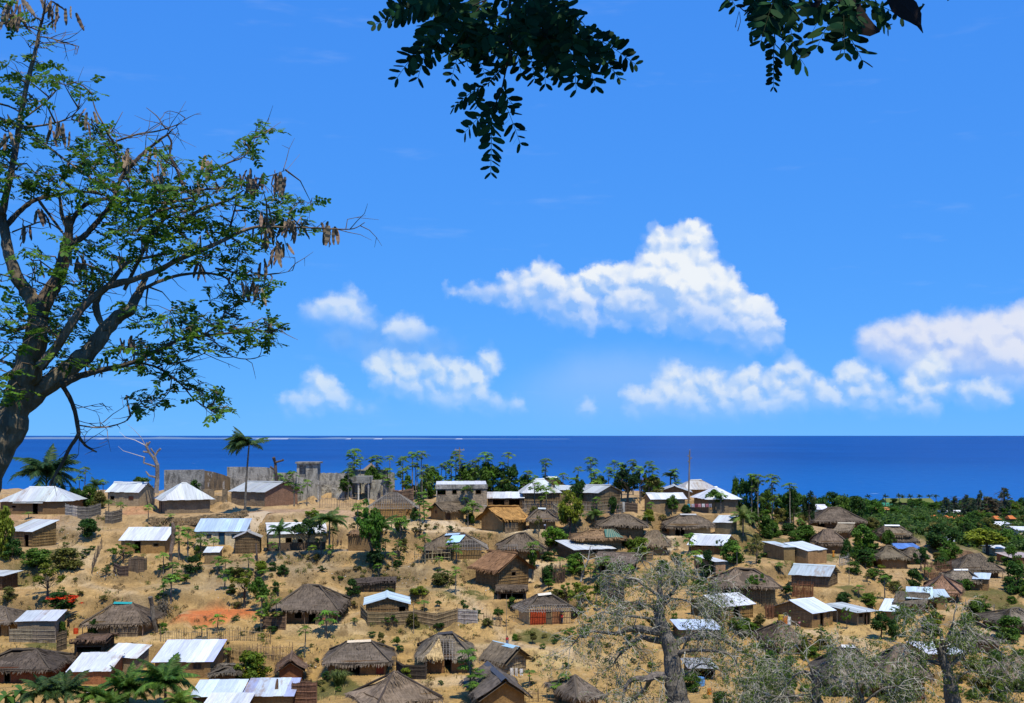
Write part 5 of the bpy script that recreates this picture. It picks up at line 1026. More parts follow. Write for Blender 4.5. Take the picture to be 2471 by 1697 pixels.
# ------------------------------------------------------------------ planting the village
PAP = [(853, 1195, 1086), (870, 1200, 1104), (851, 1205, 1117), (899, 1200, 1104), (910, 1200, 1102), (941, 1200, 1101), (970, 1198, 1104), (995, 1200, 1096), (1007, 1205, 1098), (1016, 1205, 1090), (972, 1206, 1130), (1030, 1205, 1123), (1043, 1200, 1129), (1003, 1206, 1120), (1019, 1206, 1138),
       (1100, 1195, 1093), (1090, 1200, 1112), (1140, 1200, 1115), (1174, 1195, 1094), (1156, 1195, 1105), (1225, 1195, 1093), (1215, 1198, 1117), (1065, 1196, 1123), (1075, 1195, 1117), (840, 1205, 1134), (831, 1208, 1156), (936, 1205, 1131), (710, 1222, 1139), (741, 1222, 1161), (672, 1205, 1146), (1120, 1200, 1124), (1112, 1198, 1108),
       (1317, 1200, 1109), (1395, 1205, 1130), (1427, 1200, 1106), (1482, 1200, 1115), (1467, 1205, 1130), (1528, 1195, 1112), (1544, 1215, 1129), (1566, 1205, 1117), (1572, 1205, 1130), (1630, 1200, 1134), (1291, 1238, 1166), (1305, 1238, 1172), (1318, 1238, 1176), (1269, 1215, 1138), (1287, 1215, 1151), (1339, 1225, 1153), (1360, 1205, 1145), (1393, 1225, 1154), (1434, 1205, 1134), (1830, 1215, 1148), (1814, 1215, 1145), (1864, 1222, 1148), (1907, 1240, 1167), (1440, 1212, 1160),
       (863, 1320, 1219), (1024, 1260, 1189), (1012, 1258, 1205), (1064, 1240, 1186), (1096, 1240, 1181), (1127, 1240, 1175), (1140, 1262, 1217), (1025, 1361, 1292), (1086, 1352, 1303), (1102, 1358, 1318), (1100, 1436, 1371), (1174, 1404, 1365), (666, 1520, 1445), (736, 1588, 1514), (787, 1540, 1478), (1137, 1694, 1571), (1139, 1700, 1650), (1023, 1476, 1450), (636, 1404, 1376),
       (204, 1195, 1131), (191, 1195, 1150), (249, 1190, 1159), (69, 1252, 1241), (413, 1262, 1241), (358, 1264, 1219), (262, 1240, 1208), (292, 1242, 1214), (434, 1352, 1274), (454, 1360, 1277), (485, 1346, 1291), (515, 1342, 1299), (431, 1352, 1303), (394, 1387, 1335), (413, 1442, 1360), (526, 1387, 1346), (544, 1402, 1349),
       (394, 1448, 1414), (412, 1456, 1389), (485, 1544, 1511), (525, 1528, 1486), (545, 1607, 1566), (543, 1424, 1379), (1277, 1657, 1620), (1364, 1692, 1625), (1351, 1692, 1650), (1463, 1398, 1348), (1351, 1378, 1346), (1285, 1398, 1312), (1561, 1266, 1244), (1680, 1320, 1281), (1883, 1385, 1360), (2072, 1442, 1414), (2135, 1448, 1392), (630, 1525, 1440), (1740, 1240, 1190), (775, 1340, 1275), (930, 1345, 1300), (600, 1380, 1340), (1500, 1205, 1120), (2240, 1402, 1370)]
for px, yb, yt in PAP: papaya_at(px, yb, yt, 224 if px > 1780 and yb < 1245 else None, 1.12 if yb < 1225 else 1.15)
BUSH = [(5, 1209, 1350, 64, 'y'), (215, 1248, 1296, 62, 'd'), (215, 1172, 1228, 66, 'g'), (183, 1172, 1222, 50, 'd'), (240, 1185, 1228, 40, 'o'), (340, 1152, 1186, 55, 'g'), (90, 1320, 1372, 90, 'g'), (160, 1322, 1374, 88, 'o'), (465, 1342, 1380, 48, 'k'), (476, 1316, 1352, 22, 'g'), (605, 1573, 1640, 90, 'y'),
        (905, 1322, 1370, 52, 'k'), (958, 1350, 1370, 28, 'd'), (658, 1357, 1377, 26, 'd'), (683, 1363, 1390, 34, 'd'), (850, 1398, 1436, 40, 'd'), (919, 1527, 1562, 22, 'o'), (666, 1405, 1430, 26, 'd'), (1068, 1383, 1414, 62, 'o'), (980, 1612, 1641, 32, 'y'), (788, 1620, 1642, 26, 'd'), (1123, 1460, 1480, 22, 'd'), (1135, 1240, 1264, 24, 'g'),
        (1040, 1128, 1200, 62, 'g'), (1123, 1120, 1195, 62, 'g'), (1150, 1125, 1195, 46, 'd'), (1175, 1108, 1195, 56, 'g'), (1203, 1128, 1198, 52, 'd'), (1236, 1124, 1200, 42, 'd'), (1266, 1140, 1205, 40, 'g'), (1450, 1148, 1190, 40, 'd'), (1575, 1150, 1205, 62, 'o'), (1652, 1150, 1195, 20, 'k'), (1775, 1152, 1200, 26, 'g'), (1795, 1158, 1215, 46, 'd'), (1817, 1150, 1218, 46, 'd'),
        (1655, 1220, 1242, 26, 'd'), (1338, 1268, 1320, 68, 'l'), (1545, 1297, 1348, 60, 'y'), (1540, 1262, 1302, 32, 'g'), (1500, 1265, 1302, 36, 'o'), (1390, 1330, 1367, 46, 'g'), (1708, 1328, 1388, 42, 'k'), (1765, 1303, 1362, 58, 'g'), (1325, 1365, 1410, 38, 'd'), (1800, 1498, 1527, 62, 'l'), (1668, 1622, 1668, 56, 'g'), (1742, 1668, 1700, 50, 'd'), (1936, 1240, 1272, 36, 'o'), (1945, 1263, 1312, 62, 'g'),
        (1883, 1193, 1243, 40, 'd'), (1262, 1325, 1345, 26, 'd'), (2080, 1300, 1352, 40, 'g'), (2043, 1300, 1352, 30, 'd'), (2142, 1275, 1322, 40, 'g'), (2352, 1346, 1388, 34, 'k'), (2393, 1343, 1392, 34, 'k'), (2450, 1358, 1434, 64, 'd'), (2440, 1318, 1367, 50, 'g'), (2205, 1373, 1418, 42, 'd'), (2362, 1448, 1494, 56, 'g'), (2437, 1488, 1545, 84, 'g'), (2155, 1488, 1546, 36, 'd'), (2255, 1478, 1508, 48, 'y'), (1941, 1533, 1592, 24, 'y'), (1908, 1580, 1602, 18, 'l'), (2025, 1573, 1622, 30, 'l'),
        (2035, 1428, 1457, 48, 'd'), (2095, 1432, 1462, 46, 'l'), (1860, 1572, 1692, 74, 'g'), (1900, 1610, 1697, 50, 'g'), (2180, 1630, 1700, 50, 'd'), (2460, 1560, 1620, 50, 'g'), (2400, 1570, 1640, 60, 'g'), (880, 1240, 1262, 26, 'g'), (1000, 1225, 1255, 24, 'd'), (1290, 1220, 1245, 26, 'o'), (1480, 1195, 1238, 30, 'd'), (1850, 1245, 1300, 50, 'g'), (1860, 1320, 1345, 50, 'g'), (2060, 1355, 1380, 40, 'g'), (640, 1450, 1500, 36, 'g'), (225, 1490, 1535, 26, 'd'), (150, 1500, 1540, 30, 'g'), (30, 1300, 1345, 50, 'd'), (20, 1420, 1450, 40, 'o'), (940, 1420, 1440, 30, 'o'), (560, 1410, 1432, 26, 'o'), (2310, 1400, 1430, 40, 'd'), (2160, 1400, 1425, 40, 'o'), (470, 1158, 1195, 30, 'd')]
for a in BUSH: bush_at(*a, **({'Y': 226} if 1745 < a[0] < 1900 and a[2] < 1250 else {}))
for a in ((1905, 1186, 1225, 50, 'd', 250), (1932, 1192, 1228, 44, 'g', 262), (1980, 1194, 1230, 56, 'd', 285), (2035, 1196, 1236, 60, 'g', 300), (2070, 1200, 1240, 60, 'd', 290), (1850, 1175, 1222, 46, 'g', 238), (2110, 1206, 1240, 60, 'g', 330), (1965, 1198, 1228, 40, 'o', 300)): bush_at(*a[:5], Y=a[5])
for a in ((1862, 1262, 1296, 54, 'g'), (1905, 1262, 1292, 46, 'd'), (1838, 1222, 1256, 40, 'd'), (1880, 1226, 1262, 40, 'o'), (1920, 1280, 1312, 40, 'g'), (1950, 1225, 1258, 34, 'd'), (1815, 1232, 1270, 36, 'g'), (2110, 1372, 1396, 44, 'g'), (1690, 1395, 1425, 46, 'g'), (1640, 1385, 1412, 44, 'o'), (1600, 1352, 1380, 40, 'd'), (1450, 1395, 1430, 44, 'd'), (1430, 1320, 1345, 40, 'o'), (1345, 1420, 1450, 44, 'o'), (1520, 1300, 1330, 34, 'g'), (1225, 1385, 1405, 24, 'd'), (2330, 1395, 1425, 40, 'g'), (2270, 1345, 1375, 40, 'd')): bush_at(*a)
TREE = [(745, 1248, 1337, 104, 'd', 'flat'), (895, 1214, 1370, 84, 'g', 'tree'), (903, 1118, 1200, 44, 'g', 'tree'), (834, 1148, 1205, 32, 'g', 'tree'), (1013, 1262, 1302, 42, 'o', 'sparse'), (115, 1356, 1440, 110, 'y', 'sparse'), (298, 1308, 1360, 84, 'l', 'sparse'), (590, 1373, 1468, 96, 'y', 'sparse'), (632, 1385, 1480, 56, 'g', 'tree'),
        (1515, 1126, 1215, 80, 'k', 'tree'), (1547, 1128, 1210, 60, 'g', 'sparse'), (1682, 1133, 1180, 40, 'l', 'tree'), (1730, 1176, 1238, 48, 'g', 'tree'), (1621, 1196, 1244, 34, 'g', 'tree'), (1376, 1188, 1300, 72, 'y', 'tree'), (1395, 1150, 1232, 40, 'd', 'tree'), (1825, 1283, 1362, 52, 'o', 'sparse'), (1398, 1400, 1478, 96, 'y', 'sparse'), (1365, 1403, 1452, 48, 'l', 'sparse'), (1822, 1383, 1450, 48, 'g', 'flat'), (1915, 1170, 1248, 46, 'd', 'tree'), (1952, 1188, 1232, 38, 'k', 'tree'),
        (2010, 1188, 1236, 74, 'd', 'tree'), (2055, 1192, 1246, 74, 'd', 'tree'), (2085, 1204, 1256, 64, 'g', 'tree'), (2090, 1260, 1342, 64, 'g', 'tree'), (2222, 1323, 1380, 44, 'd', 'tree'), (2275, 1268, 1345, 94, 'd', 'tree'), (2292, 1308, 1368, 64, 'g', 'tree'), (2382, 1270, 1340, 116, 'y', 'tree'), (2127, 1478, 1542, 58, 'd', 'tree'), (2043, 1463, 1518, 32, 'l', 'sparse'), (1285, 1320, 1400, 28, 'g', 'tree'), (1300, 1240, 1300, 24, 'o', 'sparse'), (1740, 1300, 1340, 30, 'g', 'sparse'), (1590, 1280, 1330, 26, 'g', 'sparse')]
for a in TREE: bush_at(*a, **({'Y': 226} if 1790 < a[0] < 1960 and a[2] < 1250 else {}))
# the closed scrub wood of the plain: crowns nobody could count
rg = np.random.default_rng(6); cl = []
while len(cl) < 1500:
    Y_ = 262 + 545 * rg.random() ** 1.6; px = rg.uniform(1985 if Y_ > 300 else 2090, 2900); p = at(px, Y_)
    if p.z < 2.0: continue
    if any(h['x'][0] - 10 < px < h['x'][2] + 10 and abs(h['c'].y - Y_) < 9 for h in HS): continue
    if Y_ > 560 and 2080 < px < 2330 and Y_ < 700: k_ = .5
    else: k_ = 1.0
    r_ = rg.uniform(1.3, 2.8) * k_; cl.append((p.x, p.y, p.z + r_ * .35, r_))
o = link(leafcloud('woodland', cl, 42000, .85, 8, up=.5), 'woodland', 'leaves', None, (.055, .112, .024)); tag(o, 'low closed scrub wood covering the coastal plain', 'woodland', kind='stuff')
# feathery casuarinas near the right shore, and a brown one
for px, yt, yb, wp, c in ((2283, 1196, 1246, 26, 'b'), (2305, 1196, 1250, 22, 'b'), (2331, 1189, 1254, 26, 'b'), (2366, 1183, 1256, 26, 'b'), (2386, 1195, 1257, 46, 'x'), (2400, 1200, 1257, 30, 'b'), (2423, 1171, 1257, 34, 'b'), (2350, 1205, 1256, 22, 'b')):
    plant('casuarina', px, yb, yt, wp * 1.25, c, 'brownish dry casuarina' if c == 'x' else 'feathery blue-green casuarina', 'casuarinas by the shore')
# the wooded plain on the right
rr = random.Random(21); placed = 0; box_h = [(h['x'][0] - 8, h['x'][2] + 8, h['yr'] - 4, h['yb'] + 4) for h in HS]
tries = 0
while placed < 170 and tries < 2500:
    tries += 1; px = rr.uniform(2070, 2500); yb = rr.uniform(1228, 1372)
    if px < 2150 and yb < 1245 and rr.random() < .7: continue
    hp = rr.uniform(22, 50) * (1.0 if yb > 1290 else .62); wp = hp * rr.uniform(.9, 1.5)
    if any(x0 - wp * .3 < px < x1 + wp * .3 and y0 < yb < y1 + hp * .85 for x0, x1, y0, y1 in box_h): continue
    if 2190 < px < 2335 and 1238 < yb < 1268: continue
    if 2110 < px < 2155 and 1225 < yb < 1262: continue
    c = rr.choice('dddgggglod'); bush_at(px, yb - hp, yb, wp, c, rr.choice(('tree', 'tree', 'bush')), group='trees of the wooded plain'); placed += 1
placed = tries = 0
while placed < 46 and tries < 900:
    tries += 1; px = rr.uniform(1830, 2490); yb = rr.uniform(1385, 1690); hp = rr.uniform(14, 34)
    if yb < 1500 and px < 2060: continue
    if px < 2230 and yb < 1560: continue
    if any(x0 - 6 < px < x1 + 6 and y0 < yb < y1 + hp * .9 for x0, x1, y0, y1 in box_h): continue
    bush_at(px, yb - hp, yb, hp * rr.uniform(1.2, 1.9), rr.choice('dgglo'), 'bush'); placed += 1
# low shrubs over the banks
placed = tries = 0
while placed < 130 and tries < 3000:
    tries += 1; px = rr.uniform(0, 2300); yb = rr.uniform(1255, 1690); hp = rr.uniform(8, 17)
    if any(x0 - 6 < px < x1 + 6 and y0 < yb < y1 + 14 for x0, x1, y0, y1 in box_h): continue
    bush_at(px, yb - hp, yb, hp * rr.uniform(1.3, 2.0), rr.choice('dgoo'), 'shrub'); placed += 1
# understorey between the huts, thicker towards the right
placed = tries = 0
while placed < 120 and tries < 4000:
    tries += 1; px = rr.uniform(1180, 2440) if rr.random() < .72 else rr.uniform(0, 1180); yb = rr.uniform(1250, 1560); hp = rr.uniform(14, 34)
    if any(x0 + 4 < px < x1 - 4 and y0 - 2 < yb < y1 + hp * .55 for x0, x1, y0, y1 in box_h): continue
    if 400 < px < 620 and 1440 < yb < 1520: continue
    bush_at(px, yb - hp, yb, hp * rr.uniform(.9, 1.7), rr.choice('dgglyoo'), rr.choice(('bush', 'sparse', 'tree', 'tree', 'sparse', 'shrub'))); placed += 1
placed = tries = 0
while placed < 34 and tries < 2000:
    tries += 1; px = rr.uniform(640, 1960); yb = rr.uniform(1255, 1420)
    if any(x0 + 4 < px < x1 - 4 and y0 - 2 < yb < y1 + 14 for x0, x1, y0, y1 in box_h): continue
    papaya_at(px, yb, yb - rr.uniform(26, 58)); placed += 1
for k in range(14):                                       # leafy mass along the crest, under the papaya heads
    px = rr.choice((rr.uniform(955, 1240), rr.uniform(1240, 1640))); bush_at(px, rr.uniform(1145, 1172), 1200, rr.uniform(22, 44), rr.choice('dggl'), rr.choice(('tree', 'bush')), Y=rr.uniform(226, 242))
# flame tree in flower
root = bush_at(152, 1432, 1485, 100, 'd', 'tree', label='flame tree with scarlet flowers above the long thatched house')
cl = [(.30 * math.cos(a) * q, .30 * math.sin(a) * q, .80 + .14 * (1 - q), .05) for a, q in [(random.uniform(0, 6.28), random.uniform(.4, 1.1)) for _ in range(34)]] + [(-.42, -.1, .72, .07), (.46, -.25, .55, .07), (.52, -.2, .5, .06), (-.36, -.3, .62, .06)]
fl = leafcloud('flower', cl, 620, .06, 5, up=.6, aspect=.8); tag(link(fl, 'flowers', 'petals', root, (.62, .05, .012)), kind='stuff')
fl2 = leafcloud('flower', [(.1, -.3, .8, .12), (.3, -.1, .85, .1), (-.2, -.3, .8, .1)], 70, .05, 8)
root = bush_at(1578, 1148, 1203, 58, 'g', 'tree', label='green tree tinged with red blossom beside the blackish crown on the crest'); tag(link(fl2, 'flowers', 'petals', root, (.45, .07, .02)), kind='stuff')
fl3 = leafcloud('flower', crown_clumps(3, 20, .40, .3, .85, .14), 90, .05, 9); root = bush_at(612, 1578, 1641, 70, 'l', 'bush', label='bush dotted with yellow flowers beside the little reddish gable hut'); tag(link(fl3, 'flowers', 'petals', root, (.55, .45, .02)), kind='stuff')
# palms
palm(591, 1227, 1074, 54, 20, 'tall wind-blown coconut palm standing against the sea on the ridge', Y=206, col=(.03, .06, .018), wind=1, lean=.06, thick=.17)
palm(112, 1225, 1146, 78, 18, 'broad dark coconut palm behind the far left hip-roofed house', Y=226, col=(.022, .052, .018), thick=.2)
palm(231, 1200, 1172, 26, 9, 'small palm top peeping between bush and tin house on the ridge', Y=228, col=(.025, .06, .02))
palm(795, 1337, 1258, 46, 14, 'slender coconut palm on the middle terrace beside the flat mud hut', col=(.05, .085, .018), thick=.14)
palm(675, 1341, 1283, 34, 9, 'young palm with upright fronds before the cream and brown house', col=(.03, .07, .016), thick=.13, lo=.2)
palm(917, 1367, 1275, 50, 9, 'ragged palm rising through the leafy trees at centre left', col=(.045, .085, .018), thick=.14, lo=.1)
palm(1793, 1292, 1250, 38, 11, 'palm with yellowing fronds right of the slanted tin hut', col=(.07, .10, .02), thick=.13)
palm(1437, 1272, 1243, 26, 9, 'short palm between the yellow-green tree and crest fence', col=(.05, .09, .02))
palm(1618, 1192, 1149, 22, 10, 'dark little palm on the crest left of the utility pole', Y=236, col=(.02, .045, .018))
palm(1229, 1200, 1165, 26, 9, 'pale green palm beside the pale hip roof on the crest', Y=226, col=(.09, .13, .02))
palm(2181, 1537, 1484, 30, 12, 'dark young palm in front of the tilted white tin roof', col=(.022, .055, .018), thick=.12)
for i, (px, yc, r_, n_, c, l) in enumerate(((308, 1650, 66, 15, (.045, .095, .014), 'bushy palm below the brick-based white roof, second palm from striped roof'), (399, 1640, 76, 16, (.04, .085, .014), 'large bushy palm covering the foot of the striped white roof'), (234, 1672, 50, 13, (.05, .10, .016), 'low palm left of the two big bottom palms'),
        (158, 1660, 62, 13, (.025, .05, .014), 'dark palm under the smooth white tin roof'), (108, 1662, 60, 12, (.028, .055, .015), 'dark palm beside the banana plant in the lower left'), (268, 1694, 46, 10, (.045, .09, .015), 'palm crown barely above the bottom edge, lower left'), (436, 1690, 50, 10, (.07, .12, .018), 'yellowish palm at the foot of the pale tin roof'))):
    palm(px, 1697, yc + 10, r_ * 1.0, int(n_ * 1.35), l, Y=132 - i * .6, col=c, lo=-.15)
for i, px in enumerate((2095, 2137, 2170, 2178, 2197, 2219, 2243, 2259)):
    lb = ('lone palm left of the green-roofed shore building', 'palm at the left end of the green shore roof', 'palm before the middle of the green shore roof', 'tallest palm behind the green shore roof', 'leafy palm right of the middle of the green roof', 'thin palm behind the right half of the green roof', 'short palm near the right end of the green roof', 'palm just past the right end of the green roof')[i]
    palm(px, 1222, random.uniform(1197, 1203), 9, 8, lb, Y=(700, 640, 640, 720, 640, 720, 715, 700)[i], col=(.02, .045, .02), thick=.2)
# banana plants
def banana(px, yb, yc, label, Y):
    p = at(px, Y); s = p.y / FPX; Hc = CAMZ - (yc - HY) * s - p.z; root = empty('banana_plant', (p.x, p.y, p.z)); mb = MB(); mb.tube([(0, 0, -.5), (0, 0, Hc * .5), (0, 0, Hc)], [.2, .16, .1], 8); mb.build('trunk', 'bark', root, (.12, .14, .05))
    for k in range(9):
        lm = MB(); a = k * 2.4; el = 1.1 - .14 * k; L = random.uniform(1.8, 2.6); pts = []
        for j in range(8): an = el - j * .22; pts.append((pts[-1] + V3(math.cos(a) * math.cos(an), math.sin(a) * math.cos(an), math.sin(an)) * L / 7) if pts else V3(0, 0, Hc - .1))
        n = V3(-math.sin(a), math.cos(a), 0); wd = [.05, .22, .3, .33, .32, .28, .2, .03]; vs = []
        for q, w_ in zip(pts, wd): vs += [tuple(q + n * w_ + V3(0, 0, .06)), tuple(q), tuple(q - n * w_ + V3(0, 0, .06))]
        lm.add(vs, [f for j in range(7) for f in ((j * 3, j * 3 + 1, j * 3 + 4, j * 3 + 3), (j * 3 + 1, j * 3 + 2, j * 3 + 5, j * 3 + 4))]); lm.build('leaf', 'leaves', root, jit((.06, .13, .02), .3))
    tag(root, label, 'banana plant', 'banana plants')
banana(52, 1697, 1668, 'broad-leaved banana plant in the bottom left corner', 131); banana(14, 1697, 1680, 'banana plant half cut off by the left edge at the bottom', 130)
# long grass clump
p = hit(818, 1655); rr = random.Random(4); mb = MB()
for k in range(220):
    a = rr.uniform(0, 6.28); L = rr.uniform(1.2, 2.3); q = V3(rr.uniform(-.5, .5), rr.uniform(-.4, .4), 0); d = V3(math.cos(a), math.sin(a), 0); w_ = V3(-d.y, d.x, 0) * .035
    b = q + d * L * .3 + V3(0, 0, L * .75); e = q + d * L * .75 + V3(0, 0, L * .62); mb.add([tuple(q - w_), tuple(q + w_), tuple(b + w_), tuple(b - w_), tuple(e)], [(0, 1, 2, 3), (3, 2, 4)])
tag(mb.build('grass_tussock', 'leaves', None, (.13, .17, .04), loc=p), 'fountain-shaped tussock of long pale grass before the cream-ridged thatch', 'grass')
# ------------------------------------------------------------------ fences, pens, walls
def fence(label, pts, hgt, style, col, group='fences and screens of the yards', name='fence', closed=False, gap=.15, Ys=None):
    P_ = [at(x, Ys) if Ys else hit(x, y) for x, y in pts]
    if closed: P_.append(P_[0])
    base = P_[0]; root = empty(name, base)
    path = []
    for a, b in zip(P_[:-1], P_[1:]):
        n = max(1, int((b - a).length / 2.2))
        for k in range(n): path.append(a.lerp(b, k / n))
    path.append(P_[-1])
    for q in path: q.z = float(gz(q.x, q.y))
    L_ = [q - base for q in path]
    for i, q in enumerate(L_):
        mb = MB(); mb.tube([q + V3(0, 0, -.4), q + V3(random.uniform(-.06, .06), 0, hgt * random.uniform(1.0, 1.18))], [.055, .045], 5); mb.build('post', 'stakes', root, jit(tuple(c * .9 for c in col), .2))
    for i in range(len(L_) - 1):
        a, b = L_[i], L_[i + 1]; d = b - a; ln = d.length; u = d / max(ln, .01); n = V3(u.y, -u.x, 0).normalized() * .05; mb = MB()
        if style == 'stakes':
            k = 0
            while k < ln: q = a + u * k; mb.bar(q + V3(0, 0, -.3), q + V3(random.uniform(-.1, .1), random.uniform(-.08, .08), hgt * random.uniform(.75, 1.15)), .032 * random.uniform(.7, 1.4), 3); k += gap * random.uniform(.7, 1.3)
        elif style == 'mat':
            zz = hgt * random.uniform(.95, 1.05); vs = []
            m_ = 6
            for j in range(m_ + 1):
                q = a + d * (j / m_) + n * random.uniform(-.5, .5)
                for z in (-.3, zz * .5, zz + random.uniform(-.08, .06)): vs.append(tuple(q + V3(0, 0, z)))
            mb.add(vs, [(j * 3 + k, j * 3 + 3 + k, j * 3 + 4 + k, j * 3 + 1 + k) for j in range(m_) for k in (0, 1)])
            k = 0
            while k < ln: q = a + u * k + n; mb.bar(q + V3(0, 0, -.2), q + V3(0, 0, zz * random.uniform(.95, 1.06)), .03, 3); k += .16
        if mb.v: o = mb.build('panel', 'stakes' if style == 'stakes' else 'pole_wall', root, jit(col, .12)); o['kind'] = 'stuff'
        for z in ((.3, .62, .9) if style == 'mat' else (.35, .8)):
            mb = MB(); mb.bar(a + n * 1.6 + V3(0, 0, hgt * z), b + n * 1.6 + V3(0, 0, hgt * (z + random.uniform(-.03, .03))), .028, 4); mb.build('rail', 'stakes', root, jit(tuple(min(1, c * 1.35) for c in col), .1))
    return tag(root, label, 'fence', group)
BAM = (.25, .185, .105); DKS = (.12, .09, .06); GRS = (.22, .195, .155); RBR = (.17, .085, .05)
fence('long bamboo fence enclosing the wavy tin gable house', [(871, 1491), (888, 1512), (1000, 1507), (1103, 1502)], 1.85, 'mat', BAM)
fence('pale silvery end section of the long bamboo compound fence', [(1105, 1503), (1152, 1505)], 1.75, 'mat', (.33, .31, .28))
fence('grey bamboo fence with horizontal laths before the grey lean-to house', [(23, 1550), (134, 1552)], 1.75, 'mat', (.24, .205, .15))
fence('dark board screen right of the grey lean-to house', [(137, 1574), (160, 1566)], 2.3, 'mat', (.14, .10, .065))
fence('wide thin stick fence below the red earth patch', [(388, 1550), (500, 1551), (575, 1547), (652, 1556)], 1.7, 'stakes', (.22, .165, .095), gap=.28)
fence('stick and lath fence above the yellow-flowered bush', [(540, 1592), (620, 1594), (706, 1592)], 1.9, 'stakes', (.23, .155, .085), gap=.16)
fence('small black screened latrine yard left of the tumbledown thatch', [(957, 1626), (974, 1639), (1027, 1640), (1031, 1618)], 1.7, 'mat', (.06, .05, .04))
fence('brown board yard at the left end of the shady veranda', [(634, 1519), (688, 1521), (690, 1508)], 1.8, 'mat', (.16, .105, .07))
fence('rusty sheet screen at the bottom right of the rust-streaked tin', [(704, 1702), (764, 1702)], 2.4, 'mat', (.2, .11, .07))
fence('dark brush screen behind the rust-streaked tin roof', [(690, 1672), (750, 1674)], 1.5, 'mat', (.12, .075, .05))
import itertools
def ring(cx, cy, rx, ry, n=9): return [(cx + rx * math.cos(2 * math.pi * k / n), cy + ry * math.sin(2 * math.pi * k / n)) for k in range(n)]
fence('round brushwood pen of reddish sticks below the dark stick-walled house', ring(1936, 1440, 26, 5), 1.75, 'stakes', (.16, .07, .035), name='stick_pen', closed=True, gap=.09)
fence('small round brush pen left of the bamboo gable house', ring(1857, 1492, 10, 3, 7), 1.6, 'stakes', (.16, .075, .04), name='stick_pen', closed=True, gap=.09)
fence('dark curved brush pen holding a bush, below the grey lattice-patch thatch', ring(1335, 1404, 28, 6), 1.9, 'stakes', (.09, .06, .045), name='stick_pen', closed=True, gap=.1)
fence('dark board pen at the foot of the thin tree, left', [(275, 1385), (290, 1392), (309, 1392)], 1.6, 'mat', (.10, .075, .06))
fence('ragged round mat pen right of the dark board pen, left', ring(332, 1378, 22, 6, 8), 1.7, 'mat', (.15, .11, .075), name='stick_pen', closed=True)
fence('tall grey stick fence in front of the stick-walled crest house', [(1335, 1238), (1400, 1242), (1440, 1243), (1500, 1240)], 1.9, 'stakes', (.23, .20, .155), gap=.12)
fence('grey stick fence before the pale hip-roofed crest house', [(1262, 1240), (1345, 1240)], 1.9, 'stakes', (.21, .185, .15), gap=.12)
fence('brown mat screen with a white post near the blackish crest tree', [(1487, 1241), (1538, 1239)], 1.7, 'mat', (.17, .125, .09))
fence('garden fence of slim saplings before the roofless ruin', [(772, 1226), (815, 1226), (860, 1222)], 1.9, 'stakes', (.25, .19, .13), gap=.42)
fence('tall reddish reed screen between ruin and crest papayas', [(948, 1213), (997, 1212)], 2.4, 'mat', (.24, .155, .095))
fence('grey mud block wall right of the far left house', [(188, 1250), (243, 1244)], 1.9, 'mat', (.19, .17, .14))
fence('pale board fence beside the far left house', [(158, 1243), (176, 1246), (190, 1249)], 1.7, 'mat', (.34, .32, .28))
fence('grey mat corner screen below the red-shuttered house', [(254, 1263), (270, 1266), (294, 1258)], 2.0, 'mat', (.17, .15, .12))
fence('open light pole fence left of the blue-sheet hut', [(1001, 1361), (1086, 1356)], 1.7, 'stakes', (.33, .26, .15), gap=.5)
fence('small sagging reed pen right of the bamboo compound', [(1168, 1507), (1209, 1513)], 1.4, 'stakes', (.24, .16, .09), gap=.14)
fence('row of pale planks right of the barred-window house', [(2026, 1368), (2046, 1363)], 1.6, 'stakes', (.30, .28, .24), gap=.2)
fence('reddish tangle fence of crooked poles below the mossy thatch', [(2230, 1398), (2262, 1397), (2296, 1391)], 2.6, 'stakes', (.15, .08, .05), gap=.16)
fence('stake fence running down to the bottom right thatch', [(2122, 1602), (2162, 1616)], 1.8, 'stakes', (.14, .105, .075), gap=.25)
fence('leaning bamboo wall behind the baobab trunk, left side', [(1455, 1436), (1506, 1458)], 2.4, 'mat', (.21, .165, .11))
fence('low lath fence behind the baobab, below the leaning bamboo wall', [(1495, 1475), (1560, 1470)], 1.2, 'mat', (.2, .14, .09))
fence('crooked dark stakes beside the path left of the bright white slope', [(246, 1325), (236, 1345), (228, 1366), (222, 1388)], 1.7, 'stakes', (.11, .085, .065), gap=.4)
fence('thin reed fence along the yard of the long dark thatch', [(1390, 1292), (1440, 1290)], 1.3, 'stakes', (.2, .15, .1), gap=.14)
fence('bamboo screen in front of the steep thatch above the baobab', [(1535, 1352), (1575, 1352)], 1.4, 'mat', (.26, .19, .11))
fence('sparse pole fence at the foot of the centre bank', [(1250, 1697), (1300, 1694), (1345, 1697)], 1.2, 'stakes', (.17, .12, .07), gap=.4)
fence('grey plank fence below the white tin right of the young palms', [(2330, 1475), (2400, 1485)], 1.4, 'stakes', (.2, .185, .16), gap=.22)
# dry stone terrace wall under the pyramid-roofed house
pts = [hit(x, y) for x, y in ((362, 1266), (400, 1268), (450, 1266), (500, 1262), (550, 1256), (600, 1246))]; base = pts[0]; mb = MB(); rr = random.Random(3)
for a, b in zip(pts[:-1], pts[1:]):
    d = b - a; n = max(2, int(d.length / .34))
    for k in range(n):
        for r_ in range(5):
            q = a + d * ((k + (r_ % 2) * .5 + rr.uniform(-.15, .15)) / n) - base; z = .28 * r_ + rr.uniform(-.06, .06) - .15; s_ = rr.uniform(.12, .21)
            vs = [tuple(q + V3(sx * s_ * rr.uniform(.7, 1.2), sy * .2, z + sz * s_ * rr.uniform(.6, .95))) for sx in (-1, 1) for sy in (-1, 1) for sz in (-1, 1)]
            mb.add(vs, [(0, 1, 3, 2), (6, 7, 5, 4), (0, 4, 5, 1), (3, 7, 6, 2), (1, 5, 7, 3), (0, 2, 6, 4)])
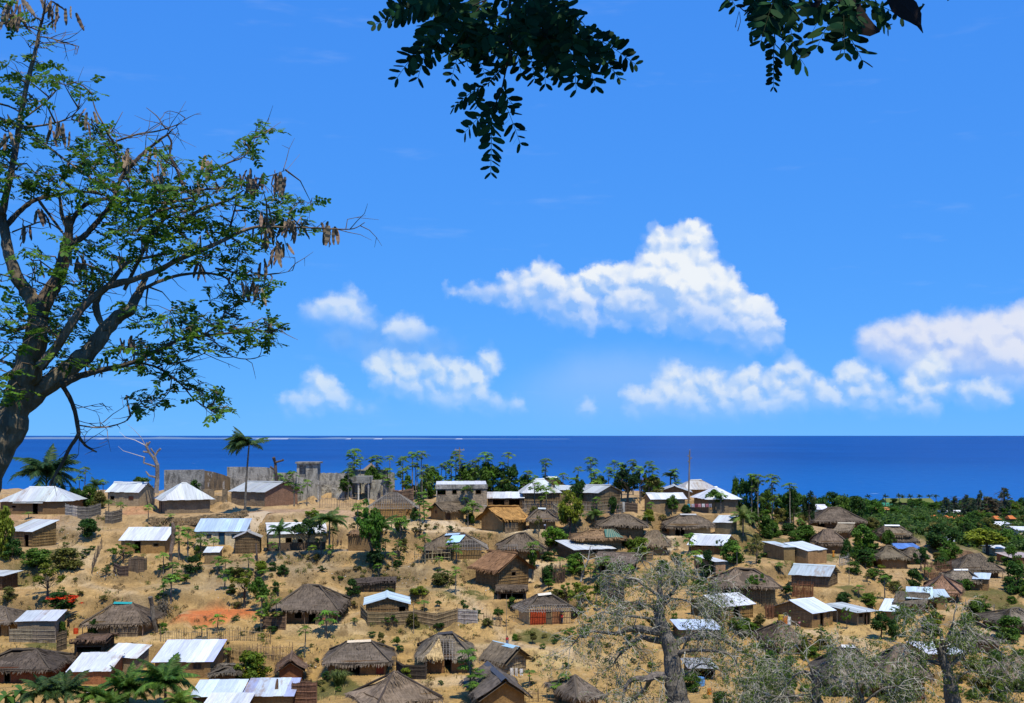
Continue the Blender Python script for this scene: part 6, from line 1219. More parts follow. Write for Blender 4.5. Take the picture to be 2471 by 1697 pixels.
root = empty('stone_wall', base); o = mb.build('stone', 'stakes', root, (.26, .185, .10)); o['kind'] = 'stuff'
tag(root, 'rough dry stone terrace wall below the pyramid-roofed grey house', 'stone wall')
# ------------------------------------------------------------------ ruins on the crest
def slab(root, name, x0, x1, ytop, ybot, Y, depth, col=(.34, .32, .27), ops=(), mat='weathered_concrete', O=None, ragged=0):
    """an upright masonry slab given by its outline in the photograph at distance Y; ops are openings (x0,x1,y0,y1)"""
    s = Y / FPX; X = lambda x: (x - CX) * s - O.x; Zf = lambda y: CAMZ - (y - HY) * s - O.z; y_ = Y - O.y
    xs = sorted({x0, x1} | {v for o in ops for v in o[:2]}); ys = sorted({ytop, ybot} | {v for o in ops for v in o[2:]}); mb = MB()
    if ragged:
        n = max(4, int((x1 - x0) / 5)); xs = sorted(set(xs) | {x0 + (x1 - x0) * k / n for k in range(n + 1)})
    for i in range(len(xs) - 1):
        for j in range(len(ys) - 1):
            a, b, c, e = xs[i], xs[i + 1], ys[j], ys[j + 1]; m_, q = (a + b) / 2, (c + e) / 2
            if any(o[0] < m_ < o[1] and o[2] < q < o[3] for o in ops): continue
            t = c + (random.uniform(0, ragged) if ragged and j == 0 else 0)
            if e - t > .2: mb.box(X(a), X(b), y_, y_ + depth, Zf(e), Zf(t))
    bmesh_weld(mb); return mb.build(name, mat, root, col)
def bmesh_weld(mb): pass
O = at(760, 226); root = empty('ruined_building', O)
tag(root, 'roofless grey concrete ruin with tower, porch and empty windows on the crest', 'ruin')
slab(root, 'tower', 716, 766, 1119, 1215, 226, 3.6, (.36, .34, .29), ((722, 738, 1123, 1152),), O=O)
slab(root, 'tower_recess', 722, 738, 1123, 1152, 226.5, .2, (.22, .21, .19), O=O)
slab(root, 'tower_cap', 712, 770, 1115, 1119, 225.6, 4.6, (.30, .28, .24), O=O)
slab(root, 'wall', 768, 846, 1141, 1215, 229, .4, (.40, .38, .33), ((774, 783, 1162, 1177), (806, 817, 1169, 1179)), O=O, ragged=1.2)
slab(root, 'wall', 672, 716, 1140, 1215, 230, .4, (.38, .36, .31), ((690, 700, 1165, 1180),), O=O, ragged=1.5)
slab(root, 'wall', 768, 830, 1160, 1222, 225.2, .35, (.36, .335, .28), ((775, 800, 1170, 1215), (812, 823, 1175, 1190)), O=O, ragged=1.2)
slab(root, 'back_wall', 846, 936, 1136, 1215, 232, .4, (.42, .40, .34), ((880, 905, 1170, 1200), (915, 925, 1172, 1200)), O=O)
slab(root, 'rear_wall', 672, 940, 1158, 1215, 237, .4, (.36, .34, .29), O=O)
slab(root, 'cornice', 842, 938, 1133, 1136, 231.7, .9, (.36, .34, .29), O=O)
slab(root, 'porch_roof', 845, 893, 1150, 1166, 224, 5, (.25, .25, .23), O=O)
for x in (847, 865, 889): slab(root, 'column', x - 1.7, x + 1.7, 1166, 1216, 224.2, .25, (.55, .54, .50), O=O)
for x in (768, 769): pass
slab(root, 'column', 766, 770, 1160, 1218, 223.5, .3, (.45, .43, .38), O=O)
slab(root, 'wall', 893, 938, 1158, 1216, 227, .4, (.34, .33, .29), ((918, 924, 1172, 1198),), O=O, ragged=1.2)
slab(root, 'side_wall', 936, 952, 1140, 1216, 230, .4, (.36, .33, .28), O=O, ragged=1.5)
mb = MB(); q = sight(890, 1126, 233) - O; mb.add([tuple(q + V3(-1.6, 0, -.9)), tuple(q + V3(1.6, 0, -.9)), tuple(q + V3(1.6, 3, -.9)), tuple(q + V3(-1.6, 3, -.9)), tuple(q + V3(.3, 1.5, .7))], [(0, 1, 4), (1, 2, 4), (2, 3, 4), (3, 0, 4)]); mb.build('roof_remnant', 'thatch', root, (.2, .16, .12))
O = at(470, 226); root = empty('ruined_house', O); tag(root, 'roofless ruin of stained grey plaster and brown rubble behind the pyramid roof', 'ruin')
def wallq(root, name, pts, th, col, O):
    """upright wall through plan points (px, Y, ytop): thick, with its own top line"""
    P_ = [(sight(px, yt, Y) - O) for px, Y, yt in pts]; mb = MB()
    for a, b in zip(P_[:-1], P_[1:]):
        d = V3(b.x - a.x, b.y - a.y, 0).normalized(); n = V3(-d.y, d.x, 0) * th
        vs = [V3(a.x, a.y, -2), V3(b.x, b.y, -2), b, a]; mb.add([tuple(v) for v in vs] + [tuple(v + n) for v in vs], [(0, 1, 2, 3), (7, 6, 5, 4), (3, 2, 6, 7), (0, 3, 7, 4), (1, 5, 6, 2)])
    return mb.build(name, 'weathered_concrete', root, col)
wallq(root, 'front_wall', [(397, 227, 1136), (440, 226.5, 1135.5), (490, 226, 1135)], .4, (.35, .33, .29), O)
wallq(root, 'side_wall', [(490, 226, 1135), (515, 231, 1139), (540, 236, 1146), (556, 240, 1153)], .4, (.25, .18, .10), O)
wallq(root, 'coping', [(396, 226.8, 1134.4), (490.5, 225.7, 1133.6)], .6, (.30, .29, .26), O)
O = at(600, 240); root = empty('ruined_wall', O); tag(root, 'broken plaster wall of a ruin behind the tall coconut palm', 'ruin')
wallq(root, 'wall', [(553, 240, 1127), (600, 240, 1127), (640, 240, 1128), (660, 240, 1131)], .45, (.33, .32, .29), O)
wallq(root, 'side_wall', [(660, 240, 1138), (672, 238, 1144)], .4, (.38, .36, .31), O)
wallq(root, 'side_wall', [(553, 240, 1127), (556, 246, 1129)], .4, (.3, .28, .24), O)
O = at(540, 222); root = empty('rubble_wall', O); tag(root, 'low brown rubble wall with an opening left of the coconut palm house', 'ruin')
slab(root, 'wall', 490, 548, 1180, 1235, 221, .4, (.27, .20, .12), ((516, 536, 1181, 1197),), O=O, ragged=1.5)
# ------------------------------------------------------------------ shore buildings far on the right
def far_house(label, name, cat, x0, x1, yt, ye, yb, Y, rcol, wcol, wins=0, dp=10, group=None, hip=False):
    s = Y / FPX; c = at((x0 + x1) / 2, Y); zb = c.z; W_ = (x1 - x0) * s / 2; ze = CAMZ - (ye - HY) * s - zb; zt = CAMZ - (yt - HY) * s - zb; root = empty(name, c)
    mb = MB(); mb.box(-W_ + .4, W_ - .4, 0, dp, -2, ze); mb.build('wall', 'mud_wall', root, wcol)
    mb = MB(); k = W_ * .3 if hip else 0; mb.add([(-W_, -.8, ze), (W_, -.8, ze), (W_ - k, dp / 2, zt), (-W_ + k, dp / 2, zt), (W_, dp + .8, ze), (-W_, dp + .8, ze)], [(0, 1, 2, 3), (4, 5, 3, 2), (1, 4, 2), (5, 0, 3), (0, 5, 4, 1)]); mb.build('roof', 'plain', root, rcol)
    for i in range(wins):
        x = -W_ + .4 + (2 * W_ - .8) * (i + .5) / wins; mb = MB(); mb.box(x - .6, x + .6, -.03, .05, ze * .35, ze * .8); w_ = mb.build('window', 'plain', root, (.05, .045, .04)); mb = MB(); mb.box(x - .75, x + .75, -.05, .02, ze * .8, ze * .86); mb.build('lintel', 'mud_wall', w_, wcol)
    tag(root, label, cat, group); return root
far_house('long reddish shore building with olive green roof far on the right', 'shore_building', 'building', 2140, 2256, 1204, 1213, 1222, 690, (.135, .155, .035), (.26, .12, .07), 12, 14)
far_house('left wing of the olive-roofed shore building with small green roof', 'shore_building', 'building', 2133, 2160, 1214, 1222, 1227, 655, (.03, .19, .11), (.16, .09, .06), 2, 8)
far_house('teal roof just left of the olive-roofed shore building', 'shore_pavilion', 'building', 2095, 2117, 1214, 1220, 1225, 660, (.03, .22, .14), (.14, .09, .06), 1, 8)
far_house('bright green pavilion roof below the middle of the olive roof', 'shore_pavilion', 'building', 2204, 2236, 1217, 1224, 1230, 600, (.02, .19, .12), (.07, .05, .04), 2, 8)
far_house('green pavilion roof right of the olive-roofed building', 'shore_pavilion', 'building', 2251, 2274, 1217, 1223, 1229, 620, (.03, .21, .14), (.10, .07, .05), 1, 8)
far_house('small teal roof behind the feathery casuarinas', 'shore_pavilion', 'building', 2341, 2362, 1218, 1223, 1228, 640, (.03, .2, .15), (.1, .07, .05), 1, 8)
far_house('flat orange building among the trees left of the green scrub', 'orange_house', 'building', 2113, 2150, 1226, 1230, 1243, 430, (.50, .20, .06), (.42, .11, .035), 4, 9)
far_house('long white flat roof in front of the casuarina trunks', 'white_house', 'building', 2278, 2327, 1233, 1237, 1246, 450, (.75, .74, .72), (.3, .27, .24), 5, 9)
far_house('pale roofed white house among dark crowns at the far right', 'white_house', 'building', 2396, 2424, 1264, 1268, 1277, 360, (.75, .75, .74), (.5, .48, .45), 2, 7)
for i, (x, y) in enumerate(((2206, 1251), (2222, 1250), (2257, 1249), (2291, 1250), (2306, 1252), (2321, 1249), (2408, 1251), (2443, 1250))):
    far_house(('orange cone roof at the left end of the row before the casuarinas', 'second orange cone roof from the left of the row', 'orange cone roof below the green pavilion gap', 'orange cone roof below the left casuarinas', 'orange cone roof below the second casuarina', 'tallest orange cone roof below the white flat roof', 'orange cone roof right of the tall casuarinas', 'last orange cone roof at the right')[i], 'cone_hut', 'hut', x - 8, x + 8, y - 5, y + 2, y + 8, 400, (.52, .16, .04), (.42, .2, .09), 1, 4, 'orange cone-roofed huts', True)
# ------------------------------------------------------------------ poles
def pole(label, px, yb, yt, r, Y=None, arm=None, lean=0.0, name='utility_pole', cat='utility pole', col=(.20, .16, .12), ins=False):
    p = at(px, Y) if Y else hit(px, yb); s = p.y / FPX; Ht = CAMZ - (yt - HY) * s - p.z; root = empty(name, p); mb = MB()
    mb.tube([(0, 0, -.6), (lean * .5, 0, Ht * .5), (lean, 0, Ht)], [r, r * .85, r * .65], 8); mb.build('shaft', 'wood', root, jit(col, .1))
    if arm: mb = MB(); mb.box(lean - arm, lean + arm, -.07, .07, Ht - .55, Ht - .4); mb.build('crossarm', 'wood', root, (.36, .33, .28))
    if ins:
        for x, z in ((-.3, -.9), (.28, -1.3), (.02, .1), (-.25, -1.9)):
            mb = MB(); mb.tube([(lean + x, 0, Ht + z - .1), (lean + x, 0, Ht + z + .05), (lean + x, 0, Ht + z + .22)], [.07, .12, .06], 6); mb.bar((lean, 0, Ht + z - .1), (lean + x, 0, Ht + z - .08), .04); mb.build('insulator', 'plain', root, (.22, .2, .19))
    if arm:
        for x in (-.8, 0, .8): mb = MB(); mb.tube([(lean + x * arm, 0, Ht - .4), (lean + x * arm, 0, Ht - .12)], [.06, .04], 6); mb.build('insulator', 'plain', root, (.25, .24, .22))
    tag(root, label, cat); return root
pole('utility pole with a pale crossarm standing among crest papayas', 1109, 1200, 1080, .15, Y=236, arm=.95)
pole('tall dark utility pole with insulators among the crest tin roofs', 1661, 1232, 1089, .17, lean=.25, ins=True)
pole('very thin tall pole beside the person in red on the path', 1222, 1546, 1436, .035, name='thin_pole', cat='pole')
pole('thin leaning pole in front of the mud house with tilted white tin', 1421, 1345, 1310, .06, name='thin_pole', cat='pole', lean=.3, col=(.3, .28, .25))
pole('thin pole at the lower corner of the bamboo gable house', 2020, 1531, 1475, .04, name='thin_pole', cat='pole')
pole('thin dark pole right of the dark stick-walled house', 2049, 1412, 1336, .05, name='thin_pole', cat='pole')
pole('slim grey post in front of the tumbledown thatch', 998, 1530, 1455, .05, name='thin_pole', cat='pole')
# lopped dead trees and stumps
def dead(label, P_, Y, col, cat='dead tree', name='dead_tree', knobs=0, twigs=()):
    base = at(P_[0][0][0], Y) if True else None; root = empty(name, base); mb = MB()
    for line in P_[:]: mb.tube([sight(x, y, Y) - base + V3(0, random.uniform(-.3, .3), 0) for x, y, r in line], [r * (.68 if cat == 'dead tree' else 1) * Y / FPX for x, y, r in line], 7)
    mb.build('trunk', 'bark', root, col)
    if twigs:
        tm = MB()
        for line in twigs: tm.tube([sight(x, y, Y) - base for x, y in line], list(np.linspace(.07, .02, len(line))), 4)
        tm.build('twigs', 'twig', root, (.42, .38, .32))
    tag(root, label, cat, 'dead and lopped trees'); return root
dead('lopped bare tree with knobbly stubs behind the red-shuttered house', [[(377, 1190, 9), (379, 1155, 8), (381, 1122, 7), (372, 1108, 5), (360, 1092, 4.5), (353, 1076, 5), (356, 1068, 4)], [(381, 1122, 5), (374, 1102, 4), (380, 1090, 3.5), (388, 1083, 4)], [(376, 1152, 4), (361, 1148, 3.5), (352, 1138, 2.5)], [(380, 1128, 4), (362, 1122, 3.5), (347, 1117, 3), (349, 1104, 3.5)], [(353, 1078, 4), (362, 1066, 3)], [(375, 1100, 3.5), (364, 1082, 3)], [(360, 1092, 3.5), (346, 1090, 3)]], 214, (.27, .23, .19),
     twigs=[[(349, 1104), (320, 1095), (297, 1088), (285, 1077)], [(353, 1076), (325, 1062), (303, 1056), (288, 1042)], [(350, 1074), (340, 1055), (322, 1036), (305, 1022)]])
dead('dark lopped stump with knobs between the ruins on the crest', [[(667, 1160, 6), (666, 1140, 6), (664, 1118, 5), (661, 1104, 6)], [(664, 1116, 4), (676, 1113, 3.5), (684, 1110, 4)], [(666, 1136, 4), (652, 1126, 3.5)]], 224, (.11, .085, .07))
dead('thick grey leaning trunk without crown below the white-plastered house', [[(411, 1360, 6.5), (413, 1335, 6.5), (417, 1305, 7.5), (419, 1275, 8.5), (417, 1262, 5)]], hit(411, 1355).y, (.23, .17, .13))
dead('pale bare forked trunk left of the open-fronted shelter', [[(1401, 1404, 3.5), (1409, 1375, 3.2), (1419, 1352, 2.8), (1425, 1318, 1.5)], [(1412, 1370, 2), (1405, 1340, 1.2)]], hit(1401, 1402).y, (.36, .33, .29), twigs=[[(1419, 1352), (1440, 1345), (1452, 1342)], [(1419, 1352), (1398, 1335)]])
dead('leaning palm stump beside the red earth patch', [[(377, 1530, 5.5), (371, 1495, 5), (366, 1462, 5), (364, 1440, 5.5)]], hit(377, 1528).y, (.16, .135, .105), cat='stump', name='tree_stump')
dead('reddish broken stump in front of the rust-streaked tin roof', [[(664, 1705, 6), (667, 1675, 5), (669, 1652, 4), (670, 1638, 2)], [(664, 1690, 4), (654, 1672, 3)]], 134, (.17, .10, .06), cat='stump', name='tree_stump')
dead('dark bare trunk by the little stick hut', [[(622, 1358, 3.5), (620, 1335, 3.2), (618, 1312, 3)]], hit(621, 1356).y, (.13, .1, .08))
dead('dark bare tree trunk right of the cream and brown house', [[(796, 1337, 4), (794, 1310, 3)]], hit(797, 1336).y, (.1, .08, .06))
# heap of dry palm litter on the stump side
o = hit(385, 1486); tag(link(leafcloud('crown', [(0, 0, .8, 1.0), (.9, .2, .7, .9), (.3, .3, 1.6, .8), (.7, 0, 1.3, .7)], 700, .42, 77, aspect=.18), 'brush_heap', 'twig', None, (.15, .13, .10), loc=o), 'heap of dry grey brush beside the leaning palm stump', 'brush heap')
o = hit(665, 1468)
# ------------------------------------------------------------------ washing, drums, goods
def cloth(label, px, yb, wpx, hpx, col, Y=None):
    p = at(px, Y) if Y else hit(px, yb + 6); s = p.y / FPX; p = sight(px, yb, p.y); w_, h_ = wpx * s, hpx * s; mb = MB(); n = 6; vs = []
    for j in range(5):
        for i in range(n + 1): vs.append((w_ * (i / n - .5), .10 * math.sin(i * 1.7 + j * .5) * (j + 1) / 3, h_ * (1 - j / 4) + random.uniform(-.02, .02)))
    mb.add(vs, [(j * (n + 1) + i, (j + 1) * (n + 1) + i, (j + 1) * (n + 1) + i + 1, j * (n + 1) + i + 1) for j in range(4) for i in range(n)])
    tag(mb.build('hanging_cloth', 'plain', None, col, loc=p), label, 'cloth', 'washing hung out to dry')
for px, c, l in ((1662, (.05, .35, .5), 'turquoise cloth at the left end of the crest washing line'), (1672, (.55, .5, .55), 'pale cloth second on the crest washing line'), (1680, (.25, .06, .08), 'dark red cloth on the crest washing line'), (1688, (.6, .3, .32), 'pink cloth in the middle of the crest washing line'), (1697, (.7, .68, .66), 'white cloth on the crest washing line before the pole house'), (1706, (.45, .2, .22), 'rose cloth near the right end of the crest washing line'), (1714, (.3, .3, .34), 'grey cloth at the right end of the crest washing line')):
    cloth(l, px, 1224, 7, 8, c, Y=hit(1690, 1242).y)
for px, y, w_, h_, c, l in ((1235, 1630, 8, 18, (.75, .72, .66), 'white cloth on the gable of the blue-ridged thatch'), (1246, 1632, 7, 20, (.66, .62, .55), 'cream cloth second on the blue-ridged gable'), (1258, 1630, 8, 16, (.8, .8, .78), 'white shirt at the right of the blue-ridged gable'), (1726, 1412, 8, 13, (.75, .74, .73), 'white sheet hung left of the deep thatch'), (1758, 1426, 9, 11, (.55, .56, .54), 'grey-white washing under the deep thatch eave'), (1771, 1426, 8, 11, (.65, .66, .62), 'pale washing in the middle under the deep thatch eave'), (1790, 1436, 5, 18, (.05, .45, .36), 'turquoise cloth under the deep thatch eave'),
                          (714, 1692, 8, 18, (.72, .72, .72), 'white cloth hung on the rusty sheet screen'), (726, 1693, 7, 17, (.6, .4, .45), 'pinkish cloth hung on the rusty sheet screen'), (963, 1616, 9, 16, (.7, .68, .66), 'white rag on the left corner of the black latrine yard'), (1030, 1612, 9, 10, (.8, .8, .8), 'white cloth on the right corner of the black latrine yard'), (1237, 1334, 5, 13, (.7, .6, .55), 'pale cloth hung under the lattice-patch thatch'), (1505, 1236, 6, 24, (.55, .52, .45), 'whitish cloth strip by the brown mat screen')):
    cloth(l, px, y, w_, h_, c)
def drum(label, px, yb, r, h_, col, cat='drum', name='drum'):
    p = hit(px, yb); root = empty(name, p); mb = MB(); mb.tube([(0, 0, -.05), (0, 0, .02), (0, 0, h_ * .33), (0, 0, h_ * .36), (0, 0, h_ * .66), (0, 0, h_ * .69), (0, 0, h_)], [r * .95, r, r, r * 1.05, r * 1.05, r, r * .97], 10); mb.build('body', 'plain', root, col)
    mb = MB(); mb.tube([(0, 0, h_), (0, 0, h_ + .05)], [r * .9, r * .85], 10); mb.build('lid', 'plain', root, tuple(c * .7 for c in col)); tag(root, label, cat)
drum('cream water drum against the dark stick-walled house', 1936, 1414, .3, .75, (.6, .52, .34)); drum('yellow drum beside the round brush pen, right', 1886, 1505, .45, 1.1, (.5, .34, .03)); drum('orange drum next to the yellow one at the bamboo gable', 1894, 1507, .42, 1.0, (.5, .16, .04)); drum('white drum right of the orange drum', 1902, 1506, .35, .9, (.65, .66, .62)); drum('small yellow can beside the small brush pen', 1872, 1489, .3, .8, (.45, .42, .04)); drum('blue container low behind the baobab', 1690, 1655, .5, .9, (.12, .3, .6)); drum('red bucket at the lower end of the flame tree yard', 183, 1530, .32, .7, (.5, .06, .02)); drum('orange can near the dull grey roof behind the baobab', 1712, 1676, .25, .6, (.6, .2, .02)); drum('yellow bundle under the open-fronted shelter', 1489, 1376, .45, .8, (.45, .36, .03))
# scattered rubbish and stones on the banks: nobody could count them
rr = random.Random(12); mb = MB()
for cx_, cy_, rx, ry, n in ((560, 1420, 60, 20, 70), (930, 1400, 90, 28, 150), (1000, 1350, 60, 10, 30), (250, 1390, 30, 10, 40), (180, 1290, 40, 10, 30), (720, 1330, 70, 25, 60), (640, 1350, 30, 8, 20), (1170, 1425, 40, 8, 20), (600, 1440, 60, 6, 20), (760, 1610, 20, 8, 16), (2130, 1360, 20, 14, 30), (1090, 1490, 150, 30, 30), (300, 1560, 40, 8, 16)):
    for k in range(n):
        x, y = rr.gauss(cx_, rx * .6), rr.gauss(cy_, ry * .6)
        if y > 1690: continue
        p = hit(x, y); s_ = rr.uniform(.06, .17) ; q = [V3(rr.uniform(-1, 1), rr.uniform(-1, 1), rr.uniform(0, .9)) * s_ + p + V3(0, 0, .03) for _ in range(4)]
        mb.add([tuple(v) for v in q], [(0, 1, 2), (0, 2, 3), (0, 3, 1), (1, 3, 2)])
tag(mb.build('litter', 'plain', None, (.55, .54, .50)), 'scraps of pale rubbish strewn over the banks', 'litter', kind='stuff')
# dry grass tufts on the slope
n = 3600; xs = np.array([rr.uniform(-20, 2480) for _ in range(n)]); ys = np.array([rr.uniform(1245, 1690) for _ in range(n)]); pos = []
for x, y in zip(xs, ys):
    if fbm_s(x / 60, y / 30) < .02: continue
    if any(h['x'][0] - 4 < x < h['x'][2] + 4 and h['yb'] - 22 < y < h['yb'] + 5 for h in HS): continue
    pos.append(hit(x, y))
P_ = np.array([tuple(p) for p in pos]); m_ = 7; P_ = np.repeat(P_, m_, 0); k = len(P_); rg = np.random.default_rng(5)
a = rg.random(k) * 6.28; L = rg.uniform(.15, .5, k); off = rg.normal(size=(k, 2)) * .28; wv = np.stack([-np.sin(a), np.cos(a), 0 * a], 1) * .07
P_[:, :2] += off; tip = P_ + np.stack([np.cos(a) * L * .6, np.sin(a) * L * .6, L], 1)
tag(link(np_mesh('grass', np.stack([P_ - wv - [0, 0, .1], P_ + wv - [0, 0, .1], tip], 1).reshape(-1, 3), np.arange(3 * k).reshape(k, 3)), 'dry_grass', 'leaves', None, (.40, .31, .12)), 'dry straw-coloured grass tufts on the slope', 'grass', kind='stuff')

# dry scrub and creepers on the steep banks
gy_, gx_ = np.gradient(Z); slope = np.abs(gy_ / np.gradient(GY, axis=0)); cl = []; cl2 = []
rg = np.random.default_rng(14); tries = 0
while len(cl) < 1250 and tries < 40000:
    tries += 1; px, py = rg.uniform(-10, 2480), rg.uniform(1245, 1692)
    if any(h['x'][0] - 4 < px < h['x'][2] + 4 and h['ye'] - 4 < py < h['yb'] + 4 for h in HS): continue
    d = fbm_s(px / 45 + 30, py / 22) + .18 * (930 - 300 < px < 930 + 200 and 1340 < py < 1440) + (.10 if px > 1800 else 0)
    if d < .13 and rg.random() > .05: continue
    p = hit(px, py); r_ = rg.uniform(.18, .55); cl.append((p.x, p.y, p.z + r_ * .2, r_))
rg.shuffle(cl); k = len(cl) // 2
for nm, c_, col_, lb in (('scrub', cl[:k], (.19, .135, .06), 'dry brown scrub on the eroded banks'), ('undergrowth', cl[k:], (.12, .15, .03), 'patches of low green undergrowth on the slope')):
    tag(link(leafcloud(nm, c_, len(c_) * 34, .22, 4, up=.3, aspect=.4), nm, 'leaves', None, col_), lb, kind='stuff')
# ------------------------------------------------------------------ baobabs, about a hundred metres off
def grow(mb, a, d, L, r, depth, rr, out, droop, leafs):
    n = 4; pts = [a]; rad = [r]; dd = d.copy()
    for k in range(n):
        dd = (dd + V3(rr.gauss(0, .24), rr.gauss(0, .24), rr.gauss(0, .24) - droop * (1.6 - .35 * depth) * .22)).normalized(); pts.append(pts[-1] + dd * L / n); rad.append(r * (1 - .6 * (k + 1) / n))
    mb.tube(pts, rad, 4 if r > .035 else 3, False)
    if depth == 0:
        leafs.append((pts[-1], dd)); leafs.append((pts[2], dd)); return
    for k in range(rr.choice((2, 3, 3, 4))):
        j = rr.choice((2, 3, 3, 4, 4)); nd = (dd + V3(rr.gauss(0, .75), rr.gauss(0, .6), rr.gauss(.05, .6))).normalized(); grow(mb, pts[j], nd, L * rr.uniform(.55, .85), max(.017, rad[j] * .62), depth - 1, rr, out, droop, leafs)
def baobab(label, limbs, Y, seed, twig_n, scale_px=1.0, leaf_n=3, foot=None, col=(.20, .18, .155)):
    rr = random.Random(seed); s = Y / FPX; base = at(limbs[0][0][0], Y); root = empty('baobab_tree', base); leafs = []
    tr = MB()
    for li, line in enumerate(limbs):
        off = 0; P_ = []
        for i, (x, y, r) in enumerate(line):
            if li: off += rr.uniform(-1, 1) * .5 * (1 if i else 0)
            P_.append(sight(x, y, Y + off) - base)
        R_ = [r * s * .82 for _, _, r in line]
        if li == 0: P_.insert(0, V3(P_[0].x, 0, -1.0)); R_.insert(0, R_[0] * 1.15)
        # smooth the hand-placed points
        Q, RR = [], []
        for i in range(len(P_) - 1):
            p0, p1, p2, p3 = P_[max(0, i - 1)], P_[i], P_[i + 1], P_[min(len(P_) - 1, i + 2)]
            for k in range(4):
                t = k / 4; Q.append(.5 * ((2 * p1) + (p2 - p0) * t + (2 * p0 - 5 * p1 + 4 * p2 - p3) * t * t + (3 * p1 - p0 - 3 * p2 + p3) * t ** 3)); RR.append((R_[i] * (1 - t) + R_[i + 1] * t) * rr.uniform(.93, 1.07))
        Q.append(P_[-1]); RR.append(R_[-1]); mb = tr if li == 0 else MB(); mb.tube(Q, RR, 12 if li == 0 else 8)
        if li: mb.build('limb', 'bark', root, jit(col, .12))
        if li == 0: continue
        tw = MB()
        for i in range(2, len(Q)):
            k_ = twig_n * (.35 + 1.0 * i / len(Q)) * (Q[i] - Q[i - 1]).length / 1.0
            for _ in range(int(k_) + (rr.random() < k_ % 1)):
                d = V3(rr.gauss(0, 1), rr.gauss(0, .8), rr.gauss(.25, .7)).normalized(); grow(tw, Q[i], d, rr.uniform(.9, 1.9), min(.075, max(.034, RR[i] * .3)), 2 if rr.random() < .85 else 3, rr, None, .5, leafs)
        d = (Q[-1] - Q[-2]).normalized()
        for _ in range(4): grow(tw, Q[-1], (d + V3(rr.gauss(0, .5), rr.gauss(0, .5), rr.gauss(0, .5))).normalized(), 1.6, min(.07, RR[-1] * .8), 3, rr, None, .6, leafs)
        if tw.v: o = tw.build('twigs', 'twig', root, (.36, .34, .275)); o['kind'] = 'stuff'
    tr.build('trunk', 'bark', root, col)
    cl = [(p.x + rr.gauss(0, .12), p.y + rr.gauss(0, .12), p.z + rr.gauss(0, .12), .2) for p, d in leafs if rr.random() < .8]
    lf = link(leafcloud('leaves', cl, int(len(cl) * leaf_n), .17, seed, up=.1, aspect=.5), 'young_leaves', 'leaves', root, (.13, .19, .035)); lf['kind'] = 'stuff'
    tag(root, label, 'baobab tree', 'baobabs before the village')
def c4(L): return [(1350 + x * .2367, 1330 + y * .2367, r * .2367) for x, y, r in L]
def cH(L): return [(1831 + x * .2754, 1297 + y * .2754, r * .2754) for x, y, r in L]
baobab('huge grey baobab with drooping bare twigs in the foreground, right of centre', [
    c4([(1210, 1650, 150), (1190, 1450, 132), (1160, 1250, 112), (1140, 1050, 100), (1090, 880, 84), (1030, 720, 76), (1015, 600, 64), (1030, 480, 42), (1020, 360, 26), (1035, 250, 16), (1060, 150, 9)]),
    c4([(1040, 830, 50), (930, 815, 48), (800, 790, 46), (690, 800, 38), (580, 840, 24), (450, 830, 17), (320, 820, 13), (210, 870, 9), (130, 960, 6)]),
    c4([(1040, 920, 42), (930, 900, 38), (830, 880, 33), (730, 960, 24), (630, 1040, 15), (560, 1130, 8)]),
    c4([(1120, 1290, 62), (980, 1270, 55), (900, 1300, 46), (780, 1300, 34), (700, 1345, 24), (655, 1450, 15), (640, 1540, 10)]),
    c4([(930, 1290, 34), (880, 1390, 27), (790, 1480, 21), (720, 1540, 14)]),
    c4([(1130, 1000, 50), (1250, 910, 38), (1380, 880, 36), (1520, 870, 36), (1640, 880, 32), (1750, 950, 26), (1850, 1020, 20), (2000, 1080, 13), (2150, 1110, 8)]),
    c4([(1630, 880, 14), (1660, 790, 10), (1690, 690, 6)]),
    c4([(1140, 1060, 32), (1280, 1020, 26), (1420, 1010, 22), (1650, 1030, 16), (1780, 1090, 12), (1830, 1200, 7)]),
    c4([(1040, 490, 22), (960, 420, 18), (860, 350, 15), (780, 290, 13), (690, 280, 10), (600, 230, 6)]),
    c4([(1040, 500, 32), (1110, 460, 26), (1160, 410, 19), (1210, 340, 14), (1180, 280, 10), (1200, 180, 6)]),
    c4([(1030, 360, 16), (1100, 300, 13), (1180, 260, 11), (1300, 250, 8), (1430, 290, 6), (1520, 330, 4)]),
    c4([(1040, 580, 22), (1130, 500, 17), (1210, 490, 12), (1300, 510, 9), (1420, 560, 6)]),
    c4([(1030, 660, 18), (930, 560, 13), (840, 540, 9), (720, 520, 6)]),
    c4([(1030, 700, 18), (860, 680, 17), (700, 660, 15), (560, 640, 12), (440, 620, 8)]),
    c4([(1190, 1150, 22), (1260, 1000, 15), (1330, 860, 11), (1480, 790, 7)]),
    c4([(1180, 1300, 20), (1300, 1250, 15), (1450, 1150, 11), (1620, 1210, 8), (1750, 1300, 5)]),
    c4([(1040, 300, 9), (980, 180, 7), (900, 110, 5), (820, 90, 3)])], 100, 5, 3.1, leaf_n=2)
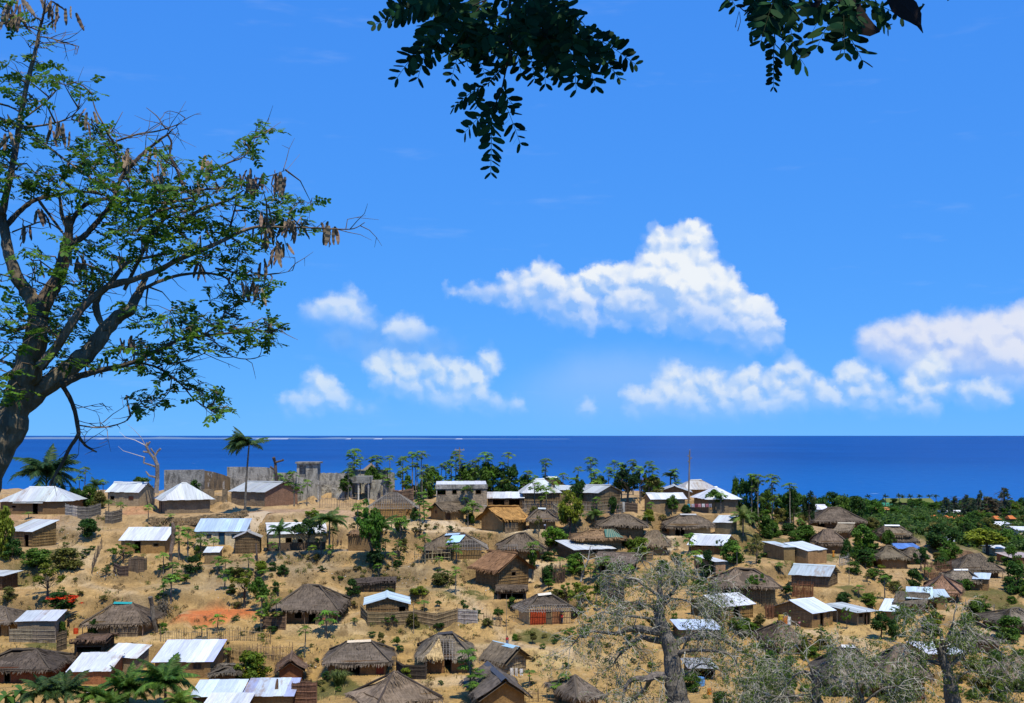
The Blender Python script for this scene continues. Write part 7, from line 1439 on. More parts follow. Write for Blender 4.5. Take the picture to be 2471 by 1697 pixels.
baobab('second baobab with arching leafy drooping twigs, bottom right', [
    cH([(1710, 1560, 95), (1690, 1380, 82), (1655, 1180, 60), (1610, 1060, 46), (1600, 960, 30)]),
    cH([(1610, 1070, 30), (1560, 930, 26), (1480, 840, 22), (1400, 820, 16), (1320, 900, 11), (1270, 1010, 7)]),
    cH([(1610, 1040, 28), (1660, 900, 25), (1750, 840, 20), (1860, 830, 16), (1990, 900, 11), (2120, 1010, 7)]),
    cH([(1605, 980, 24), (1600, 860, 20), (1560, 790, 15), (1500, 760, 9)]), cH([(1610, 980, 20), (1680, 820, 15), (1700, 760, 10)]),
    cH([(1650, 1160, 26), (1800, 1020, 20), (1950, 1000, 14), (2080, 1080, 9), (2180, 1200, 5)]),
    cH([(1630, 1120, 24), (1500, 1090, 20), (1380, 1120, 14), (1300, 1220, 8)]), cH([(1670, 1300, 20), (1820, 1180, 14), (1980, 1200, 9), (2080, 1320, 5)])], 96, 11, 2.2, leaf_n=7)
baobab('small knotty baobab top low at the bottom, third from the right edge', [
    cH([(530, 1560, 62), (510, 1450, 56), (500, 1330, 46), (495, 1250, 36)]), cH([(500, 1270, 24), (430, 1180, 17), (330, 1200, 12), (250, 1290, 7)]), cH([(500, 1250, 24), (540, 1130, 18), (620, 1090, 12), (700, 1100, 7)]),
    cH([(500, 1290, 22), (600, 1220, 15), (700, 1230, 9)]), cH([(495, 1260, 20), (440, 1100, 13), (390, 1020, 7)]), cH([(510, 1400, 20), (380, 1380, 13), (220, 1400, 9), (100, 1380, 5)])], 92, 17, 1.5, leaf_n=4)
baobab('thicket of pale bare baobab branches at the bottom edge, left of the leafy one', [
    cH([(930, 1640, 44), (910, 1500, 32), (905, 1400, 22)]), cH([(905, 1420, 16), (860, 1280, 12), (850, 1180, 7), (830, 1120, 4)]), cH([(905, 1410, 16), (980, 1280, 12), (1050, 1180, 7), (1100, 1110, 4)]), cH([(910, 1460, 15), (1080, 1330, 11), (1240, 1300, 6)]), cH([(908, 1440, 14), (780, 1330, 9), (720, 1260, 5)])], 90, 23, 1.5)
baobab('leafy baobab twigs at the bottom between the big one and its small neighbour', [
    cH([(-60, 1640, 30), (-40, 1500, 22), (-20, 1380, 14)]), cH([(-30, 1430, 12), (30, 1270, 9), (110, 1180, 5)]), cH([(-30, 1400, 12), (-60, 1200, 9), (-30, 1030, 5)]), cH([(-40, 1480, 12), (100, 1380, 8), (220, 1330, 4)])], 94, 29, 1.8, leaf_n=6)
# ------------------------------------------------------------------ the near tree on the left, about 16 m off
YT = 16.0; ST = YT / FPX
tb = at(-70, YT); tree = empty('lebbek_tree', tb); tag(tree, 'large leaning tree with green leaflets and brown pods filling the left edge', 'tree')
rr = random.Random(31); BR = []
def limb(L, name='branch', n=7, depth=0.0, col=(.20, .155, .105), mat='bark', wob=.5):
    off = depth; P_ = []
    for i, (x, y, r) in enumerate(L):
        if i: off += rr.uniform(-.12, .12) * (1 if r < 20 else .3)
        P_.append(sight(x, y, YT + off) - tb)
    Q, RR = [], []
    for i in range(len(P_) - 1):
        p0, p1, p2, p3 = P_[max(0, i - 1)], P_[i], P_[i + 1], P_[min(len(P_) - 1, i + 2)]
        for k in range(4):
            t = k / 4; q = .5 * ((2 * p1) + (p2 - p0) * t + (2 * p0 - 5 * p1 + 4 * p2 - p3) * t * t + (3 * p1 - p0 - 3 * p2 + p3) * t ** 3); r = (L[i][2] * (1 - t) + L[i + 1][2] * t) * ST * .80
            Q.append(q + V3(rr.gauss(0, 1), rr.gauss(0, 1), rr.gauss(0, 1)) * r * .12 * wob); RR.append(r * rr.uniform(.92, 1.1))
    Q.append(P_[-1]); RR.append(L[-1][2] * ST); mb = MB(); mb.tube(Q, RR, n); o = mb.build(name, mat, tree, jit(col, .1)); BR.append((Q, RR)); return o
limb([(-95, 1290, 78), (-70, 1210, 68), (-38, 1140, 60), (5, 1065, 53), (36, 990, 48), (60, 920, 44), (78, 850, 38), (90, 800, 32), (94, 762, 27)], 'trunk', 14, col=(.21, .165, .105))
limb([(94, 770, 24), (78, 725, 23), (58, 695, 20), (42, 672, 19), (24, 628, 17), (15, 578, 15), (5, 525, 13), (8, 500, 11), (26, 421, 10), (42, 333, 9), (51, 274, 8), (70, 182, 7), (84, 130, 6), (96, 70, 5), (105, 35, 3.5), (110, -12, 2)], n=9)
limb([(90, 770, 26), (104, 735, 25), (136, 677, 21), (155, 626, 19), (163, 590, 18), (166, 560, 13), (167, 523, 9)], n=9, col=(.17, .13, .085))
limb([(163, 592, 9), (170, 545, 8), (190, 509, 7), (222, 487, 6), (270, 478, 5)], col=(.13, .10, .075)); limb([(160, 600, 10), (200, 572, 9), (222, 550, 8), (248, 520, 8), (274, 484, 7), (292, 430, 6.5), (323, 393, 6), (351, 365, 5), (386, 337, 4), (404, 325, 3), (417, 311, 1.5)], col=(.10, .08, .06))
limb([(40, 985, 34), (97, 942, 32), (147, 908, 29), (188, 872, 26), (225, 840, 24), (250, 802, 22), (280, 768, 19), (312, 746, 17), (330, 717, 14), (341, 694, 11), (352, 670, 7)], n=10, col=(.22, .18, .13))
limb([(96, 885, 17), (128, 849, 15), (165, 792, 13), (197, 745, 12), (234, 710, 11), (272, 686, 10), (322, 675, 9), (380, 653, 8.5), (430, 627, 7.5), (484, 605, 7), (542, 578, 6.5), (592, 555, 5), (632, 547, 4), (691, 549, 3), (763, 550, 2.4), (813, 553, 2), (853, 552, 1.6), (880, 537, .9)], col=(.23, .18, .125), depth=-.4)
limb([(255, 800, 8), (240, 772, 10), (232, 745, 11), (237, 715, 10), (262, 690, 8), (300, 640, 6), (330, 628, 5), (400, 612, 4)])
limb([(148, 928, 12), (194, 907, 10), (241, 894, 8.5), (280, 886, 7.5), (322, 874, 6.5), (365, 852, 6), (400, 836, 5.5), (428, 822, 5), (470, 814, 4.5), (515, 808, 3.8), (569, 803, 3), (633, 799, 2), (687, 796, .9)], col=(.11, .09, .065), depth=-.3)
limb([(493, 808, 3), (529, 781, 2.6), (540, 760, 2.2), (551, 738, 1.5)]); limb([(500, 818, 2), (520, 826, 2), (547, 853, 1.8), (583, 866, 1.6), (623, 862, 1.3), (632, 838, .8)]); limb([(330, 872, 3.5), (380, 866, 3), (407, 876, 2.6), (448, 871, 2), (493, 853, 1)])
limb([(322, 874, 3.5), (365, 882, 3.2), (390, 893, 3), (416, 911, 2.8), (443, 934, 2.4), (470, 965, 2), (506, 988, 1.2)], col=(.1, .08, .06)); limb([(414, 912, 2), (412, 930, 1.8), (407, 947, 1.5), (380, 974, 1.2), (345, 985, .8)])
limb([(142, 915, 9), (155, 938, 7.5), (171, 966, 7), (182, 1000, 6.8), (188, 1035, 6.5), (187, 1053, 6.5), (168, 1082, 5.5), (151, 1117, 5), (134, 1145, 4.5), (121, 1172, 3.5)], 'dead_branch', col=(.13, .10, .075)); limb([(188, 1050, 5), (197, 1064, 4.5), (210, 1078, 4), (233, 1091, 2)], 'dead_branch', col=(.13, .10, .075))
limb([(189, 1026, 2.4), (233, 1032, 2.2), (272, 1028, 2), (307, 1014, 1.6), (318, 995, .8)], 'dead_branch', 5); limb([(178, 986, 1.3), (210, 981, 1.1), (247, 973, .6)], 'dead_branch', 5); limb([(186, 1014, 1.3), (215, 1022, 1.1), (249, 1020, .6)], 'dead_branch', 5)
limb([(404, 325, 3), (414, 345, 3), (410, 375, 3.5), (425, 406, 4), (440, 444, 4.5)], col=(.09, .07, .055)); limb([(457, 505, 5), (479, 468, 4.5), (479, 425, 3.5), (515, 411, 3), (551, 393, 2.6), (587, 379, 2.2), (606, 352, 1.8), (617, 328, 1)], col=(.2, .16, .115))
limb([(380, 510, 4.5), (430, 470, 4), (461, 460, 3.5), (515, 456, 3), (569, 451, 2.5), (598, 438, 2), (650, 425, 1.5), (690, 411, .8)], col=(.24, .19, .14)); limb([(440, 545, 6), (470, 515, 5.5), (497, 501, 5), (547, 485, 4), (566, 475, 3.5), (588, 459, 1.6)], col=(.24, .19, .14)); limb([(547, 578, 4), (556, 546, 3.2), (564, 515, 2.8), (569, 495, 1.6)], col=(.08, .065, .05))
limb([(340, 700, 6), (380, 681, 5), (425, 666, 4.5), (475, 659, 4), (515, 661, 3.5), (547, 672, 3), (560, 695, 2.2), (566, 704, 1.4)], col=(.2, .16, .115)); limb([(520, 648, 3), (551, 654, 2.6), (592, 663, 2.2), (642, 663, 1.6), (680, 659, 1.2), (706, 653, .6)])
limb([(48, 305, 3), (84, 305, 3.2), (126, 298, 2.8), (151, 291, 2.2), (179, 276, 1.5), (197, 250, .7)]); limb([(92, 88, 2), (120, 92, 2), (154, 102, 1.8), (175, 108, 1.4), (190, 112, .8)]); limb([(92, 106, 1.6), (125, 102, 1.4), (160, 104, 1)]); limb([(54, 288, 3), (98, 256, 2.6), (120, 236, 2), (142, 212, 1.2)])
limb([(-12, 52, 3), (35, 61, 3), (70, 65, 2.6), (96, 76, 2)]); limb([(-12, 248, 3.5), (20, 256, 3), (44, 268, 2.5)]); limb([(-14, 280, 5), (6, 288, 4.5), (24, 300, 4)]); limb([(82, 328, 3), (116, 354, 2.8), (142, 374, 2.5), (190, 410, 2.5), (230, 440, 3)], col=(.24, .19, .14))
limb([(221, 226, 1), (226, 250, 1.8), (233, 270, 2.2), (247, 296, 2.6), (258, 320, 3), (275, 345, 3)]); limb([(296, 270, .8), (282, 296, 1.2), (268, 320, 1.6)]); limb([(280, 341, 3), (310, 331, 2.8), (338, 323, 2.6), (382, 316, 2.2), (430, 300, 1.4), (447, 285, .7)]); limb([(353, 260, .8), (379, 281, 1.6), (390, 298, 2), (401, 312, 2.4)])
limb([(15, 545, 9), (45, 513, 8), (74, 488, 7), (100, 478, 6), (130, 472, 5), (190, 462, 4), (250, 470, 3)], col=(.13, .10, .075)); limb([(165, 560, 7), (150, 520, 6), (146, 490, 5), (140, 460, 3)]); limb([(30, 560, 2.4), (70, 545, 2.4), (110, 535, 2), (150, 560, 1.8), (180, 600, 1.5)]); limb([(95, 485, 5), (120, 520, 4), (150, 560, 3.5)])
limb([(275, 480, 6), (330, 485, 5), (390, 490, 4.5), (450, 480, 3.5), (500, 470, 2)]); limb([(330, 560, 5), (370, 520, 5), (420, 500, 4), (460, 500, 2)]); limb([(280, 470, 4), (240, 430, 3.5), (215, 395, 3), (200, 380, 1.5)]); limb([(300, 700, 6), (350, 600, 5), (380, 550, 5), (410, 520, 4), (450, 510, 2)], col=(.13, .10, .07)); limb([(85, 800, 10), (60, 790, 7), (30, 800, 5), (-10, 790, 4)]); limb([(80, 855, 6), (40, 880, 5), (0, 870, 4)])
# leaf sprays where the photograph has them
CL = [(65, 250), (30, 280), (90, 280), (110, 330), (95, 355), (205, 285), (235, 275), (220, 290), (130, 215), (100, 160), (15, 40), (120, 60), (50, 430), (20, 450), (80, 440), (95, 460), (15, 500), (10, 550), (40, 580), (120, 590), (100, 610), (160, 600), (90, 640), (140, 640), (200, 640), (30, 620), (10, 640), (270, 490), (320, 480), (370, 480), (250, 520), (320, 520), (370, 510), (300, 425), (280, 560), (330, 560), (410, 530), (400, 570), (350, 610), (300, 620), (360, 640), (420, 620), (440, 640), (480, 580), (540, 520), (580, 540), (560, 600), (620, 590), (680, 610), (600, 650), (640, 660), (690, 640), (540, 650), (470, 680), (560, 700), (620, 720), (660, 740), (600, 740), (550, 740), (400, 740), (450, 720), (380, 760), (300, 830), (350, 850), (400, 830), (450, 800), (480, 820), (530, 800), (560, 780), (620, 780), (680, 760), (640, 820), (570, 840), (520, 880), (620, 870), (660, 850), (700, 880), (740, 880), (800, 860), (720, 780), (760, 740), (730, 820), (820, 850), (870, 830), (850, 800), (810, 890), (900, 760), (930, 750), (960, 750), (1045, 765), (940, 680), (900, 660), (960, 680), (1020, 690), (1060, 690), (870, 450), (905, 455), (805, 490), (835, 495), (800, 600), (780, 620), (740, 660), (800, 690), (870, 720), (880, 960), (915, 975), (860, 930), (760, 1000), (800, 1020), (780, 1050), (810, 1090), (580, 1060), (600, 1050), (650, 1080), (690, 1080), (570, 1100), (620, 1100), (720, 1110), (540, 1080), (500, 1060), (470, 1100), (640, 1120), (760, 1110), (800, 1120), (860, 1100), (900, 1100), (925, 1130), (935, 1155), (850, 1160), (640, 1190), (690, 1190), (720, 1170), (560, 1190), (600, 1210), (500, 1180), (440, 1190), (420, 1230), (540, 1240), (590, 1240), (480, 1250), (560, 1290), (640, 1300), (680, 1310), (700, 1350), (730, 1380), (765, 1388), (740, 1340), (480, 1370), (525, 1362), (460, 1395), (30, 1010), (20, 1060), (80, 1070), (130, 1110), (160, 1100), (90, 940), (110, 890), (130, 870), (60, 1130), (30, 1170), (100, 1150), (60, 1200), (120, 1190), (160, 1130), (230, 1020), (270, 1030), (220, 1060), (290, 1060), (150, 1000), (250, 1090), (270, 1120), (180, 1260), (230, 1220), (330, 1150), (290, 1250), (25, 1270), (40, 1280), (10, 1340), (30, 1350), (200, 1150), (340, 960), (300, 950), (250, 960), (200, 960), (290, 900), (260, 830), (430, 660), (500, 620), (470, 740), (420, 780), (520, 700), (590, 690), (520, 760), (380, 690), (340, 700), (430, 570), (310, 650), (5, 960), (10, 1110), (180, 610), (60, 600), (230, 560), (660, 690), (590, 800), (490, 860), (380, 880), (360, 920)]
CL = [(x * .708, y * .708) for x, y in CL]
# drop the straight-to-cluster twigs in
allpts = [(q, r) for Q, RR in BR for q, r in zip(Q, RR)]
AP = np.array([tuple(q) for q, r in allpts]); tw = MB(); sprays = []
for x, y in CL:
    c = sight(x, y, YT + rr.uniform(-1.0, .8)) - tb; k = int(np.argmin(((AP - np.array(c)) ** 2 * np.array((1, .15, 1))).sum(1))); a = allpts[k][0]; m = a.lerp(c, .5) + V3(rr.gauss(0, .05), rr.gauss(0, .1), rr.gauss(.03, .05))
    tw.tube([a, m, c], [.014, .009, .005], 4, False)
    for _ in range(5):
        e = c + V3(rr.gauss(0, .095), rr.gauss(0, .3), rr.gauss(0, .065)); tw.tube([c, c.lerp(e, .5) + V3(0, 0, .03), e], [.006, .004, .003], 3, False); sprays.append(e)
for Q, RR in BR[1:]:                                              # thin bare twigs along the branches
    for i in range(3, len(Q)):
        if RR[i] < .07 and rr.random() < .42:
            d = (Q[i] - Q[i - 1]).normalized(); d = (d + V3(rr.gauss(0, .7), rr.gauss(0, .7), rr.gauss(.15, .7))).normalized(); L = rr.uniform(.15, .55); p = Q[i]; pts = [p]
            for k in range(3): d = (d + V3(rr.gauss(0, .25), rr.gauss(0, .25), rr.gauss(0, .25))).normalized(); pts.append(pts[-1] + d * L / 3)
            tw.tube(pts, [.007, .0055, .004, .002], 3, False)
            if rr.random() < .6: e = pts[2] + V3(rr.gauss(0, .5), rr.gauss(0, .5), rr.gauss(0, .5)) * L * .6; tw.tube([pts[2], e], [.004, .002], 3, False)
o = tw.build('twigs', 'twig', tree, (.15, .115, .08)); o['kind'] = 'stuff'
def leaflet_outline(L, W): return [(0, 0), (.25 * L, W * .42), (.6 * L, W * .5), (.92 * L, W * .3), (L, 0), (.92 * L, -W * .3), (.6 * L, -W * .5), (.25 * L, -W * .42)]
def compound(pairs, L, ll, lw, seed, curl=.3):
    """one feathered leaf: stalk along +Y with paired oblong leaflets"""
    r_ = random.Random(seed); v, f = [], []
    for k in range(pairs):
        t = .22 + .78 * k / max(1, pairs - 1); p = V3(0, L * t, -curl * L * t * t * .5)
        for sd_ in (-1, 1):
            a = r_.uniform(1.0, 1.35) - .45 * (k == pairs - 1); d = V3(sd_ * math.sin(a), math.cos(a), r_.uniform(-.55, -.05)).normalized(); sidev = V3(-d.y, d.x, r_.uniform(-.3, .3)).normalized(); n = d.cross(sidev); s_ = r_.uniform(.8, 1.15)
            o_ = len(v); v += [tuple(p + d * x * s_ + sidev * y * s_ - n * abs(y) * .25) for x, y in leaflet_outline(ll, lw)]; f.append([o_ + i for i in range(8)])
    # stalk
    o_ = len(v); w_ = .0022 if ll < .06 else .004; v += [(-w_, 0, 0), (w_, 0, 0), (w_ * .5, L, -curl * L * .5), (-w_ * .5, L, -curl * L * .5)]; f.append([o_, o_ + 1, o_ + 2, o_ + 3])
    return v, f
LV = [compound(rr.choice((4, 5, 5)), rr.uniform(.12, .16), .052, .032, k) for k in range(6)]
LM = []
for v, f in LV: mb = MB(); mb.v = v; mb.f = f; mb.uv = [None] * len(f); LM.append(mb.mesh('leaf'))
def rand_mat(rr, up): 
    d = V3(rr.gauss(0, 1), rr.gauss(0, 1), rr.gauss(-.1, .35)).normalized(); x = d.cross(V3(rr.gauss(0, .35), rr.gauss(0, .35), 1)).normalized(); return Matrix((x, d, x.cross(d))).transposed()
mb = MB(); cnt = 0
order = list(sprays); rr.shuffle(order)
for e in order:
    for _ in range(rr.choice((1, 2, 2, 3))):
        M_ = rand_mat(rr, .5); i = rr.randrange(6); k = rr.uniform(.85, 1.35)
        if cnt < 300: o = link(LM[i], 'leaf', 'leaflets', tree, jit(rr.choice(((.12, .24, .018), (.075, .17, .018), (.05, .13, .02))), .25), e, M_.to_euler(), k); cnt += 1
        else: v, f = LV[i]; mb.add([tuple(e + M_ @ Vector(q) * k) for q in v], f)
o = mb.build('foliage', 'foliage_leaflets', tree, (.078, .18, .02)); o['kind'] = 'stuff'
# bunches of flat brown pods
PD = [(60, 20), (90, 40), (160, 20), (172, 32), (230, 50), (70, 75), (30, 40), (190, 70), (200, 440), (215, 470), (190, 455), (45, 480), (305, 415), (435, 540), (440, 565), (425, 550), (360, 615), (420, 575), (515, 520), (560, 585), (520, 630), (540, 620), (715, 565), (830, 610), (870, 615), (855, 630), (710, 575), (990, 785), (1005, 780), (975, 775), (920, 790), (960, 850), (940, 870), (900, 820), (860, 990), (875, 1000), (845, 990), (895, 920), (1140, 795), (1115, 790), (490, 830), (120, 930), (140, 740), (80, 790), (270, 900), (300, 920), (400, 890), (340, 1240), (460, 1180), (430, 1190), (680, 920), (900, 750), (960, 630), (940, 620), (320, 980), (250, 870), (40, 60), (10, 50)]
pods = []
for k in range(3):
    m_ = MB(); L = .24; pts = []; n = 7
    for j in range(n + 1):
        t = j / n; w_ = .027 * math.sin(math.pi * min(1, .08 + t * .88)) ** .5 * (1 + .12 * math.sin(j * 2.6)); pts.append((w_, -L * t, .012 * math.sin(t * 3.5 + k) + .006 * (j % 2)))
    vs = []
    for w_, z, y in pts: vs += [(-w_, y, z), (0, y + .006, z), (w_, y, z), (0, y - .006, z)]
    m_.add(vs, [f for j in range(n) for f in ((j * 4, j * 4 + 1, j * 4 + 5, j * 4 + 4), (j * 4 + 1, j * 4 + 2, j * 4 + 6, j * 4 + 5), (j * 4 + 2, j * 4 + 3, j * 4 + 7, j * 4 + 6), (j * 4 + 3, j * 4, j * 4 + 4, j * 4 + 7))]); pods.append(m_.mesh('seed_pod'))
for x, y in PD:
    c = sight(x * .708, y * .708 - 16, YT + rr.uniform(-.5, .2)) - tb
    for _ in range(rr.choice((4, 5, 6))): link(rr.choice(pods), 'seed_pod', 'twig', tree, jit((.20, .145, .095), .3), c + V3(rr.gauss(0, .045), rr.gauss(0, .08), rr.gauss(0, .03)), (rr.gauss(0, .28), rr.gauss(0, .28), rr.uniform(0, 6.28)), rr.uniform(.75, 1.15))
# ------------------------------------------------------------------ leaf sprays hanging into the top of the picture, a few metres off
def hanging(label, Y, ox, oy, k, leaves, stems, extra, origin, seed, ll=.054, lw=.019, pods_=(), col=(.010, .045, .016), shade_canopy=((-1.0, 1.0), (.45, 1.7))):
    rr = random.Random(seed); s = Y / FPX; base = sight(*origin, Y); root = empty('hanging_branch', base); L3 = lambda x, y, o=0.0: sight(ox + x * k, oy + y * k, Y + o) - base
    one = []
    for i in range(5):
        m_ = MB(); out = leaflet_outline(1.0, .36 + .03 * i); vs = [(x, y * (1 + .1 * rr.uniform(-1, 1)), -.10 * y * y - .06 * (x - .4) ** 2) for x, y in out]; m_.add(vs, [(0, 1, 6, 7) if False else tuple(range(8))]); one.append(m_.mesh('leaflet'))
    for st in stems:
        m_ = MB(); P_ = [L3(x, y) for x, y, r in st]; m_.tube(P_, [r * k * s for _, _, r in st], 6); m_.build('twig', 'bark', root, (.05, .04, .03))
    n_obj = 0; rest = MB()
    for li, lf in enumerate(list(leaves) + list(extra)):
        (x0, y0), (x1, y1) = lf[0], lf[1]; size = lf[2] if len(lf) > 2 else 1.0; o = rr.uniform(-.35, .35)
        a, b = L3(x0, y0, o), L3(x1, y1, o + rr.uniform(-.12, .12)); d = b - a; Ln = d.length; d.normalize(); sag = V3(0, 0, -.04 * Ln); n = 8; P_ = [a + d * Ln * t + sag * 0 + V3(0, 0, .05 * Ln * math.sin(math.pi * t)) for t in [j / n for j in range(n + 1)]]
        m_ = MB(); m_.tube(P_, [.0016 * (1 - .5 * j / n) for j in range(n + 1)], 4); pr = max(3, int(Ln / (lw * 1.12 * size)))
        leafp = m_.build('leaf', 'bark', root, (.03, .04, .015)) if n_obj < 290 else None
        if leafp is None: rest.add(m_.v, m_.f)
        face = V3(rr.gauss(0, .35), -1, rr.gauss(.35, .3)).normalized()                 # mostly seen flat from below
        for j in range(pr):
            t = .12 + .88 * j / max(1, pr - 1); q = P_[min(n - 1, int(t * n))].lerp(P_[min(n, int(t * n) + 1)], t * n - int(t * n)) if t < 1 else P_[-1]
            taper = .65 + .5 * math.sin(math.pi * min(1, t * .8 + .15))
            for sd_ in (-1, 1):
                if rr.random() < .07: continue
                side = d.cross(face).normalized() * sd_; ld = (side * math.sin(1.15) + d * (math.cos(1.15) + (.5 if j == pr - 1 else 0)) + V3(rr.gauss(0, .14), rr.gauss(0, .3), rr.gauss(-.12, .14))).normalized()
                z_ = (face + V3(rr.gauss(0, .45), rr.gauss(0, .3), rr.gauss(0, .45))); y_ = z_.cross(ld).normalized(); z_ = ld.cross(y_); sz = ll * size * taper * rr.uniform(.85, 1.12); Mx = Matrix((ld, y_, z_)).transposed()
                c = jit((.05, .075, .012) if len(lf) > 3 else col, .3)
                if leafp is not None: link(rr.choice(one), 'leaflet', 'shade_leaflets', leafp, c, q, Mx.to_euler(), sz); n_obj += 1
                else:
                    me_ = rr.choice(one); rest.add([tuple(q + Mx @ (v.co * sz)) for v in me_.vertices], [tuple(range(8))])
    rg = np.random.default_rng(seed); cl = [(rg.uniform(*shade_canopy[0]), rg.uniform(-1.6, 1.3), rg.uniform(*shade_canopy[1]), .28) for _ in range(70)]  # unseen crown of the same tree overhead, put in to shade the sprays
    o = link(leafcloud('crown', cl, 5200, .085, seed, up=.6), 'crown', 'shade_foliage', root, col); o['kind'] = 'stuff'
    if rest.v: o = rest.build('foliage', 'shade_foliage', root, col); o['kind'] = 'stuff'
    for line in pods_:
        P_ = [L3(x, y) for x, y, w_ in line]; vs = []
        for i, (q, (x, y, w_)) in enumerate(zip(P_, line)):
            d = (P_[min(i + 1, len(P_) - 1)] - P_[max(0, i - 1)]).normalized(); sd_ = d.cross(V3(0, 1, 0)).normalized() * w_ * k * s; vs += [tuple(q - sd_), tuple(q + V3(0, -.004, 0)), tuple(q + sd_), tuple(q + V3(0, .004, 0))]
        m_ = MB(); m_.add(vs, [f for j in range(len(P_) - 1) for f in ((j * 4, j * 4 + 1, j * 4 + 5, j * 4 + 4), (j * 4 + 1, j * 4 + 2, j * 4 + 6, j * 4 + 5), (j * 4 + 2, j * 4 + 3, j * 4 + 7, j * 4 + 6), (j * 4 + 3, j * 4, j * 4 + 4, j * 4 + 7))]); m_.build('seed_pod', 'plain', root, (.022, .014, .012))
    tag(root, label, 'branch', 'leafy sprays hanging into view from above'); return root
k1 = 680 / 2324
LV1 = [((700, 30), (90, 200)), ((560, 270), (440, 640)), ((560, 290), (270, 640)), ((830, 190), (960, 430)), ((820, 240), (1000, 640)), ((800, 380), (715, 650), .8), ((1100, 0), (850, 350)), ((1250, 0), (1180, 480)), ((1300, 100), (1400, 650)), ((1450, 120), (1490, 690)), ((1550, 50), (1600, 640)), ((1700, 230), (1745, 740)), ((1750, 260), (1900, 710)), ((1700, 250), (2060, 600)), ((1790, 270), (2230, 530)), ((1590, -20), (1790, 230), 1.25),
       ((1180, 510), (1020, 690), .6, 1), ((1010, 690), (740, 880), .9, 1), ((900, 780), (930, 870), .7, 1), ((1180, 740), (1040, 900)), ((1060, 880), (830, 1090)), ((1130, 760), (1220, 860)), ((1130, 800), (1280, 1180), 1.0), ((1050, 880), (1040, 1420), .9), ((1100, 850), (1050, 1030)), ((900, 0), (560, 260)), ((1000, 50), (700, 440)), ((800, 0), (300, 70)), ((950, 100), (1080, 450)), ((1350, 0), (1580, 620)), ((1200, 200), (1290, 600)), ((1400, 0), (1700, 340)), ((650, 180), (480, 300)), ((450, -10), (200, 110)), ((1500, 300), (1640, 640)), ((1600, 300), (1820, 640)), ((2060, 380), (1930, 300), .9), ((1900, 380), (2090, 640)), ((700, 130), (590, 420)), ((1050, 260), (880, 380))]
r1 = random.Random(8); EX1 = []
for _ in range(30):
    x, y = r1.uniform(620, 1680), r1.uniform(-260, 330)
    a = r1.uniform(.5, 2.6); L = r1.uniform(280, 430); EX1.append(((x, y), (x + math.cos(a) * L, y + math.sin(a) * L * .8)))
ST1 = [[(1300, -420, 22), (1240, -60, 16), (1230, 300, 13), (1180, 510, 8), (1130, 740, 6), (1060, 900, 4)], [(1180, 510, 5), (1030, 680, 4), (880, 790, 3)], [(1250, -100, 10), (1000, 0, 7), (800, 240, 4), (800, 400, 3)], [(1240, 0, 9), (1500, 60, 7), (1700, 240, 5), (1800, 270, 3)], [(1000, 0, 6), (740, 120, 4), (560, 270, 3)], [(1240, -200, 14), (1180, 120, 14), (1210, 520, 16), (1195, 545, 10)]]
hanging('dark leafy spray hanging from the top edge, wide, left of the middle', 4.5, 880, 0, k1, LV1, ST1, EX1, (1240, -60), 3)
k2 = 530 / 2324
LV2 = [((610, -20), (470, 430), 1.1), ((600, 120), (610, 520), 1.0), ((600, 480), (600, 920), .75), ((690, 420), (930, 690), 1.15), ((740, 50), (800, 460), 1.1), ((760, 60), (900, 230), 1.2), ((1190, 40), (1010, 340), 1.1), ((1250, 160), (1070, 480), 1.2), ((1340, 160), (1350, 560), 1.1), ((1340, 300), (1530, 630), 1.2), ((1540, -20), (1570, 240), .9), ((1640, 40), (1950, 180), 1.1), ((1660, 60), (1810, 280), 1.1), ((430, -20), (470, 300), 1.0), ((120, -30), (190, 60), 1.2), ((560, 60), (700, 300), 1.1), ((1240, 0), (1330, 240), 1.1), ((1180, 0), (960, 130), 1.2)]
ST2 = [[(700, -300, 14), (600, -40, 10), (590, 130, 7), (620, 480, 4)], [(600, -10, 8), (430, 30, 8), (280, 62, 9), (215, 70, 12)], [(230, 70, 5), (280, 110, 5), (370, 170, 4), (420, 240, 4)], [(1300, -200, 16), (1330, 0, 12), (1340, 200, 9), (1330, 480, 6), (1295, 590, 4)], [(1540, -40, 6), (1660, 40, 5), (1830, 180, 3)], [(240, 130, 3), (250, 230, 3), (220, 330, 5)], [(235, 120, 3), (215, 200, 3), (195, 290, 5)], [(430, -20, 5), (440, 80, 4), (470, 200, 4)]]
r2 = random.Random(4); EX2 = []
for _ in range(26):
    x, y = (r2.uniform(480, 840), r2.uniform(-220, 160)) if r2.random() < .5 else (r2.uniform(1080, 1560), r2.uniform(-240, 120))
    a = r2.uniform(.7, 2.4); L = r2.uniform(220, 330); EX2.append(((x, y), (x + math.cos(a) * L, y + math.sin(a) * L * .9)))
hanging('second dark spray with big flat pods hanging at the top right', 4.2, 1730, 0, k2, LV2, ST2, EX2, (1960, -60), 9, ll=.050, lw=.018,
        pods_=[[(1330, -60, 60), (1400, 60, 120), (1450, 180, 125), (1540, 270, 110), (1640, 320, 70), (1725, 330, 12)], [(1830, -60, 60), (1930, 30, 125), (2030, 110, 120), (2100, 190, 80), (2140, 270, 25), (2180, 350, 4)], [(1120, -20, 16), (1050, 50, 34), (990, 110, 26), (960, 135, 6)]])
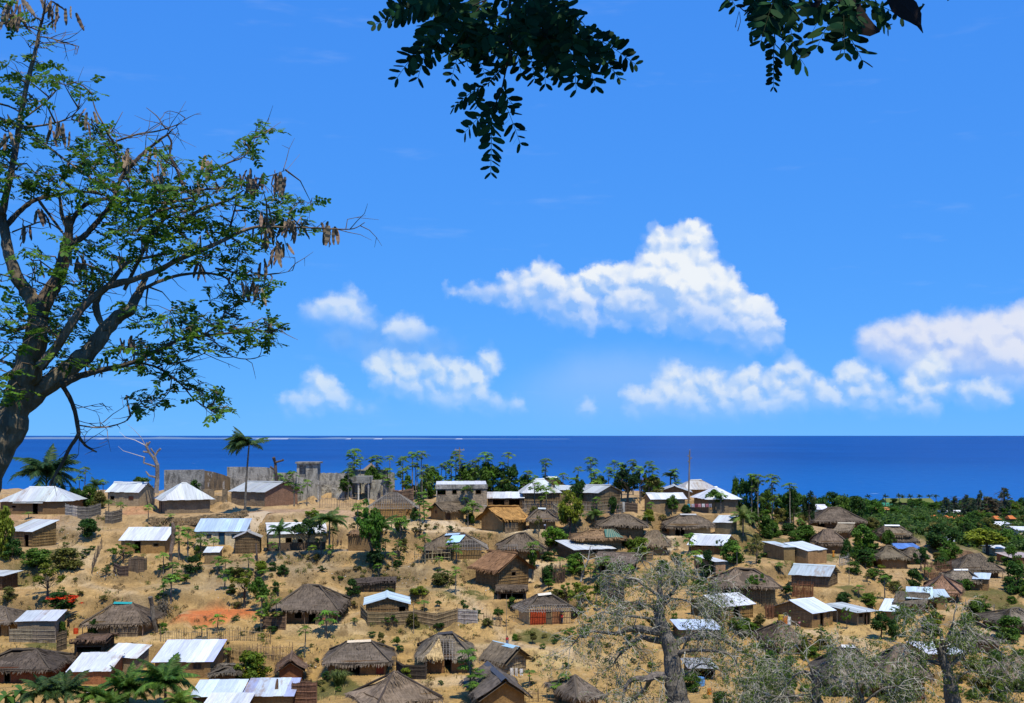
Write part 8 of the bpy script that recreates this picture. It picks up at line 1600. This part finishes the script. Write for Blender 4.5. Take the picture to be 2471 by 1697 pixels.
# ------------------------------------------------------------------ people: one skinned body each, clothes over it
def skinned(name, pts, edges, radii, mat, parent, col, sub=1):
    me = bpy.data.meshes.new(name); me.from_pydata(pts, edges, []); o = bpy.data.objects.new(name, me); COL.objects.link(o)
    sk = o.modifiers.new('skin', 'SKIN'); sk.use_smooth_shade = True; o.modifiers.new('sub', 'SUBSURF').levels = sub
    for v, r in zip(me.skin_vertices[0].data, radii): v.radius = (r, r) if not hasattr(r, '__len__') else r
    me.skin_vertices[0].data[0].use_root = True
    dg = bpy.context.evaluated_depsgraph_get(); m2 = bpy.data.meshes.new_from_object(o.evaluated_get(dg)); bpy.data.objects.remove(o); m2.name = name
    return link(m2, name, mat, parent, col)
def person(label, px, yb, hpx, rz, shirt, lower, skirt=False, stride=.12, arms=(.15, -.1), lift=None, hat=None, Y=None):
    p = at(px, Y) if Y else hit(px, yb); s = p.y / FPX; Hh = hpx * s; root = empty('person', p, rz); root.scale = (Hh / 1.7,) * 3
    la, ra = arms; st = stride
    hand = lambda sd_, a: [(sd_ * .19, 0, 1.42), (sd_ * .25, a * .4, 1.14), (sd_ * .25, a * .9 - .06, .90), (sd_ * .25, a * .9 - .1, .80)]
    if lift: hand = lambda sd_, a: [(sd_ * .19, 0, 1.42), (sd_ * .33, -.06, 1.52), (sd_ * .22, -.04, 1.76), (sd_ * .15, -.03, 1.84)]
    pts = [(0, 0, .95), (0, 0, 1.15), (0, .01, 1.38), (0, 0, 1.48), (0, -.015, 1.56), (0, -.02, 1.64), (0, -.015, 1.70)] + [(.09, 0, .88), (.10, -st * .5, .48), (.10, -st, .08), (.10, -st - .14, .04)] + [(-.09, 0, .88), (-.10, st * .5, .48), (-.10, st, .08), (-.10, st - .14, .04)] + hand(1, la) + hand(-1, ra)
    ed = [(0, 1), (1, 2), (2, 3), (3, 4), (4, 5), (5, 6), (0, 7), (7, 8), (8, 9), (9, 10), (0, 11), (11, 12), (12, 13), (13, 14), (2, 15), (15, 16), (16, 17), (17, 18), (2, 19), (19, 20), (20, 21), (21, 22)]
    ra_ = [.13, .11, .13, .055, .075, .09, .05, .085, .06, .042, .035, .085, .06, .042, .035, .05, .04, .032, .035, .05, .04, .032, .035]
    skinned('body', pts, ed, ra_, 'plain', root, (.055, .032, .02))
    skinned('shirt', [(0, 0, .92), (0, 0, 1.15), (0, .01, 1.36), (.20, 0, 1.40), pts[16], (-.20, 0, 1.40), pts[20]], [(0, 1), (1, 2), (2, 3), (3, 4), (2, 5), (5, 6)], [.155, .145, .155, .075, .06, .075, .06], 'plain', root, shirt)
    if skirt:
        mb = MB(); n = 12; vs = []
        for z, r in ((1.02, .145), (.85, .20), (.55, .22), (.18, .25)): vs += [(r * math.cos(6.283 * k / n) * (1 + .06 * (k % 2)), r * .85 * math.sin(6.283 * k / n), z) for k in range(n)]
        mb.add(vs, [(j * n + k, j * n + (k + 1) % n, (j + 1) * n + (k + 1) % n, (j + 1) * n + k) for j in range(3) for k in range(n)]); mb.build('skirt', 'plain', root, lower)
    else: skinned('trousers', [(0, 0, .98), pts[7], pts[8], (pts[9][0], pts[9][1], .16), pts[11], pts[12], (pts[13][0], pts[13][1], .16)], [(0, 1), (1, 2), (2, 3), (0, 4), (4, 5), (5, 6)], [.155, .11, .085, .07, .11, .085, .07], 'plain', root, lower)
    mb = MB(); n = 10; vs = []
    for z, r in ((1.60, .098), (1.66, .104), (1.72, .085), (1.755, .03)): vs += [(r * math.cos(6.283 * k / n), .01 + r * math.sin(6.283 * k / n), z + (.03 if math.sin(6.283 * k / n) < -.3 and z < 1.65 else 0)) for k in range(n)]
    mb.add(vs, [(j * n + k, j * n + (k + 1) % n, (j + 1) * n + (k + 1) % n, (j + 1) * n + k) for j in range(3) for k in range(n)] + [tuple(3 * n + k for k in range(n))]); mb.build('hair', 'plain', root, (.012, .01, .009))
    tag(root, label, 'person', 'villagers'); return root
person('person in dark clothes walking before the shady veranda', 775, 1509, 26, .5, (.03, .03, .04), (.035, .035, .05), stride=.28, arms=(.25, -.25))
person('child in red shirt and green trousers beside the person in dark clothes', 781, 1508, 19, -.6, (.45, .03, .03), (.08, .22, .04), stride=.18)
person('person in red top and grey skirt standing on the path by the thin tall pole', 1224, 1560, 25, .3, (.40, .025, .035), (.13, .14, .19), skirt=True)
p_ = person('person in red shirt with dark bundle on the head by the lattice-eaved hut', 1356, 1507, 27, -.2, (.45, .03, .03), (.03, .03, .05), stride=.2, lift=True)
q = p_.location; k = p_.scale[0]; mb = MB(); mb.tube([(0, 0, -.02), (0, 0, .05), (0, 0, .2), (0, 0, .3)], [.2, .32, .30, .12], 10); tag(mb.build('bundle', 'plain', None, (.05, .045, .045), loc=(q.x, q.y, q.z + 1.78 * k)), 'dark bundle carried on the head of the person in red', 'bundle')
person('person with dark head and pale blue clothes on the pale yard below the scruffy thatch', 1315, 1282, 17, .2, (.38, .42, .55), (.05, .05, .08), stride=.2)
person('person in orange wrap beside the barred-window house', 2011, 1346, 20, -.4, (.55, .24, .03), (.55, .22, .03), skirt=True)
person('small child in pink top by the bamboo gable wall', 1929, 1516, 18, .3, (.5, .22, .25), (.08, .06, .07), stride=.12)
person('person in black at the yard right of the grey lean-to house', 165, 1517, 24, .8, (.02, .02, .025), (.03, .03, .035), stride=.2)
person('seated-height figure in dark clothes left of the flat mud hut', 815, 1318, 15, .2, (.05, .05, .06), (.04, .04, .05))
person('second small dark figure left of the flat mud hut', 823, 1317, 14, -.3, (.12, .07, .05), (.05, .04, .04))
person('person in white and dark red half hidden by the low bottom palms', 212, 1690, 24, .1, (.6, .58, .6), (.3, .03, .06))
